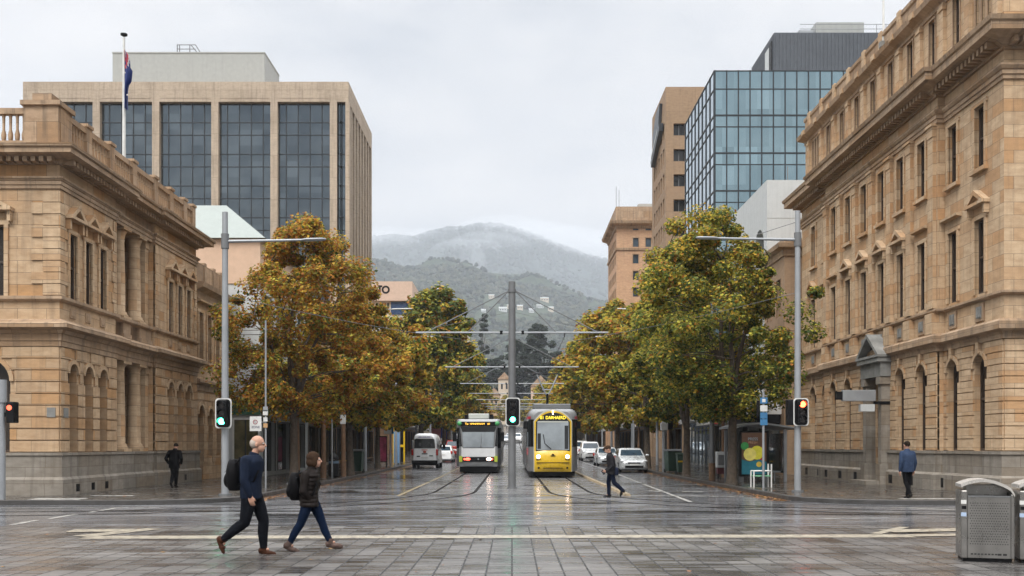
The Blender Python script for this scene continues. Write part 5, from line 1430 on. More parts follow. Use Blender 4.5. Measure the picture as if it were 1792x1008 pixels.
mb = MB(); mb.prism([(-.79, 2.86), (.79, 2.86), (.79, 2.93), (-.79, 2.93)], -.115, -.1, 'y'); mb.build('sun_visor', TPALE, cabp)
mb = MB(); mb.box(-.79, -.62, -.114, -.106, 1.5, 2.3); mb.build('cab_pillar', GLASS, cabp)
mb = MB(); mb.box(.6, .79, -.114, -.106, 1.5, 2.7); mb.build('cab_pillar', GLASS, cabp)
mb = MB(); mb.tube([(-.1, -.13, 1.5), (-.42, -.14, 1.78), (-.5, -.135, 2.25)], .018, 5); mb.build('wiper', BLACK, cabp)
text_mesh('01', .23, face_at(-.56, -.102, 3.1, .9), 'route_number', YELLED, yt_); text_mesh('DARHAERD', .23, face_at(.14, -.102, 3.1, .85), 'destination_text', YELLED, yt_)
mb = MB(); mb.box(-.03, .03, -.12, -.07, 3.28, 3.46); mb.build('top_lamp', HEADL, yt_)
mb = MB()                                   # bulging yellow nose
zs = [(.33, .08), (.45, .19), (.75, .25), (1.1, .24), (1.3, .17), (1.44, .085)]; xs_ = [-.95, -.8, -.5, 0, .5, .8, .95]
mb.add([(x, -b * (1 - .45 * (abs(x) / .95) ** 3) , z + .03 * (abs(x) / .95) ** 2 * (1 if z > 1.2 else 0)) for z, b in zs for x in xs_], [(j * 7 + i, j * 7 + i + 1, (j + 1) * 7 + i + 1, (j + 1) * 7 + i) for j in range(5) for i in range(6)], True)
mb.quad((-.95, 0, .33), (.95, 0, .33), (.95, -.05, .33), (-.95, -.05, .33)); nose = mb.build('nose', TYEL, yt_)
for z, hw in ((.80, .84), (.52, .5)):
    mb = MB(); mb.box(-hw, hw, -.262, -.18, z - .014, z + .014); mb.build('nose_seam', BLACK, nose)
for s_ in (-1, 1):
    mb = MB(); mb.ball((s_ * .74, -.175, 1.1), (.105, .05, .10)); mb.build('headlight', HEADL, yt_)
    mb = MB(); mb.ball((s_ * .73, -.15, .53), (.06, .06, .055)); mb.build('fog_lamp', BLACK, yt_)
    mb = MB(); mb.box(s_ * .74 - .12, s_ * .74 + .12, -.235, -.16, .965, 1.0); mb.build('lamp_brow', BLACK, yt_)
    mb = MB()                               # wrap-round black corner window
    mb.add([(s_ * (w_ + .008), y - .006, z) for z in (1.62, 3.02) for y, w_, _, _ in ST[:5]], [(i, i + 1, 6 + i, 5 + i) for i in range(4)], False); mb.build('corner_window', DARKGL, yt_)
    mb = MB()
    mb.add([(s_ * (w_ + .01), y - .006, z) for z in (1.2, 1.55) for y, w_, _, _ in ST[2:5]], [(i, i + 1, 4 + i, 3 + i) for i in range(2)], False)
    mb.add([(s_ * (w_ + .01), y - .006, z) for z in (3.05, 3.18) for y, w_, _, _ in ST[1:5]], [(i, i + 1, 5 + i, 4 + i) for i in range(3)], False); mb.build('side_graphic', TRED, yt_)
    mb = MB(); mb.box(s_ * 1.3, s_ * 1.5, .9, .98, 2.55, 2.95); mb.build('wing_mirror', BLACK, yt_)
mb = MB(); mb.box(-.12, .12, -.262, -.2, 1.13, 1.17); mb.box(-.06, .05, -.262, -.2, 1.2, 1.25); mb.build('nose_badge', BLACK, nose)
mb = MB(); mb.box(-1.15, 1.15, .3, L - .3, .10, .36); mb.build('underframe', BLACK, yt_)
mb = MB(); mb.box(-.98, .98, .9, 5.0, 3.6, 3.86); mb.build('roof_unit', GALVD, yt_, bevel=.04)
tram_sides(yt_, L, 1.5, 2.95, 1.325, 1.5, (1, 5, 8), TGREY)
pg = MB(); yp_ = 8.0
pg.cyl(0, yp_, 3.58, 4.75, .09, .07, 8); pg.box(-.28, .28, yp_ - .3, yp_ + .3, 3.6, 3.82); pm = pg.build('pantograph', BLACK, yt_)
mb = MB()
for s_ in (-1, 1): mb.tube([(s_ * .06, yp_, 4.7), (s_ * .3, yp_, 5.15), (s_ * .62, yp_, 5.9)], .042, 6)
mb.tube([(-.3, yp_, 5.0), (.3, yp_, 5.0)], .03, 6); mb.build('pantograph_arm', GALV, pm)
mb = MB(); mb.tube([(-.86, yp_, 5.86), (-.7, yp_, 5.94), (.7, yp_, 5.94), (.86, yp_, 5.86)], .045, 6); mb.build('collector_head', BLACK, pm)
yt_.location = (2.1, 51.2, gz(51))

# --- white fronted tram
wt_ = thing('tram', 'white and black fronted tram with green corner trim and orange destination sign', 'tram', (0, 0, 0), 'trams in the street')
mb = MB(); L = 20.
SW = [(0, 1.13, 3.12, .12), (.25, 1.24, 3.2, .14), (.7, 1.32, 3.24, .16), (L - .6, 1.32, 3.24, .16), (L, 1.2, 3.15, .12)]
loft(mb, [rsec(y, w_, .42, z1, r) for y, w_, z1, r in SW]); mb.build('body', TGREY, wt_)
mb = MB(); mb.box(-1.1, 1.1, -.03, .2, 3.02, 3.18); mb.build('roof_edge', TWHITE, wt_, bevel=.03)
mb = MB(); mb.box(-1.02, 1.02, -.06, .1, 2.80, 3.06); sb_ = mb.build('sign_box', BLACK, wt_, bevel=.02)
text_mesh('To', .17, face_at(-.68, -.064, 2.93), 'route_text', AMBER, wt_); text_mesh('HMNHMNHM', .15, face_at(-.06, -.064, 2.93, .95), 'destination_text', AMBER, wt_); text_mesh('61', .17, face_at(.62, -.064, 2.93), 'route_number', AMBER, wt_)
mb = MB(); mb.prism([(-1.05, 2.76), (1.05, 2.76), (.93, 2.46), (-.93, 2.46)], -.05, .1, 'y'); mb.build('sun_band', DARKGL, wt_)
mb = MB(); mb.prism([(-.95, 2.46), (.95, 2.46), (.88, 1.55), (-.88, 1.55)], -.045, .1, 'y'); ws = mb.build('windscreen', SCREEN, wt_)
mb = MB(); mb.tube([(.16, -.07, 1.58), (.16, -.07, 2.3)], .016, 5); mb.tube([(.10, -.07, 1.58), (.16, -.07, 1.8), (.22, -.07, 1.58)], .014, 5); mb.build('wiper', GALV, ws)
mb = MB(); mb.prism([(-1.0, 1.0), (1.0, 1.0), (1.0, 1.62), (.9, 1.5), (-.9, 1.5), (-1.0, 1.62)], -.055, .1, 'y'); mb.build('front_panel', TWHITE, wt_)
mb = MB(); mb.box(-1.02, 1.02, -.09, .12, .72, .985); bp = mb.build('bumper', BLACK, wt_, bevel=.03)
mb = MB(); mb.box(-.88, .88, -.05, .1, .46, .715); mb.build('skirt', GALVD, wt_)
for s_ in (-1, 1):
    mb = MB(); mb.ball((s_ * .62, -.1, .86), (.15, .03, .085)); mb.build('headlight', REDL if s_ < 0 else HEADL, wt_)
    mb = MB(); mb.ball((s_ * .80, -.1, .86), (.07, .03, .06)); mb.build('marker_lamp', REDL, wt_)
    mb = MB(); mb.box(s_ * .94, s_ * 1.13, -.10, -.02, .70, 1.04); mb.build('reflector_panel', TLIME, wt_)
    mb = MB(); mb.ball((s_ * 1.1, .02, 2.95), (.16, .14, .15)); mb.build('green_corner', TGREEN, wt_)
    mb = MB(); mb.add([(s_ * (w_ + .008), y - .006, z) for z in (1.5, 2.72) for y, w_, _, _ in SW[:3]], [(i, i + 1, 4 + i, 3 + i) for i in range(2)]); mb.prism([(s_ * .97, 1.62), (s_ * 1.12, 1.62), (s_ * 1.12, 2.72), (s_ * 1.08, 2.72)], -.03, .05, 'y'); mb.build('corner_window', DARKGL, wt_)
    mb = MB(); mb.box(s_ * 1.3, s_ * 1.52, .3, .38, 1.9, 2.45); mb.build('wing_mirror', BLACK, wt_)
mb = MB(); mb.disc((0, -.095, .86), (0, -1, 0), .05); mb.build('badge', GALV, bp)
mb = MB(); mb.box(-1.1, 1.1, .15, L - .3, .1, .46); mb.build('underframe', BLACK, wt_)
mb = MB(); mb.box(-.62, .62, .7, 3.6, 3.24, 3.56); mb.build('roof_unit', TPALE, wt_, bevel=.04)
mb = MB(); mb.box(-.85, -.64, .6, 3.7, 3.24, 3.5); mb.box(.64, .85, .6, 3.7, 3.24, 3.5); mb.build('roof_guard', BLACK, wt_)
tram_sides(wt_, L, 1.45, 2.7, 1.32, .8, (1, 5, 8), TGREY)
wt_.location = (-1.98, 58.6, gz(58.6))

# --- cars
def wheels(par, w_, r, ys, wd=.2):
    for y in ys:
        for s_ in (-1, 1):
            mb = MB(); x0, x1 = s_ * (w_ - wd), s_ * w_
            mb.tube([(x0, y, r), (x0 + s_ * .03, y, r), (x1 - s_ * .03, y, r), (x1, y, r)], [r * .93, r, r, r * .93], 18); wh = mb.build('wheel', BLACKR, par)
            mb = MB(); mb.disc((x1 + s_ * .004, y, r), (s_, 0, 0), r * .64, 14); 
            mb.build('rim', GALV, wh)


def make_car(label, paint, p, name='parked_car', cat='car', group=None, lit=False):
    """p: length, half width, height, belt, bonnet end, screen top, roof end, tail; the nose faces -Y"""
    L, W, Hh, B, bon, st, re, tail, clear = p
    t = thing(name, label, cat, (0, 0, 0), group); h = L / 2
    mb = MB(); zb = B - .17
    S_ = [(-h, .70 * W, .30, zb - .22), (-h + .05, .86 * W, .24, zb - .12), (-h + .25, .97 * W, clear, zb - .02), (-h + .55, W, clear, zb + .05), (bon, W, clear, B), (0, W, clear, B + .01), (tail - .3, W, clear, B + .02), (h - .15, .97 * W, clear + .02, B + .0), (h, .88 * W, .32, B - .08)]
    loft(mb, [rsec(y, w_, z0, z1, .12, 4, w_ * .9, .1) for y, w_, z0, z1 in S_]); mb.build('body', paint, t)
    def ring(z, ya, yb, w_, r=.12):
        P = []
        for cx_, cy_, a0 in ((w_ - r, yb - r, 0), (-w_ + r, yb - r, 90), (-w_ + r, ya + r, 180), (w_ - r, ya + r, 270)):
            for k in range(4): a = math.radians(a0 + 30 * k); P.append((cx_ + r * math.cos(a), cy_ + r * math.sin(a), z))
        return P
    z1, z2 = B - .03, Hh - .07
    mb = MB(); loft(mb, [ring(z1, bon, tail, W * .92), ring(z2, st, re, W * .76), ring(Hh - .015, st + .12, re - .1, W * .66), ring(Hh, st + .35, re - .3, W * .45)]); mb.build('cabin', paint, t)
    def lerp(a, b, f): return a + (b - a) * f
    def at_(f): z = lerp(z1, z2, f); return z, lerp(bon, st, f), lerp(tail, re, f), lerp(W * .92, W * .76, f)
    lo, hi = at_(.14), at_(.90)
    mb = MB(); e = .008
    mb.quad((-lo[3] + .10, lo[1] - e, lo[0]), (lo[3] - .10, lo[1] - e, lo[0]), (hi[3] - .09, hi[1] - e, hi[0]), (-hi[3] + .09, hi[1] - e, hi[0])); mb.build('windscreen', MIDG, t)
    mb = MB(); mb.quad((-lo[3] + .10, lo[2] + e, lo[0]), (lo[3] - .10, lo[2] + e, lo[0]), (hi[3] - .09, hi[2] + e, hi[0]), (-hi[3] + .09, hi[2] + e, hi[0])); mb.build('rear_window', MIDG, t)
    for s_ in (-1, 1):
        for f0, f1 in ((.04, .47), (.50, .95)):
            ya, yb = lerp(lo[1] + .2, lo[2] - .15, f0), lerp(lo[1] + .2, lo[2] - .15, f1); yc, yd = lerp(hi[1] + .12, hi[2] - .12, f0), lerp(hi[1] + .12, hi[2] - .12, f1)
            mb = MB(); mb.quad((s_ * (lo[3] + e), ya, lo[0]), (s_ * (lo[3] + e), yb, lo[0]), (s_ * (hi[3] + e), yd, hi[0]), (s_ * (hi[3] + e), yc, hi[0])); mb.build('side_window', GLASS, t)
        mb = MB(); mb.ball((s_ * W * .70, -h + .17, zb - .12), (.2, .13, .085)); mb.build('headlight', HEADL if lit else mat_hl, t)
        mb = MB(); mb.ball((s_ * W * .86, h - .10, B - .12), (.12, .1, .16)); mb.build('tail_light', TAILL, t)
        mb = MB(); mb.ball((s_ * (W + .09), bon + .35, B + .06), (.11, .07, .075)); mb.build('wing_mirror', paint, t)
    mb = MB(); mb.box(-W * .42, W * .42, -h - .012, -h + .2, zb - .27, zb - .19); gr = mb.build('grille', BLACK, t)
    mb = MB(); mb.box(-W * .62, W * .62, -h - .02, -h + .2, .30, .44); mb.build('lower_intake', BLACK, t)
    mb = MB(); mb.box(-.26, .26, -h - .035, -h + .05, .45, .555); mb.build('number_plate', WAWN, t)
    mb = MB(); mb.box(-.26, .26, h - .05, h + .02, B - .38, B - .27); mb.build('number_plate', WAWN, t)
    mb = MB(); mb.box(-W * .8, W * .8, -h + .35, h - .35, clear - .06, clear + .05); mb.build('underbody', BLACK, t)
    wheels(t, W + .004, .32 if Hh < 1.6 else .36, (-h + .82, h - .85))
    return t
mat_hl = mat('clear headlamp glass', (.6, .62, .64), .12, spec=.9)
SILV = mat('silver car paint', (.55, .57, .58), .28, .25, var=.04, coat=.6)
WHITEC = mat('white car paint', (.82, .83, .83), .28, var=.03, coat=.5)
DARKC = mat('dark grey car paint', (.05, .055, .06), .25, var=.1, coat=.6)
REDC = mat('red car paint', (.32, .03, .025), .28, var=.1, coat=.5)
HATCH = (4.3, .89, 1.50, 1.0, -1.05, -.2, 1.35, 1.95, .2)
SUVP = (4.7, .93, 1.80, 1.12, -1.1, -.45, 1.75, 2.15, .27)
SEDAN = (4.5, .88, 1.46, .98, -1.0, -.15, 1.0, 1.75, .2)
GP = 'cars parked along the right kerb'
c = make_car('silver hatchback parked nearest on the right, in front of the row', SILV, HATCH, group=GP); c.location = (7.35, 62, gz(61))
c2 = make_car('white four wheel drive parked third along the right kerb', WHITEC, SUVP, group=GP); c2.location = (7.2, 92, gz(91))
c3 = make_car('pale silver sedan parked second along the right kerb, behind the hatchback', SILV, SEDAN, group=GP); c3.location = (7.3, 77, gz(76))
dup(c2, 'white four wheel drive parked fourth along the right kerb', (7.2, 105, gz(104))); dup(c, 'silver hatchback parked fifth along the right kerb', (7.2, 119, gz(118)))
GT = 'cars driving up the street on the left'
d = make_car('white car driving away just ahead of the white minibus', WHITEC, HATCH, 'moving_car', 'car', GT); d.rotation_euler = (0, 0, PI); d.location = (-6.0, 88, gz(88))
d2 = make_car('small red and white car ahead of the other cars on the left lane', REDC, SUVP, 'moving_car', 'car', GT); d2.rotation_euler = (0, 0, PI); d2.location = (-6.3, 109, gz(109))
mb = MB(); mb.box(-.75, .75, -2.4, -2.36, .95, 1.3)
mb = MB(); mb.box(-.7, .7, 2.34, 2.40, .62, .95); mb.build('tail_panel', WHITEC, d2)
for i, (x, y, src, lb_) in enumerate(((-.9, 176, c, 'distant silver car on the rise seen left of the centre pole'), (.9, 184, c2, 'distant white car on the rise seen right of the centre pole'), (-.4, 198, c3, 'farthest pale car on the rise behind the centre pole'))):
    dup(src, lb_, (x, y, gz(y)))['group'] = 'distant cars between the trams'

# --- white minibus seen from behind
v = thing('minibus', 'white high roofed minibus driving away with a wide dark rear window', 'minibus', (0, 0, 0))
mb = MB(); L = 5.2
loft(mb, [rsec(0, .80, .40, 2.28, .36, 5, .68), rsec(.08, .90, .36, 2.40, .40, 5, .76), rsec(.35, .94, .34, 2.47, .42, 5, .80), rsec(3.9, .94, .34, 2.47, .42, 5, .80), rsec(4.5, .92, .34, 2.1, .4, 5, .8), rsec(5.0, .88, .34, 1.2, .2, 5, .85), rsec(5.2, .8, .4, 1.0, .2, 5, .75)]); mb.build('body', WHITEC, v)
mb = MB(); mb.prism([(-.74, 1.42), (.74, 1.42), (.69, 2.02), (.6, 2.09), (-.6, 2.09), (-.69, 2.02)], -.02, .1, 'y'); rw_ = mb.build('rear_window', GLASS, v)
for s_ in (-1, 1):
    mb = MB(); mb.ball((s_ * .32, -.012, 1.7), (.13, .012, .17)); mb.build('headrest', mat('seat back behind glass', (.06, .065, .065), .6), rw_)
    mb = MB(); mb.box(s_ * .80, s_ * .93, -.02, .14, .93, 1.36); mb.build('tail_light', TAILL, v, bevel=.03)
    mb = MB(); mb.box(s_ * .945, s_ * .951, .5, 3.6, 1.4, 2.0); mb.build('side_window', GLASS, v)
    mb = MB(); mb.box(s_ * .96, s_ * 1.16, 4.2, 4.3, 1.35, 1.7); mb.build('wing_mirror', BLACK, v)
mb = MB(); mb.box(-.9, .9, -.1, .2, .34, .58); mb.build('bumper', BLACK, v, bevel=.03)
mb = MB(); mb.box(-.24, .24, -.03, .02, .72, .84); mb.build('number_plate', WAWN, v)
mb = MB(); mb.box(-.2, .2, -.028, .02, 1.0, 1.08); mb.build('door_handle', GALVD, v)
RLET = mat('faded red lettering', (.5, .12, .08), .5); PLET = mat('violet lettering', (.2, .16, .45), .5)
mb = MB(); mb.box(-.22, .2, -.022, .02, 1.28, 1.33); mb.ball((0, -.02, 1.17), (.12, .012, .08)); mb.build('red_emblem', RLET, v)
mb = MB()
for k in range(11): mb.box(-.42 + k * .075, -.42 + k * .075 + .05, -.002, .05, 2.165, 2.165 + (.075 if k not in (3, 7) else .04))
mb.build('roof_lettering', PLET, v)
mb = MB(); mb.box(-.55, -.32, -.022, .02, .82, .90); mb.build('black_badge', BLACK, v)
mb = MB(); mb.box(.32, .58, -.022, .02, .86, .94); mb.build('green_badge', mat('dull green badge', (.12, .16, .12), .5), v)
mb = MB(); mb.box(-.78, .78, .35, 4.8, .22, .36); mb.build('underbody', BLACK, v)
wheels(v, .93, .34, (.95, 4.1), .22)
v.location = (-6.1, 69.5, gz(69.5)); 
# ---------------------------------------------------------------- street furniture
def lantern(par, x, y, z, w_=.5, h_=.92, lit='green', border=True):
    """signal head facing -Y, centre at x,z"""
    mb = MB(); n = 5; r = .1
    def rr_(hw, hh): return [(x + sx * (hw - r) + r * math.cos(a), z + sz * (hh - r) + r * math.sin(a)) for sx, sz, a0 in ((1, 1, 0), (-1, 1, 90), (-1, -1, 180), (1, -1, 270)) for a in [math.radians(a0 + 90 * k / n) for k in range(n + 1)]]
    mb.prism(rr_(w_ / 2, h_ / 2), y - .02, y, 'y'); bd = mb.build('backboard_border', WAWN, par)
    mb = MB(); mb.prism(rr_(w_ / 2 - .035, h_ / 2 - .035), y - .032, y - .018, 'y'); mb.build('backboard', BLACK, bd)
    mb = MB(); mb.box(x - .14, x + .14, y - .2, y - .03, z - h_ * .43, z + h_ * .43); hs = mb.build('signal_housing', BLACK, par, bevel=.02)
    mb = MB(); mb.box(x - .1, x + .1, y, y + .16, z - .3, z + .3); mb.build('rear_box', BLACK, par)
    for k, nm in enumerate(('red', 'amber', 'green')):
        zc = z + h_ * .27 * (1 - k); on = nm == lit
        mb = MB(); mb.disc((x, y - .206, zc), (0, -1, 0), .1, 16); mb.build('lens', (SIGG if nm == 'green' else SIGR) if on else LENS, hs)
        mb = MB(); P = []
        for q, yy in ((.108, y - .2), (.108, y - .36)):
            P.append([(x + q * math.cos(a), yy, zc + q * math.sin(a)) for a in [PI * (-.12 + 1.24 * j / 10) for j in range(11)]])
        mb.add(P[0] + P[1], [(j, j + 1, 12 + j, 11 + j) for j in range(10)]); mb.build('visor', BLACK, hs)


def signal_mast(label, X, Y, h, arm_z, arm_to, lz, lit, r=.105, extra=None):
    t = thing('signal_mast', label, 'traffic light', (X, Y, .14), 'tall signal masts')
    mb = MB(); mb.tube([(X, Y, .1), (X, Y, 2.4), (X, Y, h)], [r * 1.1, r * 1.05, r * .82], 14); mb.build('pole', GALV, t)
    mb = MB(); mb.cyl(X, Y, .13, .2, r * 1.9, r * 1.9, 14); mb.build('base_plate', GALVD, t)
    s_ = 1 if arm_to > X else -1; L = abs(arm_to - X)
    mb = MB(); mb.tube([(X, Y, arm_z - .03), (X + s_ * L * .55, Y, arm_z), (X + s_ * (L - .2), Y, arm_z + .03)], [.05, .04, .03], 8); mb.build('arm', GALV, t)
    mb = MB(); mb.tube([(arm_to - s_ * .75, Y, arm_z + .01), (arm_to - s_ * .6, Y, arm_z + .02), (arm_to - s_ * .1, Y, arm_z + .035), (arm_to, Y, arm_z + .04)], [(.04, .035), (.13, .05), (.12, .045), (.05, .02)], 10); mb.build('luminaire', GALV, t)
    mb = MB(); mb.cyl(X, Y, arm_z - .25, arm_z + .2, r * 1.15, r * 1.15, 14); mb.build('collar', GALVD, t)
    lantern(t, X + (.0 if lit != 'red' else .06), Y - r - .06, lz, lit=lit)
    if extra: extra(t)
    return t
def ex_right(t):
    mb = MB(); mb.box(9.47 - .36, 9.47 - .12, 32.9, 33.2, 2.35, 3.2); mb.build('side_signal', BLACK, t, bevel=.03)
    mb = MB(); mb.tube([(9.47, 33, 9.1), (8.1, 33, 8.66)], .012, 5); mb.build('stay', GALVD, t)
signal_mast('tall grey signal mast with green light on the left corner behind the walking couple', -8.82, 30.6, 8.85, 7.98, -5.72, 2.66, 'green')
signal_mast('tall grey signal mast with red light on the right corner beside the bus shelter', 9.47, 33, 9.45, 8.53, 6.1, 2.78, 'red', extra=ex_right)
t = thing('signal_post', 'short grey signal post with red light at the left edge of the photo', 'traffic light', (-14.55, 28.4, .14))
mb = MB(); mb.tube([(-14.55, 28.4, .1), (-14.55, 28.4, 3.42)], .095, 12); mb.build('pole', GALV, t)
mb = MB(); mb.cyl(-14.55, 28.4, 2.9, 3.55, .13, .13, 12); mb.build('cap', GALV, t)
mb = MB(); mb.box(-14.47, -14.32, 28.35, 28.45, 2.5, 2.62); mb.build('bracket', BLACK, t)
mb = MB(); mb.box(-14.36, -14.14, 28.25, 28.55, 2.32, 2.92); hs = mb.build('signal_housing', BLACK, t, bevel=.02)
mb = MB(); mb.disc((-14.27, 28.244, 2.75), (0, -1, 0), .075); mb.build('lens', mat('dim red signal lamp', (.8, .08, .04), .3, emit=(1, .1, .05), es=3, rvar=0), hs)

# tram wire poles along the centre of the street
def wire_pole(label, Y, first=False):
    z0 = gz(Y); t = thing('tram_wire_pole', label, 'pole', (0, Y, z0), 'tram wire poles along the centre of the street')
    h = 8.06; az = 6.08
    mb = MB(); mb.tube([(0, Y, z0 - .05), (0, Y, z0 + h)], [.15, .135], 12 if first else 8); mb.build('pole', GALVD, t)
    mb = MB(); mb.cyl(0, Y, z0, z0 + .06, .2, .2, 12); mb.build('base_plate', GALVD, t)
    for s_ in (-1, 1):
        mb = MB(); mb.tube([(s_ * .13, Y, z0 + az), (s_ * 3.75, Y, z0 + az)], .034, 8); ar = mb.build('cross_arm', GALV, t)
        mb = MB(); mb.cyl(s_ * .42, Y, z0 + az - .07, z0 + az + .07, .06, .06, 8); mb.build('insulator', BLACK, ar)
        mb = MB(); mb.tube([(s_ * 2.05, Y, z0 + az), (s_ * 2.05, Y, z0 + az - .16)], .02, 5); mb.build('wire_hanger', BLACK, ar)
        if first or Y < 80:
            for x1 in ((1.7, 3.3) if first else (3.3,)):
                mb = MB(); mb.tube([(s_ * .12, Y, z0 + h - .35), (s_ * x1, Y, z0 + az + .03)], .022, 5); mb.build('stay', GALVD, t)
    mb = MB(); mb.cyl(0, Y, z0 + h - .42, z0 + h - .3, .165, .165, 12); mb.build('collar', GALVD, t)
    if first: lantern(t, .03, Y - .22, 2.98, .56, 1.1, 'green')
    return t
ords = ['nearest, with a green signal light', 'second', 'third', 'fourth', 'fifth', 'sixth', 'seventh', 'eighth', 'ninth']
for i, Y in enumerate((38.8, 56, 72, 88, 104, 120, 136, 152, 170)): wire_pole('grey tram wire pole on the street centre line, ' + ords[i], Y, i == 0)
for s_ in (-1, 1):
    mb = MB(); x = s_ * 2.05
    P = [(x, y, gz(y) + 5.92) for y in (38.8, 56, 72, 88, 104, 120, 136, 152, 170, 200, 240)]
    mb.tube(P, .011, 4); tag(mb.build('overhead_wire', BLACK), 'thin tram contact wire above the ' + ('left' if s_ < 0 else 'right') + ' hand track', 'wire', 'tram contact wires')
for i, (a, b, lb_) in enumerate((((-8.82, 30.6, 6.3), (-2.05, 40, 5.95), 'thin span wire from the left signal mast to the left tram wire'), ((9.47, 33, 6.75), (2.05, 42, 6.0), 'thin span wire from the right signal mast to the right tram wire'), ((0, 38.8, 6.9), (-8.9, 60, 8.2), 'thin span wire from the centre pole to a left street lamp'), ((0, 38.8, 6.9), (9.2, 62, 8.2), 'thin span wire from the centre pole to a right street lamp'))):
    A, B = Vector(a), Vector(b); mb = MB(); mb.tube([A.lerp(B, k / 8) - Vector((0, 0, .12 * math.sin(PI * k / 8))) for k in range(9)], .008, 4)
    tag(mb.build('span_wire', GALVD), lb_, 'wire', 'span wires over the street')

# street lamps under the trees
def street_lamp(label, X, Y, s_):
    z0 = gz(Y) + .13; t = thing('street_lamp', label, 'street lamp', (X, Y, z0), 'street lamps along both kerbs')
    mb = MB(); mb.tube([(X, Y, z0 - .1), (X, Y, z0 + 10)], [.115, .07], 10); mb.build('pole', GALV, t)
    mb = MB(); mb.tube([(X, Y, z0 + 9.65), (X + s_ * 1.7, Y, z0 + 9.75)], [.04, .03], 6); mb.build('arm', GALV, t)
    mb = MB(); mb.tube([(X + s_ * 1.6, Y, z0 + 9.74), (X + s_ * 1.8, Y, z0 + 9.75), (X + s_ * 2.7, Y, z0 + 9.77), (X + s_ * 2.85, Y, z0 + 9.77)], [(.03, .03), (.11, .045), (.10, .04), (.04, .02)], 8); mb.build('luminaire', WAWN, t)
    return t
for X, s_, side in ((-8.85, 1, 'left'), (9.2, -1, 'right')):
    for Y, o_ in ((60, 'nearest'), (76, 'second'), (92, 'third'), (108, 'fourth'), (124, 'fifth'), (146, 'sixth')):
        street_lamp(f'grey street lamp on the {side} pavement, {o_} under the trees', X, Y, s_)
for i, (px, Y, h, lb_) in enumerate(((1150, 61.5, 3.3, 'grey post right of the silver hatchback'), (1109, 73, 3.4, 'grey post directly behind the silver hatchback'), (1077, 86, 3.5, 'grey post between the silver hatchback and the pale sedan'), (1054, 99, 3.6, 'grey post left of the pale silver sedan'), (1025, 121, 3.9, 'grey post above the white four wheel drive'), (655, 66, 3.0, 'slim grey post left of the pink poster stand'), (581, 46.5, 2.9, 'slim grey post beside the black litter bin'))):
    x = X_at(px, Y); z0 = gz(Y) + .13; t = thing('kerb_post', lb_, 'post', (x, Y, z0), 'grey posts along the kerbs')
    mb = MB(); mb.tube([(x, Y, z0 - .1), (x, Y, z0 + h)], [.085, .08] if i < 5 else [.04, .04], 8); mb.build('pole', GALV, t)
    mb = MB(); mb.cyl(x, Y, z0 + h, z0 + h + .04, .1 if i < 5 else .05, .08 if i < 5 else .04, 8); mb.build('cap', WAWN, t)
    mb = MB(); mb.cyl(x, Y, z0, z0 + .3, .1 if i < 5 else .05, .1 if i < 5 else .05, 8); mb.build('sleeve', GALVD, t)
# post with white control box
Y = 57.2; x = X_at(1162, Y); z0 = gz(Y) + .13
t = thing('control_post', 'thick grey post with a white box and dark sign near the right wheelie bins', 'post', (x, Y, z0))
mb = MB(); mb.tube([(x, Y, z0 - .1), (x, Y, z0 + 4.3)], .11, 10); mb.build('pole', GALV, t)
mb = MB(); mb.box(x - .2, x + .2, Y - .2, Y + .1, z0 + 2.4, z0 + 2.85); mb.build('control_box', WAWN, t, bevel=.03)
mb = MB(); mb.box(x + .22, x + .5, Y - .1, Y, z0 + 2.45, z0 + 2.95); mb.build('sign_plate', BLACK, t)

# no-parking style sign with its pole
Y = 36.; x = X_at(465, Y); xs = X_at(448, Y)
t = thing('street_sign', 'white sign with a dark red ring and small text on a slim pole', 'street sign', (x, Y, .14))
mb = MB(); mb.tube([(x, Y, .1), (x, Y, 6.2)], .035, 8); mb.build('pole', GALV, t)
mb = MB(); mb.box(xs - .21, xs + .21, Y - .06, Y - .045, 2.2, 2.73); pl = mb.build('sign_plate', WAWN, t)
mb = MB(); mb.box(xs + .1, x, Y - .045, Y - .02, 2.5, 2.54); mb.build('bracket', GALVD, t)
mb = MB(); mb.disc((xs - .01, Y - .064, 2.525), (0, -1, 0), .085, 20, .06)
mb.build('red_ring', mat('dark red ring', (.25, .03, .05), .5), pl)
text_mesh('C', .1, face_at(xs - .01, Y - .064, 2.525), 'ring_letter', BLACK, pl); text_mesh('ZONE', .105, face_at(xs, Y - .064, 2.34), 'lettering', mat('slate lettering', (.10, .10, .16), .5), pl)
for z, m_, r in ((2.86, WAWN, .09), (2.62, WAWN, .075), (2.4, mat('tan sticker', (.5, .3, .14), .5), .075), (3.0, GALV, .085)):
    mb = MB(); mb.box(x - r, x + r, Y - .05, Y - .038, z - r, z + r); mb.build('small_plate', m_, t)

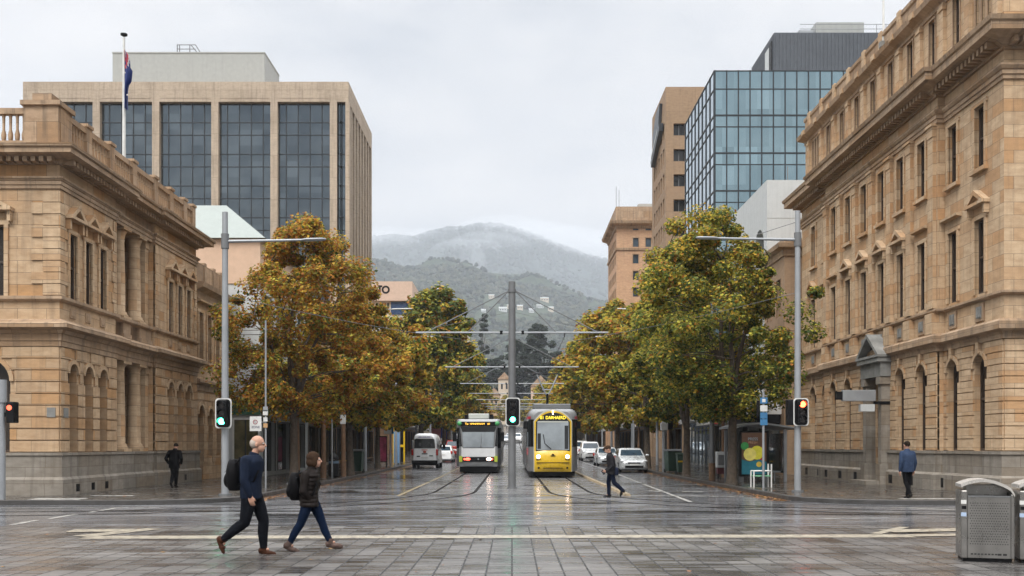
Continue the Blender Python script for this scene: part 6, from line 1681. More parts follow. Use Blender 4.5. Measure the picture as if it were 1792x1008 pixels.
# bins on the pavements
def wheelie(label, x, Y, w_, h, stripe, m, rz=0):
    t = thing('wheelie_bin', label, 'bin', (0, 0, 0), 'green wheelie bins')
    mb = MB(); mb.add([(sx * w_ * .42, sy * w_ * .45, .08) for sx, sy in ((-1, -1), (1, -1), (1, 1), (-1, 1))] + [(sx * w_ * .5, sy * w_ * .55, h) for sx, sy in ((-1, -1), (1, -1), (1, 1), (-1, 1))], [(3, 2, 1, 0), (4, 5, 6, 7), (0, 1, 5, 4), (1, 2, 6, 5), (2, 3, 7, 6), (3, 0, 4, 7)]); mb.build('body', m, t, bevel=.03)
    mb = MB(); mb.prism([(-w_ * .62, h + .005), (w_ * .6, h + .005), (w_ * .58, h + .1), (-w_ * .2, h + .13), (-w_ * .62, h + .04)], -w_ * .54, w_ * .54, 'x'); mb.build('lid', m if stripe else GALVD, t, bevel=.015)
    for s_ in (-1, 1):
        mb = MB(); mb.tube([(s_ * w_ * .36, w_ * .5, .1), (s_ * w_ * .46, w_ * .5, .1)], .1, 12); mb.build('wheel', BLACKR, t)
    if stripe: mb = MB(); mb.box(-w_ * .46, w_ * .46, -w_ * .53, -w_ * .50, h * .62, h * .70); mb.build('yellow_band', TYEL, t)
    t.location = (x, Y, gz(Y) + .14); t.rotation_euler = (0, 0, rz)
    return t
GRB = mat('dark green plastic', (.018, .05, .032), .45, var=.15)
wheelie('small green wheelie bin with yellow band on the left pavement', X_at(606, 54.5), 54.5, .6, 1.05, True, GRB, .1); wheelie('large dark wheelie bin with grey lid on the left pavement', X_at(622, 55.5), 55.8, .78, 1.2, False, GRB)
wheelie('small green wheelie bin with yellow band on the right pavement', X_at(1194, 54), 54, .62, 1.02, True, GRB); wheelie('large green wheelie bin with grey lid on the right pavement', X_at(1174, 57), 56.4, .8, 1.2, False, GRB, .15)
Y = 48.; x = -8.6
t = thing('litter_bin', 'black litter bin with domed hood between two tree trunks on the left', 'bin', (x, Y, .14))
mb = MB(); mb.lathe([(0, .15), (.21, .15), (.24, .25), (.25, .95), (.22, 1.0)], x, Y, 14); mb.build('body', BLACK, t)
mb = MB(); mb.lathe([(.25, 1.02), (.25, 1.12), (.18, 1.24), (.05, 1.32), (.05, 1.4), (0, 1.42)], x, Y, 14); mb.build('hood', BLACK, t)
mb = MB(); mb.lathe([(.253, .82), (.253, .93)], x, Y, 14); mb.build('blue_band', mat('slate blue band', (.10, .16, .22), .5), t)
for i, (px, Y, lb_) in enumerate(((566, 47, 'brown timber post left of the black litter bin'), (601, 49.5, 'brown timber post with a small white notice right of the black litter bin'), (1246, 44, 'timber post with dark sleeve left of the large right tree'))):
    x = X_at(px, Y); t = thing('timber_post', lb_, 'post', (x, Y, .14), 'timber posts on the pavements')
    mb = MB(); mb.tube([(x, Y, .1), (x, Y, 3.4)], [.12, .1], 8); mb.build('pole', TIMBER if i < 2 else GALVD, t)
    mb = MB(); mb.tube([(x, Y, .12), (x, Y, .9)], .14, 8); mb.build('sleeve', TIMBER, t)
    if i == 1: mb = MB(); mb.box(x - .14, x + .14, Y - .14, Y - .12, 2.75, 3.2); mb.build('notice', WAWN, t)
# signs and stands further along the left pavement
Y = 68; x = X_at(683, Y); z0 = gz(Y) + .13
t = thing('bus_stop_sign', 'white and blue box sign on a thin pole on the left kerb', 'sign', (x, Y, z0))
mb = MB(); mb.tube([(x, Y, z0 - .1), (x, Y, z0 + 2.5)], .05, 8); mb.build('pole', GALV, t)
mb = MB(); mb.box(x - .42, x + .22, Y - .06, Y + .06, z0 + 2.28, z0 + 2.95); sb2 = mb.build('sign_box', WAWN, t)
mb = MB(); mb.box(x + .10, x + .225, Y - .066, Y + .066, z0 + 2.3, z0 + 2.93); mb.build('blue_edge', BLUF, sb2)
mb = MB(); mb.ball((x - .16, Y - .06, z0 + 2.72), (.13, .012, .12)); mb.build('red_emblem', RLET, sb2)
Y = 70; x = X_at(667, Y); z0 = gz(Y) + .13
t = thing('poster_stand', 'pink poster stand on the left pavement beside the kerb', 'poster stand', (x, Y, z0))
mb = MB(); mb.box(x - .42, x + .42, Y - .06, Y + .06, z0 + .3, z0 + 2.15); mb.build('frame', BLACK, t)
mb = MB(); mb.box(x - .37, x + .37, Y - .066, Y - .061, z0 + .38, z0 + 2.08); mb.build('poster', mat('pink poster', (.50, .07, .16), .4, var=.5, scale=3), t)
for s_ in (-1, 1): mb = MB(); mb.box(x + s_ * .38 - .03, x + s_ * .38 + .03, Y - .15, Y + .15, z0, z0 + .3); mb.build('leg', BLACK, t)
Y = 76; x = X_at(694, Y); z0 = gz(Y) + .13
t = thing('banner', 'tall pale blue pavement banner with a red ball above it', 'banner', (x, Y, z0))
mb = MB(); mb.box(x - .22, x + .22, Y - .03, Y + .03, z0 + .1, z0 + 2.5); mb.build('cloth', mat('pale blue banner', (.16, .30, .5), .6), t)
mb = MB(); mb.tube([(x + .25, Y, z0), (x + .25, Y, z0 + 2.95)], .03, 6); mb.build('pole', GALV, t)
mb = MB(); mb.ball((x + .2, Y, z0 + 3.0), .16); mb.build('ball', REDF, t)
Y = 84; x = X_at(706, Y); z0 = gz(Y) + .13
t = thing('scaffold_frame', 'yellow painted frame around a shop entrance beyond the blue banner', 'frame', (x, Y, z0))
mb = MB(); mb.box(x - .9, x - .78, Y, Y + .12, z0, z0 + 3.2); mb.box(x + .0, x + .12, Y, Y + .12, z0, z0 + 3.4); mb.box(x - .9, x + .12, Y + .01, Y + .1, z0 + 1.25, z0 + 1.45); mb.box(x - .78, x, Y + .01, Y + .1, z0 + 3.0, z0 + 3.15); mb.build('frame', TYEL, t)
mb = MB(); mb.box(x - .78, x, Y + .2, Y + .24, z0, z0 + 3.0); mb.build('dark_panel', BLACK, t)
for i, (px, Y, c_, lb_) in enumerate(((775, 118, (.02, .035, .22), 'dark blue shop banner hanging on the left beyond the minibus'), (763, 112, (.5, .2, .2), 'pinkish red shop banner hanging on the left beyond the minibus'))):
    x = X_at(px, Y); z0 = gz(Y) + .13; t = thing('shop_banner', lb_, 'banner', (x, Y, z0), 'shop banners on poles')
    mb = MB(); mb.tube([(x - .55, Y, z0 - .1), (x - .55, Y, z0 + 4.2)], .05, 6); mb.build('pole', GALV, t)
    mb = MB(); mb.add([(x - .5, Y, z0 + 1.9), (x + .5, Y + .1, z0 + 1.7), (x + .55, Y - .05, z0 + 3.0), (x + .5, Y + .1, z0 + 4.0), (x - .5, Y, z0 + 4.1)], [(0, 1, 2, 3, 4)]); mb.build('cloth', mat('banner cloth', c_, .7), t)

# bus shelter with its poster
YS_ = 42.3; xa, xb = X_at(1293, YS_), X_at(1345, YS_); xr = X_at(1374, YS_)
t = thing('bus_shelter', 'glass bus shelter with a lit dark poster panel beside the large right tree', 'bus shelter', ((xa + xr) / 2, YS_, .14))
mb = MB()
mb.prism([(xa - .1, 2.42), (xa + .3, 2.55), (xa + 1.0, 2.58), (xr + .6, 2.36), (xr + .6, 2.42), (xa + 1.0, 2.66), (xa + .3, 2.63), (xa - .1, 2.5)], YS_ - .3, YS_ + 3.6, 'y'); mb.build('roof', GALV, t)
for x, y in ((xr, YS_), (xr, YS_ + 3.3), (xa + .15, YS_ + 3.3)): mb = MB(); mb.box(x - .06, x + .06, y - .06, y + .06, .1, 2.37); mb.build('post', GALV, t)
mb = MB(); mb.box(xa, xb, YS_ - .1, YS_ + .1, .36, 2.3); pb_ = mb.build('poster_panel', BLACK, t, bevel=.03)
for x in (xa + .12, xb - .12): mb = MB(); mb.box(x - .07, x + .07, YS_ - .07, YS_ + .07, .1, .37); mb.build('leg', GALVD, t)
def pmat(n, c): return mat(n, c, .4, var=.25, scale=4, spec=.2, emit=c, es=.35)
yy = YS_ - .1045; x0, x1 = xa + .1, xb - .12
def pol(P, m_, k, nm): mb = MB(); mb.add([(x0 + (x1 - x0) * u, yy - .002 * k, .46 + 1.76 * v_) for u, v_ in P], [tuple(range(len(P)))]); mb.build(nm, m_, pb_)
def circ(cu, cv, r, n=16): return [(cu + r * math.cos(2 * PI * i / n), cv + r * .6 * math.sin(2 * PI * i / n)) for i in range(n)]
pol([(0, 0), (1, 0), (1, 1), (0, 1)], pmat('brown poster ground', (.10, .055, .035)), 0, 'poster_ground'); pol([(0, 0), (1, 0), (1, .3), (.7, .36), (.3, .30), (0, .36)], pmat('teal poster base', (.02, .13, .17)), 1, 'poster_base')
pol(circ(.85, .5, .28)[4:13], pmat('red poster shape', (.30, .025, .04)), 1, 'poster_fruit'); pol(circ(.12, .68, .16), pmat('green poster leaf', (.04, .22, .06)), 2, 'poster_leaf')
pol(circ(.62, .52, .28), pmat('lemon poster shape', (.55, .50, .05)), 2, 'poster_fruit'); pol(circ(.33, .48, .26), pmat('pale lemon poster shape', (.62, .54, .14)), 3, 'poster_fruit'); pol(circ(.70, .24, .11), pmat('small lemon poster shape', (.5, .36, .05)), 3, 'poster_fruit')
text_mesh('PRESS', .17, face_at((x0 + x1) / 2 - .05, yy - .004, 1.95), 'poster_lettering', pmat('slate poster lettering', (.22, .27, .3)), pb_); text_mesh('FRESH', .14, face_at((x0 + x1) / 2 - .05, yy - .004, 1.8), 'poster_lettering', pmat('tan poster lettering', (.35, .2, .12)), pb_)
CLEARG = mat('shelter glass', (.03, .045, .045), .05, var=.2, spec=.6)
mb = MB(); mb.box(xr - .02, xr + .0, YS_ + .07, YS_ + 3.2, .5, 2.2); mb.build('glass_wall', CLEARG, t)
mb = MB(); mb.box(xr - .5, xr - .08, YS_ + .4, YS_ + 3.0, .52, .58); mb.box(xr - .32, xr - .26, YS_ + .6, YS_ + .66, .1, .52); mb.box(xr - .32, xr - .26, YS_ + 2.7, YS_ + 2.76, .1, .52); mb.build('bench', GALV, t)
# stop pole and small rail seat by the kerb
Y = 36.; x = X_at(1336, Y)
t = thing('stop_pole', 'slim grey pole with blue and white stop plates in front of the bus shelter', 'sign', (x, Y, .14))
mb = MB(); mb.tube([(x, Y, .1), (x, Y, 3.6)], .045, 8); mb.build('pole', GALV, t)
for z, m_ in ((3.3, BLUF), (3.02, WAWN), (2.76, BLUF), (2.52, BLUF)): mb = MB(); mb.box(x - .13, x + .13, Y - .065, Y - .046, z - .11, z + .11); mb.build('stop_plate', m_, t)
mb = MB(); mb.box(x - .24, x - .15, Y - .05, Y + .05, 2.75, 3.3); mb.build('side_sign', BLACK, t)
mb = MB(); mb.box(x - .06, x + .06, Y - .068, Y - .066, 3.24, 3.36); mb.build('stop_mark', WAWN, t)
t = thing('rail_seat', 'small white tube rail seat with a green strip by the right kerb', 'seat', (x + .1, Y + .6, .14))
mb = MB()
for xx, h in ((x - .22, .75), (x + .42, 1.0)):
    mb.tube([(xx, Y + .5, .1), (xx, Y + .5, h)], .03, 6); mb.tube([(xx, Y + .95, .1), (xx, Y + .95, h)], .03, 6)
mb.tube([(x - .22, Y + .5, .74), (x + .42, Y + .5, .74)], .028, 6); mb.tube([(x - .22, Y + .95, .74), (x + .42, Y + .95, .74)], .028, 6); mb.build('frame', WAWN, t)
mb = MB(); mb.box(x - .22, x + .42, Y + .52, Y + .93, .54, .58); mb.build('seat', mat('pale green seat strip', (.16, .42, .24), .4), t)

# perforated steel litter bins on the plaza
STEEL = mat('brushed stainless steel', (.27, .26, .245), .33, .8, var=.15, scale=3)
HOLE = mat('dark hole', (.02, .02, .02), .7)
def steel_bin(label, X, Y, rz):
    t = thing('steel_litter_bin', label, 'bin', (0, 0, 0), 'steel litter bins on the plaza')
    W, D = .70, .62
    mb = MB(); mb.box(-W / 2, -W / 2 + .09, -D / 2, D / 2, .05, 1.03); mb.build('side_panel', STEEL, t, bevel=.02)
    mb = MB(); mb.box(W / 2 - .05, W / 2, -D / 2, D / 2, .05, .98); mb.build('side_panel', STEEL, t, bevel=.02)
    mb = MB(); mb.box(-W / 2 + .092, W / 2 - .052, -D / 2 + .012, D / 2 - .012, .06, .93); fp = mb.build('front_panel', STEEL, t)
    mb = MB(); rows, cols = 17, 16
    for j in range(rows):
        for i in range(cols):
            x = -W / 2 + .125 + (i + (.5 if j % 2 else 0)) * .0325; z = .26 + j * .0365
            if x < W / 2 - .075: mb.disc((x, -D / 2 + .0105, z), (0, -1, 0), .0085, 6)
    for i in range(9): mb.box(-W / 2 + .13 + i * .045, -W / 2 + .16 + i * .045, -D / 2 + .008, -D / 2 + .02, .105, .125)
    for q in (.13, .2): mb.box(q, q + .05, -D / 2 + .008, -D / 2 + .02, .10, .128)
    mb.build('perforations', HOLE, fp)
    A = []; n = 14
    for k in range(n + 1):
        f = k / n; x = -W / 2 + W * f; z = 1.05 + .14 * math.sin(PI * min(1, f * .93 + .12)) ** .8 if f < .98 else 1.0; A.append((x, z))
    A[-1] = (W / 2, .98); mb = MB(); mb.prism(A + [(x, z - .045) for x, z in reversed(A)], -D / 2 - .015, D / 2 + .015, 'y'); mb.build('hood', mat('pale hood metal', (.48, .46, .43), .3, .3), t)
    mb = MB(); mb.box(-W / 2 + .1, W / 2 - .06, -.05, .24, .93, 1.1); mb.build('inner_baffle', STEEL, t)
    mb = MB(); mb.box(-W / 2 + .092, W / 2 - .052, -D / 2 + .0, D / 2, .93, .95); mb.build('rim', GALVD, t)
    for x, z, m_, s_ in ((-W / 2 + .035, .86, WAWN, .035), (-W / 2 + .04, .78, BLACK, .03), (-W / 2 + .036, .68, mat('pale blue sticker', (.35, .45, .6), .5), .035)):
        mb = MB(); mb.box(x - s_, x + s_, -D / 2 - .003, -D / 2 + .01, z - s_ * .8, z + s_ * .8); mb.build('sticker', m_, t)
    mb = MB(); mb.box(-W / 2 + .03, W / 2 - .03, -D / 2 + .04, D / 2 - .04, .004, .06); mb.build('foot', BLACK, t)
    t.location = (X, Y, .004); t.rotation_euler = (0, 0, rz); return t
b1 = steel_bin('perforated stainless steel litter bin with a curved hood on the plaza', 6.88, 14.5, -.30)
dup(b1, 'second steel litter bin, cut off by the right edge of the photo', (7.62, 14.3, .004), -.30)

# flagpole on the left roof with its furled ensign
X, Y = X_at(217, 40.5), 40.5
t = thing('flagpole', 'tall white flagpole on the sandstone roof carrying a furled blue flag', 'flagpole', (X, Y, 10.95))
mb = MB(); mb.tube([(X, Y, 10.9), (X, Y, Z_at(66, Y))], [.085, .05], 10); mb.build('pole', WAWN, t)
mb = MB(); zt = Z_at(64, Y); mb.lathe([(0, zt - .02), (.04, zt), (.14, zt + .05), (.14, zt + .11), (0, zt + .14)], X, Y, 10); mb.build('finial', BLACK, t)
mb = MB(); mb.box(X - .25, X + .25, Y - .25, Y + .25, 10.9, 11.1); mb.build('base', LEADM, t)
fz1, fz0 = Z_at(88, Y), Z_at(190, Y); n = 16; cols_ = 13
fl = thing('flag', 'dark blue flag with red and white upper corner hanging furled on the roof pole', 'flag', (X, Y, fz0))
mb = MB(); rows_ = []
for j in range(n + 1):
    f = j / n; z = fz1 + (fz0 - fz1) * f; wd = (.20 + .16 * math.sin(PI * min(1, f * 1.5)) + .12 * max(0, f - .5)) * (1 if f > .06 else .7)
    if .3 < f < .52: wd += .14
    row = []
    for i in range(cols_):
        g_ = i / (cols_ - 1); row.append((X + .05 + wd * .62 * g_, Y - .09 + .10 * math.sin(g_ * 8 + f * 3) * (.5 + g_), z - .12 * g_))
    rows_.append(row)
FLB = mat('navy flag cloth', (.012, .028, .14), .8, var=.15); FLR = mat('red flag cloth', (.40, .02, .04), .8, var=.1); FLW = mat('white flag cloth', (.6, .58, .58), .8, var=.1)
vs = [p for r in rows_ for p in r]
mb.v = [Vector(p) for p in vs]
for j in range(n):
    for i in range(cols_ - 1):
        k = 0
        if j < 6 - i * .35:
            s_ = (j + i * .9) % 4
            k = 1 if s_ < 1.6 or i < 2 and j < 3 else (2 if s_ < 2.6 else 0)
            if j > 4 and i < 3: k = 0
        mb.f.append([j * cols_ + i, j * cols_ + i + 1, (j + 1) * cols_ + i + 1, (j + 1) * cols_ + i]); mb.mi.append(k); mb.sm.append(True)
mb.build('cloth', [FLB, FLR, FLW], fl)
mb = MB()
for fx, fz in ((.22, .8), (.10, .42)): mb.add([(X + .05 + fx * .8 + (.05 if k % 2 == 0 else .02) * math.sin(k * PI / 5), Y - .24, fz1 + (fz0 - fz1) * fz + (.05 if k % 2 == 0 else .02) * math.cos(k * PI / 5)) for k in range(10)], [tuple(range(10))])
mb.build('star', FLW, fl)

# grey cabinet on the right pavement
X, Y = X_at(1263, 47), 47.; z0 = .14
t = thing('street_cabinet', 'pale grey pavement cabinet with a maroon base beside the large right tree', 'cabinet', (X, Y, z0))
mb = MB(); mb.box(X - .26, X + .26, Y - .2, Y + .2, z0 + .5, z0 + 1.25); mb.build('box', WHITEW, t, bevel=.02)
mb = MB(); mb.box(X - .2, X + .2, Y - .215, Y - .19, z0 + .62, z0 + 1.1); mb.build('front_panel', GALVD, t)
mb = MB(); mb.box(X - .22, X + .3, Y - .16, Y + .18, z0 + .2, z0 + .495); mb.build('base', mat('maroon cabinet base', (.10, .015, .02), .5), t)
for q in (-.18, .24): mb = MB(); mb.box(X + q - .03, X + q + .03, Y - .1, Y + .1, z0 - .02, z0 + .21); mb.build('leg', BLACK, t)
# ---------------------------------------------------------------- people
V3 = Vector
def solid(mb, name, m, par, vox=.011, sm=4, it=.5):
    """overlapping closed volumes fused into one continuous skin"""
    o = mb.build(name, m, par, uv=False)
    r = o.modifiers.new('fuse', 'REMESH'); r.mode = 'VOXEL'; r.voxel_size = vox; r.use_smooth_shade = True
    s_ = o.modifiers.new('relax', 'SMOOTH'); s_.iterations = sm; s_.factor = it
    bpy.context.view_layer.update()
    me = bpy.data.meshes.new_from_object(o.evaluated_get(bpy.context.evaluated_depsgraph_get()))
    old = o.data; o.modifiers.clear(); o.data = me; bpy.data.meshes.remove(old)
    me.materials.clear(); me.materials.append(m); me.name = name
    return o


def chain(mb, pts, rs, n=10, sub=5, puff=0, pf=9):
    """tapering limb with rounded joints"""
    P, R = [], []
    for i in range(len(pts) - 1):
        for k in range(sub):
            f = k / sub; P.append(V3(pts[i]).lerp(V3(pts[i + 1]), f)); R.append(rs[i] + (rs[i + 1] - rs[i]) * f)
    P.append(V3(pts[-1])); R.append(rs[-1])
    if puff: R = [r * (1 + puff * math.sin(i * PI * pf / len(R))) for i, r in enumerate(R)]
    mb.tube(P, R, n)
    for p, r in zip(pts, rs): mb.ball(p, r * .985, 10, 6)


def rings(mb, secs, n=16):
    """torso: (centre xyz, half depth x, half width y) from low to high"""
    vs, fs = [], []
    for c, rx, ry in secs:
        for k in range(n):
            a = 2 * PI * k / n; ca, sa = math.cos(a), math.sin(a)
            q = .82
            vs.append((c[0] + rx * math.copysign(abs(ca) ** q, ca), c[1] + ry * math.copysign(abs(sa) ** q, sa), c[2]))
    for i in range(len(secs) - 1):
        for k in range(n): fs.append((i * n + k, i * n + (k + 1) % n, (i + 1) * n + (k + 1) % n, (i + 1) * n + k))
    mb.add(vs, fs); m = (len(secs) - 1) * n
    mb.add(vs[:n], [tuple(reversed(range(n)))]); mb.add(vs[m:], [tuple(range(n))])


def hand(mb, wr, d, nrm, thumb, s=1., curl=.5):
    """palm, four unequal curled fingers and a side thumb; d: finger direction, nrm: palm side, thumb: thumb side"""
    d = V3(d).normalized(); nrm = V3(nrm); nrm = (nrm - d * nrm.dot(d)).normalized(); th = d.cross(nrm).normalized()
    if th.dot(V3(thumb)) < 0: th = -th
    wr = V3(wr)
    for i, q in enumerate((-.028, -.01, .01, .028)):
        mb.tube([wr - d * .01 + th * q * .7, wr + d * .045 + th * q, wr + d * .088 + th * q], [.016, .017, .013], 7)
        L = (.058, .074, .08, .072)[i]; b = wr + d * .085 + th * q * 1.05
        j1 = b + d * L * .45 + nrm * L * .25 * curl; j2 = j1 + d * L * .3 + nrm * L * .45 * curl; j3 = j2 + d * L * .1 + nrm * L * .4 * curl
        mb.tube([b, j1, j2, j3], [.0105, .0098, .009, .0072], 7); mb.ball(j3, .0072, 6, 4)
    b = wr + d * .025 + th * .026
    mb.tube([b, b + d * .03 + th * .024 + nrm * .012, b + d * .058 + th * .026 + nrm * .026], [.014, .0115, .0085], 7); mb.ball(b + d * .058 + th * .026 + nrm * .026, .0085, 6, 4)


CLOTH = lambda n, c, r=.85: mat(n, c, r, var=.25, scale=9, bmp=.5, spec=.08)
SKIN = mat('skin', (.42, .235, .165), .55, var=.08, scale=8, spec=.35)
EYEW = mat('eye white', (.6, .58, .55), .3); EYED = mat('dark iris', (.03, .02, .015), .3)


def person(label, loc, rz, P, mats, hair, build=1., puff=0., voxj=.012, hood=False):
    """joints in local space, +x ahead, +y to the person's left"""
    t = thing('person', label, 'person', (0, 0, 0)); B = build
    hip, neck, head = V3(P['hip']), V3(P['neck']), V3(P['head']); fx = V3(P.get('face', (1, 0, 0))).normalized()
    fy = V3((-fx.y, fx.x, 0)).normalized(); up = fx.cross(fy).normalized(); up = up if up.z > 0 else -up
    def hp(a, b, c): return head + fx * a + fy * b + up * c
    mid = hip.lerp(neck, .5)
    # ---- body: one continuous skin from head to feet
    mb = MB()
    Hs = P.get('hs', 1.)
    T = Matrix(((fx.x, fy.x, up.x, head.x), (fx.y, fy.y, up.y, head.y), (fx.z, fy.z, up.z, head.z), (0, 0, 0, 1)))
    hb = MB(T)
    hb.ball((-.012 * Hs, 0, .03 * Hs), (.1 * Hs, .078 * Hs, .098 * Hs), 16, 12); hb.ball((.022 * Hs, 0, -.052 * Hs), (.07 * Hs, .06 * Hs, .066 * Hs), 14, 10); hb.ball((.05 * Hs, 0, -.09 * Hs), (.034 * Hs, .034 * Hs, .026 * Hs), 10, 8)
    hb.tube([(.086 * Hs, 0, .018 * Hs), (.112 * Hs, 0, -.028 * Hs), (.09 * Hs, 0, -.036 * Hs)], [.011 * Hs, .017 * Hs, .014 * Hs], 8)
    hb.tube([(.082 * Hs, -.022 * Hs, -.062 * Hs), (.092 * Hs, 0, -.062 * Hs), (.082 * Hs, .022 * Hs, -.062 * Hs)], [.007 * Hs, .011 * Hs, .007 * Hs], 7)
    for s_ in (-1, 1):
        hb.ball((-.008 * Hs, s_ * .08 * Hs, -.008 * Hs), (.022 * Hs, .011 * Hs, .034 * Hs), 8, 6); hb.tube([(.08 * Hs, s_ * .012 * Hs, .03 * Hs), (.078 * Hs, s_ * .045 * Hs, .032 * Hs)], .010 * Hs, 6)
    mb.v += hb.v; mb.f += hb.f; mb.mi += hb.mi; mb.sm += hb.sm
    chain(mb, [neck + V3((-.01, 0, -.06)), neck + V3((0, 0, .02)), hp(-.015, 0, -.05)], [.07, .058, .056])
    rings(mb, [((hip.x, 0, hip.z - .06), .09 * B, .13 * B), ((hip.x, 0, hip.z + .06), .095 * B, .145 * B), ((mid.x, 0, mid.z), .09 * B, .135 * B), ((neck.x - .02, 0, neck.z - .14), .095 * B, .165 * B), ((neck.x - .01, 0, neck.z - .03), .06 * B, .10 * B)])
    for s_ in 'RL':
        sh, el, wr = (V3(P[k + s_]) for k in ('sh', 'el', 'wr')); hd = P['hd' + s_]
        chain(mb, [sh, el, wr], [.047 * B, .038 * B, .026])
        hand(mb, wr, hd[0], hd[1], hd[2], 1., hd[3] if len(hd) > 3 else .5)
        h_, kn, an, toe = (V3(P[k + s_]) for k in ('hp', 'kn', 'an', 'to'))
        chain(mb, [h_, kn, an], [.075 * B, .05 * B, .036]); chain(mb, [an, an.lerp(toe, .3)], [.03, .022])
    body = solid(mb, 'body', SKIN, t, .008, 2)
    for s_ in (-1, 1):
        e = MB(); e.ball(hp(.079 * Hs, s_ * .03 * Hs, .014 * Hs), .012 * Hs, 8, 6); ey = e.build('eye', EYEW, t, uv=False)
        e = MB(); e.ball(hp(.089 * Hs, s_ * .03 * Hs, .014 * Hs), .0055 * Hs, 6, 4); e.build('iris', EYED, ey, uv=False)
    # ---- trousers
    mb = MB(); lt = P.get('legr', (.092, .066, .052))
    rings(mb, [((hip.x, 0, hip.z - .10), .10 * B, .150 * B), ((hip.x, 0, hip.z), .118 * B, .168 * B), ((hip.x, 0, hip.z + .1), .115 * B, .16 * B)])
    for s_ in 'RL':
        h_, kn, an = (V3(P[k + s_]) for k in ('hp', 'kn', 'an')); d = (an - kn).normalized()
        chain(mb, [h_, h_.lerp(kn, .5) + V3((.008, 0, 0)), kn, kn.lerp(an, .4) - V3((.012, 0, 0)), an - d * .015], [lt[0] * B, lt[0] * .88 * B, lt[1] * B, lt[1] * .97 * B, lt[2]], 12, 4)
    solid(mb, 'trousers', mats['trousers'], t, .012, 3)
    # ---- jacket
    mb = MB(); hem = P['hem']; pts = []
    n = 15; jw = P.get('jw', 1.)
    prof = [(0, .128, .178), (.2, .128, .172), (.45, .122, .168), (.68, .132, .19), (.85, .125, .198), (.94, .10, .15), (1.0, .075, .095)]
    for i in range(n * (3 if puff else 1) + 1):
        f = i / (n * (3 if puff else 1)); z = hem + (neck.z + .015 - hem) * f
        a, b = next((p, q) for p, q in zip(prof, prof[1:]) if p[0] <= f <= q[0] + 1e-9); g_ = (f - a[0]) / (b[0] - a[0])
        k = 1 + puff * abs(math.sin(f * PI * 9)) - puff * .5
        xx = hip.x + (neck.x - hip.x) * max(0, (z - hip.z) / (neck.z - hip.z)) - .02 * math.sin(PI * f) + P.get('hunch', 0) * -math.sin(PI * f ** 1.6) * .05
        pts.append(((xx, 0, z), (a[1] + (b[1] - a[1]) * g_) * B * k * jw, (a[2] + (b[2] - a[2]) * g_) * B * k * jw))
    rings(mb, pts)
    for s_ in 'RL':
        sh, el, wr = (V3(P[k + s_]) for k in ('sh', 'el', 'wr'))
        chain(mb, [neck.lerp(sh, .45) + V3((-.01, 0, -.035)), sh, sh.lerp(el, .55), el, el.lerp(wr, .5), wr + (wr - el).normalized() * -.01], [.075 * B, .078 * B, .066 * B, .058 * B, .052 * B, .042], 12, 4, puff * .6, 8)
    cz = neck.z + .005; mb.tube([(neck.x - .012, 0, cz - .05), (neck.x - .004, 0, cz + .03), (neck.x + .002, 0, cz + .062)], [.085, .075, .070], 14)
    if hood: mb.ball((neck.x - .09, 0, neck.z + .0), (.075, .11, .085))
    solid(mb, 'jacket', mats['jacket'], t, voxj, 2 if puff else 3)
    # ---- shoes
    for s_ in 'RL':
        an, toe = V3(P['an' + s_]), V3(P['to' + s_]); d = (toe - an); fl = V3((d.x, d.y, d.z)).normalized()
        side = V3((-fl.y, fl.x, 0)); side = side.normalized() if side.length > .01 else V3((0, 1, 0)); sole = fl.cross(side); sole = sole if sole.z < 0 or abs(sole.z) < .3 and sole.x > 0 else -sole
        heel = an + sole * .055 - fl * .045
        mb = MB(); mb.tube([an - sole * .055, an - sole * .0, an + sole * .04 - fl * .01], [.05, .052, .05], 10); mb.ball(an + sole * .035 - fl * .03, .048)
        mb.tube([heel - fl * .015, heel + fl * .06, heel + fl * .15, heel + fl * .225, heel + fl * .25], [(.028, .034), (.036, .042), (.034, .047), (.026, .042), (.012, .028)], 10)
        mb.ball(heel + fl * .06 - sole * .02, (.05, .042, .045)); mb.ball(heel + fl * .15 - sole * .008, (.055, .045, .036))
        solid(mb, 'shoe', mats['shoe'], t, .008, 3)
    # ---- hair
    if hair:
        mb = MB(T); kind, hm_ = hair
        if kind == 'bald':
            mb.ball((-.034 * Hs, 0, .012 * Hs), (.094 * Hs, .0825 * Hs, .086 * Hs), 14, 10)
        elif kind == 'short': mb.ball((-.024 * Hs, 0, .046 * Hs), (.102 * Hs, .085 * Hs, .094 * Hs), 16, 10)
        elif kind == 'cap':
            mb.ball((-.018 * Hs, 0, .05 * Hs), (.106 * Hs, .088 * Hs, .088 * Hs), 16, 10); mb.tube([(.06 * Hs, 0, .055 * Hs), (.15 * Hs, 0, .035 * Hs)], [(.012, .065), (.008, .05)], 10)
        elif kind == 'bob':
            mb.ball((-.025 * Hs, 0, .042 * Hs), (.112 * Hs, .096 * Hs, .102 * Hs), 16, 12); mb.ball((-.05 * Hs, 0, -.03 * Hs), (.088 * Hs, .098 * Hs, .10 * Hs), 14, 10)
            for s_ in (-1, 1): mb.ball((.012 * Hs, s_ * .075 * Hs, -.03 * Hs), (.05 * Hs, .028 * Hs, .085 * Hs), 10, 8)
        solid(mb, 'hair', hm_, t, .008, 2)
    t.location = loc; t.rotation_euler = (0, 0, rz)
    return t


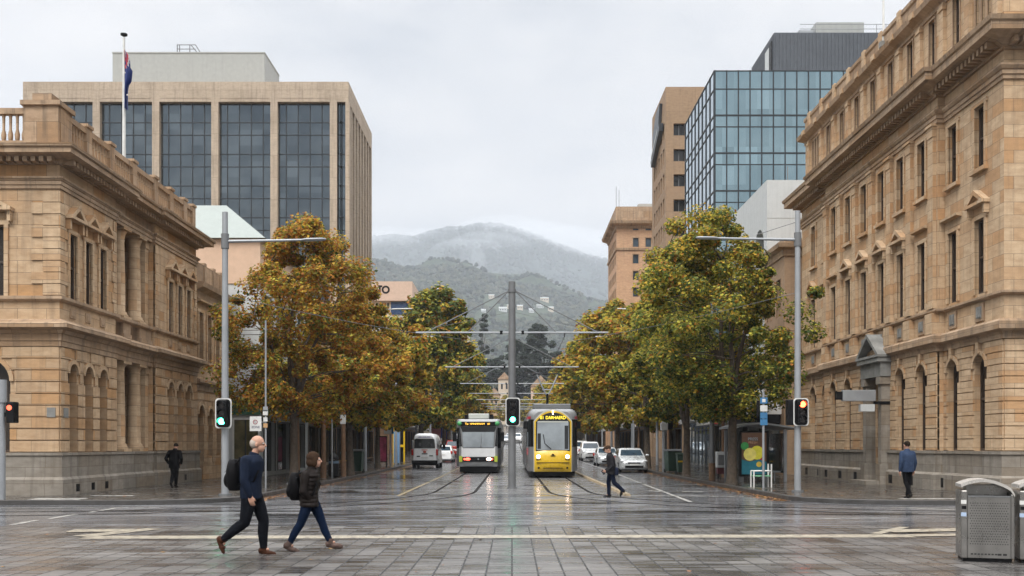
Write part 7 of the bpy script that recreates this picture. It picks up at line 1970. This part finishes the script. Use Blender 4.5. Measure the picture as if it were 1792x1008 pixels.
def backpack(label, loc, rz, x0, x1, z0, z1, w_, shz, shx):
    """bag with a front pocket, straps over the shoulders and a top loop; local +x is ahead"""
    t = thing('backpack', label, 'backpack', (0, 0, 0)); xm = (x0 + x1) / 2
    mb = MB(); n = 9
    secs = []
    for i in range(n + 1):
        f = i / n; k = min(1, (math.sin(PI * min(1, f * .86 + .09))) ** .35)
        secs.append(((xm + .015 * (1 - f), 0, z0 + (z1 - z0) * f), (x1 - x0) / 2 * k * (1.06 - .2 * f), w_ / 2 * k))
    rings(mb, secs); mb.ball((x0 + .03, 0, z0 + (z1 - z0) * .33), (.055, w_ * .38, (z1 - z0) * .24))
    solid(mb, 'bag', BPM, t, .011, 3)
    for s_ in (-1, 1):
        mb = MB(); y = s_ * .115; mb.tube([(x1 - .05, y, z1 - .07), (x1 + .02, y, shz + .055), (shx, y, shz + .10), (shx + .11, y, shz + .02), (shx + .15, y * 1.15, shz - .14), (shx + .09, y * 1.5, shz - .30), (x1, y * 1.45, z0 + .10)], [(.010, .03)] * 7, 8); mb.build('strap', BPM, t, uv=False)
    mb = MB(); mb.tube([(x1 - .04, -.03, z1 - .03), (x1 - .03, -.02, z1 + .03), (x1 - .03, .02, z1 + .03), (x1 - .04, .03, z1 - .03)], .008, 6); mb.build('carry_loop', BPM, t, uv=False)
    mb = MB(); mb.tube([(x0 + .006, -w_ * .3, z0 + (z1 - z0) * .58), (x0 - .012, 0, z0 + (z1 - z0) * .62), (x0 + .006, w_ * .3, z0 + (z1 - z0) * .58)], .006, 5); mb.build('zip', GALVD, t, uv=False)
    t.location = loc; t.rotation_euler = (0, 0, rz)
BPM = CLOTH('black bag nylon', (.006, .006, .007), .6)
NAVYJ = CLOTH('navy jacket cloth', (.009, .014, .028), .8)
JEANS_D = CLOTH('near black jeans', (.006, .007, .010)); JEANS_N = CLOTH('navy jeans', (.0045, .011, .030))
PUFF = CLOTH('black brown quilted nylon', (.014, .011, .010), .5); BROWNL = CLOTH('brown leather', (.05, .02, .011), .5)
TRAIN = CLOTH('dusty pink trainers', (.10, .068, .058), .7); DGREY = CLOTH('charcoal wool', (.02, .0195, .022)); DBLUE = CLOTH('dark blue trousers', (.007, .010, .022))
BLACKC = CLOTH('black coat', (.005, .005, .006)); BLUEJ = CLOTH('blue jacket', (.030, .046, .085)); BLK = CLOTH('black trousers', (.006, .006, .007)); SHOEB = CLOTH('black leather', (.012, .011, .01), .45)
HGREY = CLOTH('close cropped grey hair', (.34, .29, .25)); HBROWN = CLOTH('dark brown hair', (.035, .02, .012)); HDARK = CLOTH('dark hair', (.02, .014, .01))
PZ = .006
# man with a backpack, striding to the right
pm_ = dict(hip=(.0, 0, .94), neck=(.045, 0, 1.50), head=(.105, 0, 1.685), hem=.86, hs=1.04,
    shR=(-.03, -.2, 1.43), elR=(-.04, -.255, 1.13), wrR=(.045, -.235, .90), hdR=((.25, .05, -1), (0, 1, 0), (1, 0, 0)),
    shL=(.03, .2, 1.43), elL=(-.08, .26, 1.15), wrL=(-.12, .25, .90), hdL=((-.1, 0, -1), (0, -1, 0), (1, 0, 0)),
    hpR=(-.01, -.09, .92), knR=(-.075, -.10, .50), anR=(-.41, -.10, .235), toR=(-.33, -.10, .03),
    hpL=(.02, .09, .92), knL=(.165, .09, .51), anL=(.165, .09, .085), toL=(.39, .10, .035), legr=(.10, .07, .056))
lm = (-3.98, 15.2, PZ)
person('bald man in a navy jacket and dark jeans striding right across the wet plaza', lm, 0, pm_, dict(trousers=JEANS_D, jacket=NAVYJ, shoe=BROWNL), ('bald', HGREY), 1.2)
backpack('black backpack on the back of the bald man in navy', lm, 0, -.39, -.15, .98, 1.46, .35, 1.42, -.01)
# woman beside him
pw = dict(hip=(.0, 0, .82), neck=(.035, 0, 1.27), head=(.075, 0, 1.435), hem=.70, hs=.98,
    shR=(-.03, -.17, 1.205), elR=(-.06, -.22, .95), wrR=(.05, -.12, .80), hdR=((.3, .6, -.6), (0, 1, 0), (0, 0, 1)),
    shL=(.03, .17, 1.205), elL=(-.02, .22, .95), wrL=(.05, .12, .80), hdL=((.3, -.6, -.6), (0, -1, 0), (0, 0, 1)),
    hpR=(-.01, -.08, .80), knR=(-.13, -.085, .43), anR=(-.31, -.085, .115), toR=(-.13, -.085, .03),
    hpL=(.02, .08, .80), knL=(.18, .085, .44), anL=(.31, .085, .135), toL=(.51, .085, .115), legr=(.092, .062, .048), jw=1.05)
lw_ = (-3.2, 15.75, PZ)
person('woman in a black quilted jacket and blue jeans walking beside the man in navy', lw_, 0, pw, dict(trousers=JEANS_N, jacket=PUFF, shoe=TRAIN), ('bob', HBROWN), 1.06, .07, .009)
backpack('dark rounded backpack worn by the woman in the quilted jacket', lw_, 0, -.345, -.135, .80, 1.24, .30, 1.19, -.01)
# man crossing with a phone, walking left
pp = dict(hip=(.0, 0, .87), neck=(.05, 0, 1.38), head=(.11, 0, 1.54), face=(1, .05, -.35), hem=.74, hs=1.0, jw=1.1,
    shR=(.02, -.18, 1.31), elR=(-.02, -.23, 1.03), wrR=(.17, -.15, .86), hdR=((.9, .3, .0), (0, .3, 1), (0, 1, 0), .8),
    shL=(.03, .18, 1.31), elL=(-.03, .24, 1.03), wrL=(.17, .13, .82), hdL=((.9, -.2, -.1), (0, -.6, .8), (0, -.3, 1), .8),
    hpR=(.0, -.085, .85), knR=(.08, -.09, .47), anR=(.07, -.09, .085), toR=(.25, -.09, .035),
    hpL=(.0, .085, .85), knL=(-.09, .09, .46), anL=(-.38, .09, .20), toL=(-.345, .09, .03), legr=(.095, .072, .06))
lp = (3.22, 32.3, .004)
person('man in a charcoal jacket crossing the tram lane while looking at a phone', lp, PI, pp, dict(trousers=DBLUE, jacket=DGREY, shoe=SHOEB), ('cap', HBROWN), 1.0)
t = thing('phone', 'dark mobile phone in the hand of the man crossing the tram lane', 'phone', lp); t.rotation_euler = (0, 0, PI)
mb = MB(Matrix.Translation((.27, .11, .80)) @ Matrix.Rotation(.6, 4, 'Y')); mb.box(-.038, .038, -.006, .006, -.07, .08); o = mb.build('casing', BLACK, None, uv=False); o.parent = t
mb = MB(Matrix.Translation((.27, .11, .80)) @ Matrix.Rotation(.6, 4, 'Y')); mb.box(-.033, .033, .0062, .008, -.064, .074); o = mb.build('screen', GLASS, None, uv=False); o.parent = t
t = thing('shoulder_bag', 'dark blue bag hanging behind the man with the phone', 'bag', lp); t.rotation_euler = (0, 0, PI)
mb = MB(); rings(mb, [((-.16, .13, .70), .05, .10), ((-.16, .13, .74), .065, .15), ((-.155, .13, .92), .06, .15), ((-.15, .13, .97), .04, .12)]); o = solid(mb, 'bag', CLOTH('dark blue bag', (.014, .018, .035)), None, .012, 2); o.parent = t
mb = MB(); mb.tube([(-.15, .15, .95), (-.09, .19, 1.2), (.0, .12, 1.435), (.10, -.02, 1.3), (.13, -.13, 1.08)], [(.006, .018)] * 5, 6); o = mb.build('strap', BPM, None, uv=False); o.parent = t
# man on the right pavement, seen from behind
pb2 = dict(hip=(.0, 0, .87), neck=(.02, 0, 1.37), head=(.04, 0, 1.53), hem=.76, hs=1.0,
    shR=(.0, -.18, 1.30), elR=(-.02, -.245, 1.03), wrR=(.05, -.25, .80), hdR=((.15, 0, -1), (0, 1, 0), (1, 0, 0)),
    shL=(.0, .18, 1.30), elL=(-.04, .245, 1.03), wrL=(.0, .25, .79), hdL=((.1, 0, -1), (0, -1, 0), (1, 0, 0)),
    hpR=(.0, -.085, .85), knR=(.05, -.08, .46), anR=(.09, -.06, .085), toR=(.30, -.09, .035),
    hpL=(.0, .085, .85), knL=(-.01, .06, .46), anL=(-.16, .03, .12), toL=(.03, .03, .035), legr=(.092, .066, .055), jw=1.08)
person('person in a blue jacket and black trousers on the right pavement near the sandstone wall', (11.48, 28.9, .146), PI / 2 + .25, pb2, dict(trousers=BLK, jacket=BLUEJ, shoe=SHOEB), ('short', HDARK), 1.0)
# man on the left pavement, walking away
pl_ = dict(hip=(.0, 0, .87), neck=(.07, 0, 1.36), head=(.15, 0, 1.48), face=(1, 0, -.45), hem=.70, hs=1.0, 
    shR=(.03, -.19, 1.29), elR=(-.06, -.30, 1.05), wrR=(.06, -.24, .86), hdR=((.5, .6, -.4), (0, 1, 0), (1, 0, 0)),
    shL=(.03, .19, 1.29), elL=(-.06, .30, 1.05), wrL=(.06, .24, .86), hdL=((.5, -.6, -.4), (0, -1, 0), (1, 0, 0)),
    hpR=(.0, -.08, .85), knR=(.07, -.06, .46), anR=(.02, -.05, .09), toR=(.23, -.06, .035),
    hpL=(.0, .08, .85), knL=(.0, .06, .46), anL=(-.17, .04, .16), toL=(-.03, .04, .03), legr=(.092, .066, .055), jw=1.1)
person('hunched person in a black coat walking away beside the left sandstone building', (-12.45, 36.7, .146), PI / 2 - .1, pl_, dict(trousers=BLK, jacket=BLACKC, shoe=SHOEB), ('short', HDARK), 1.03)
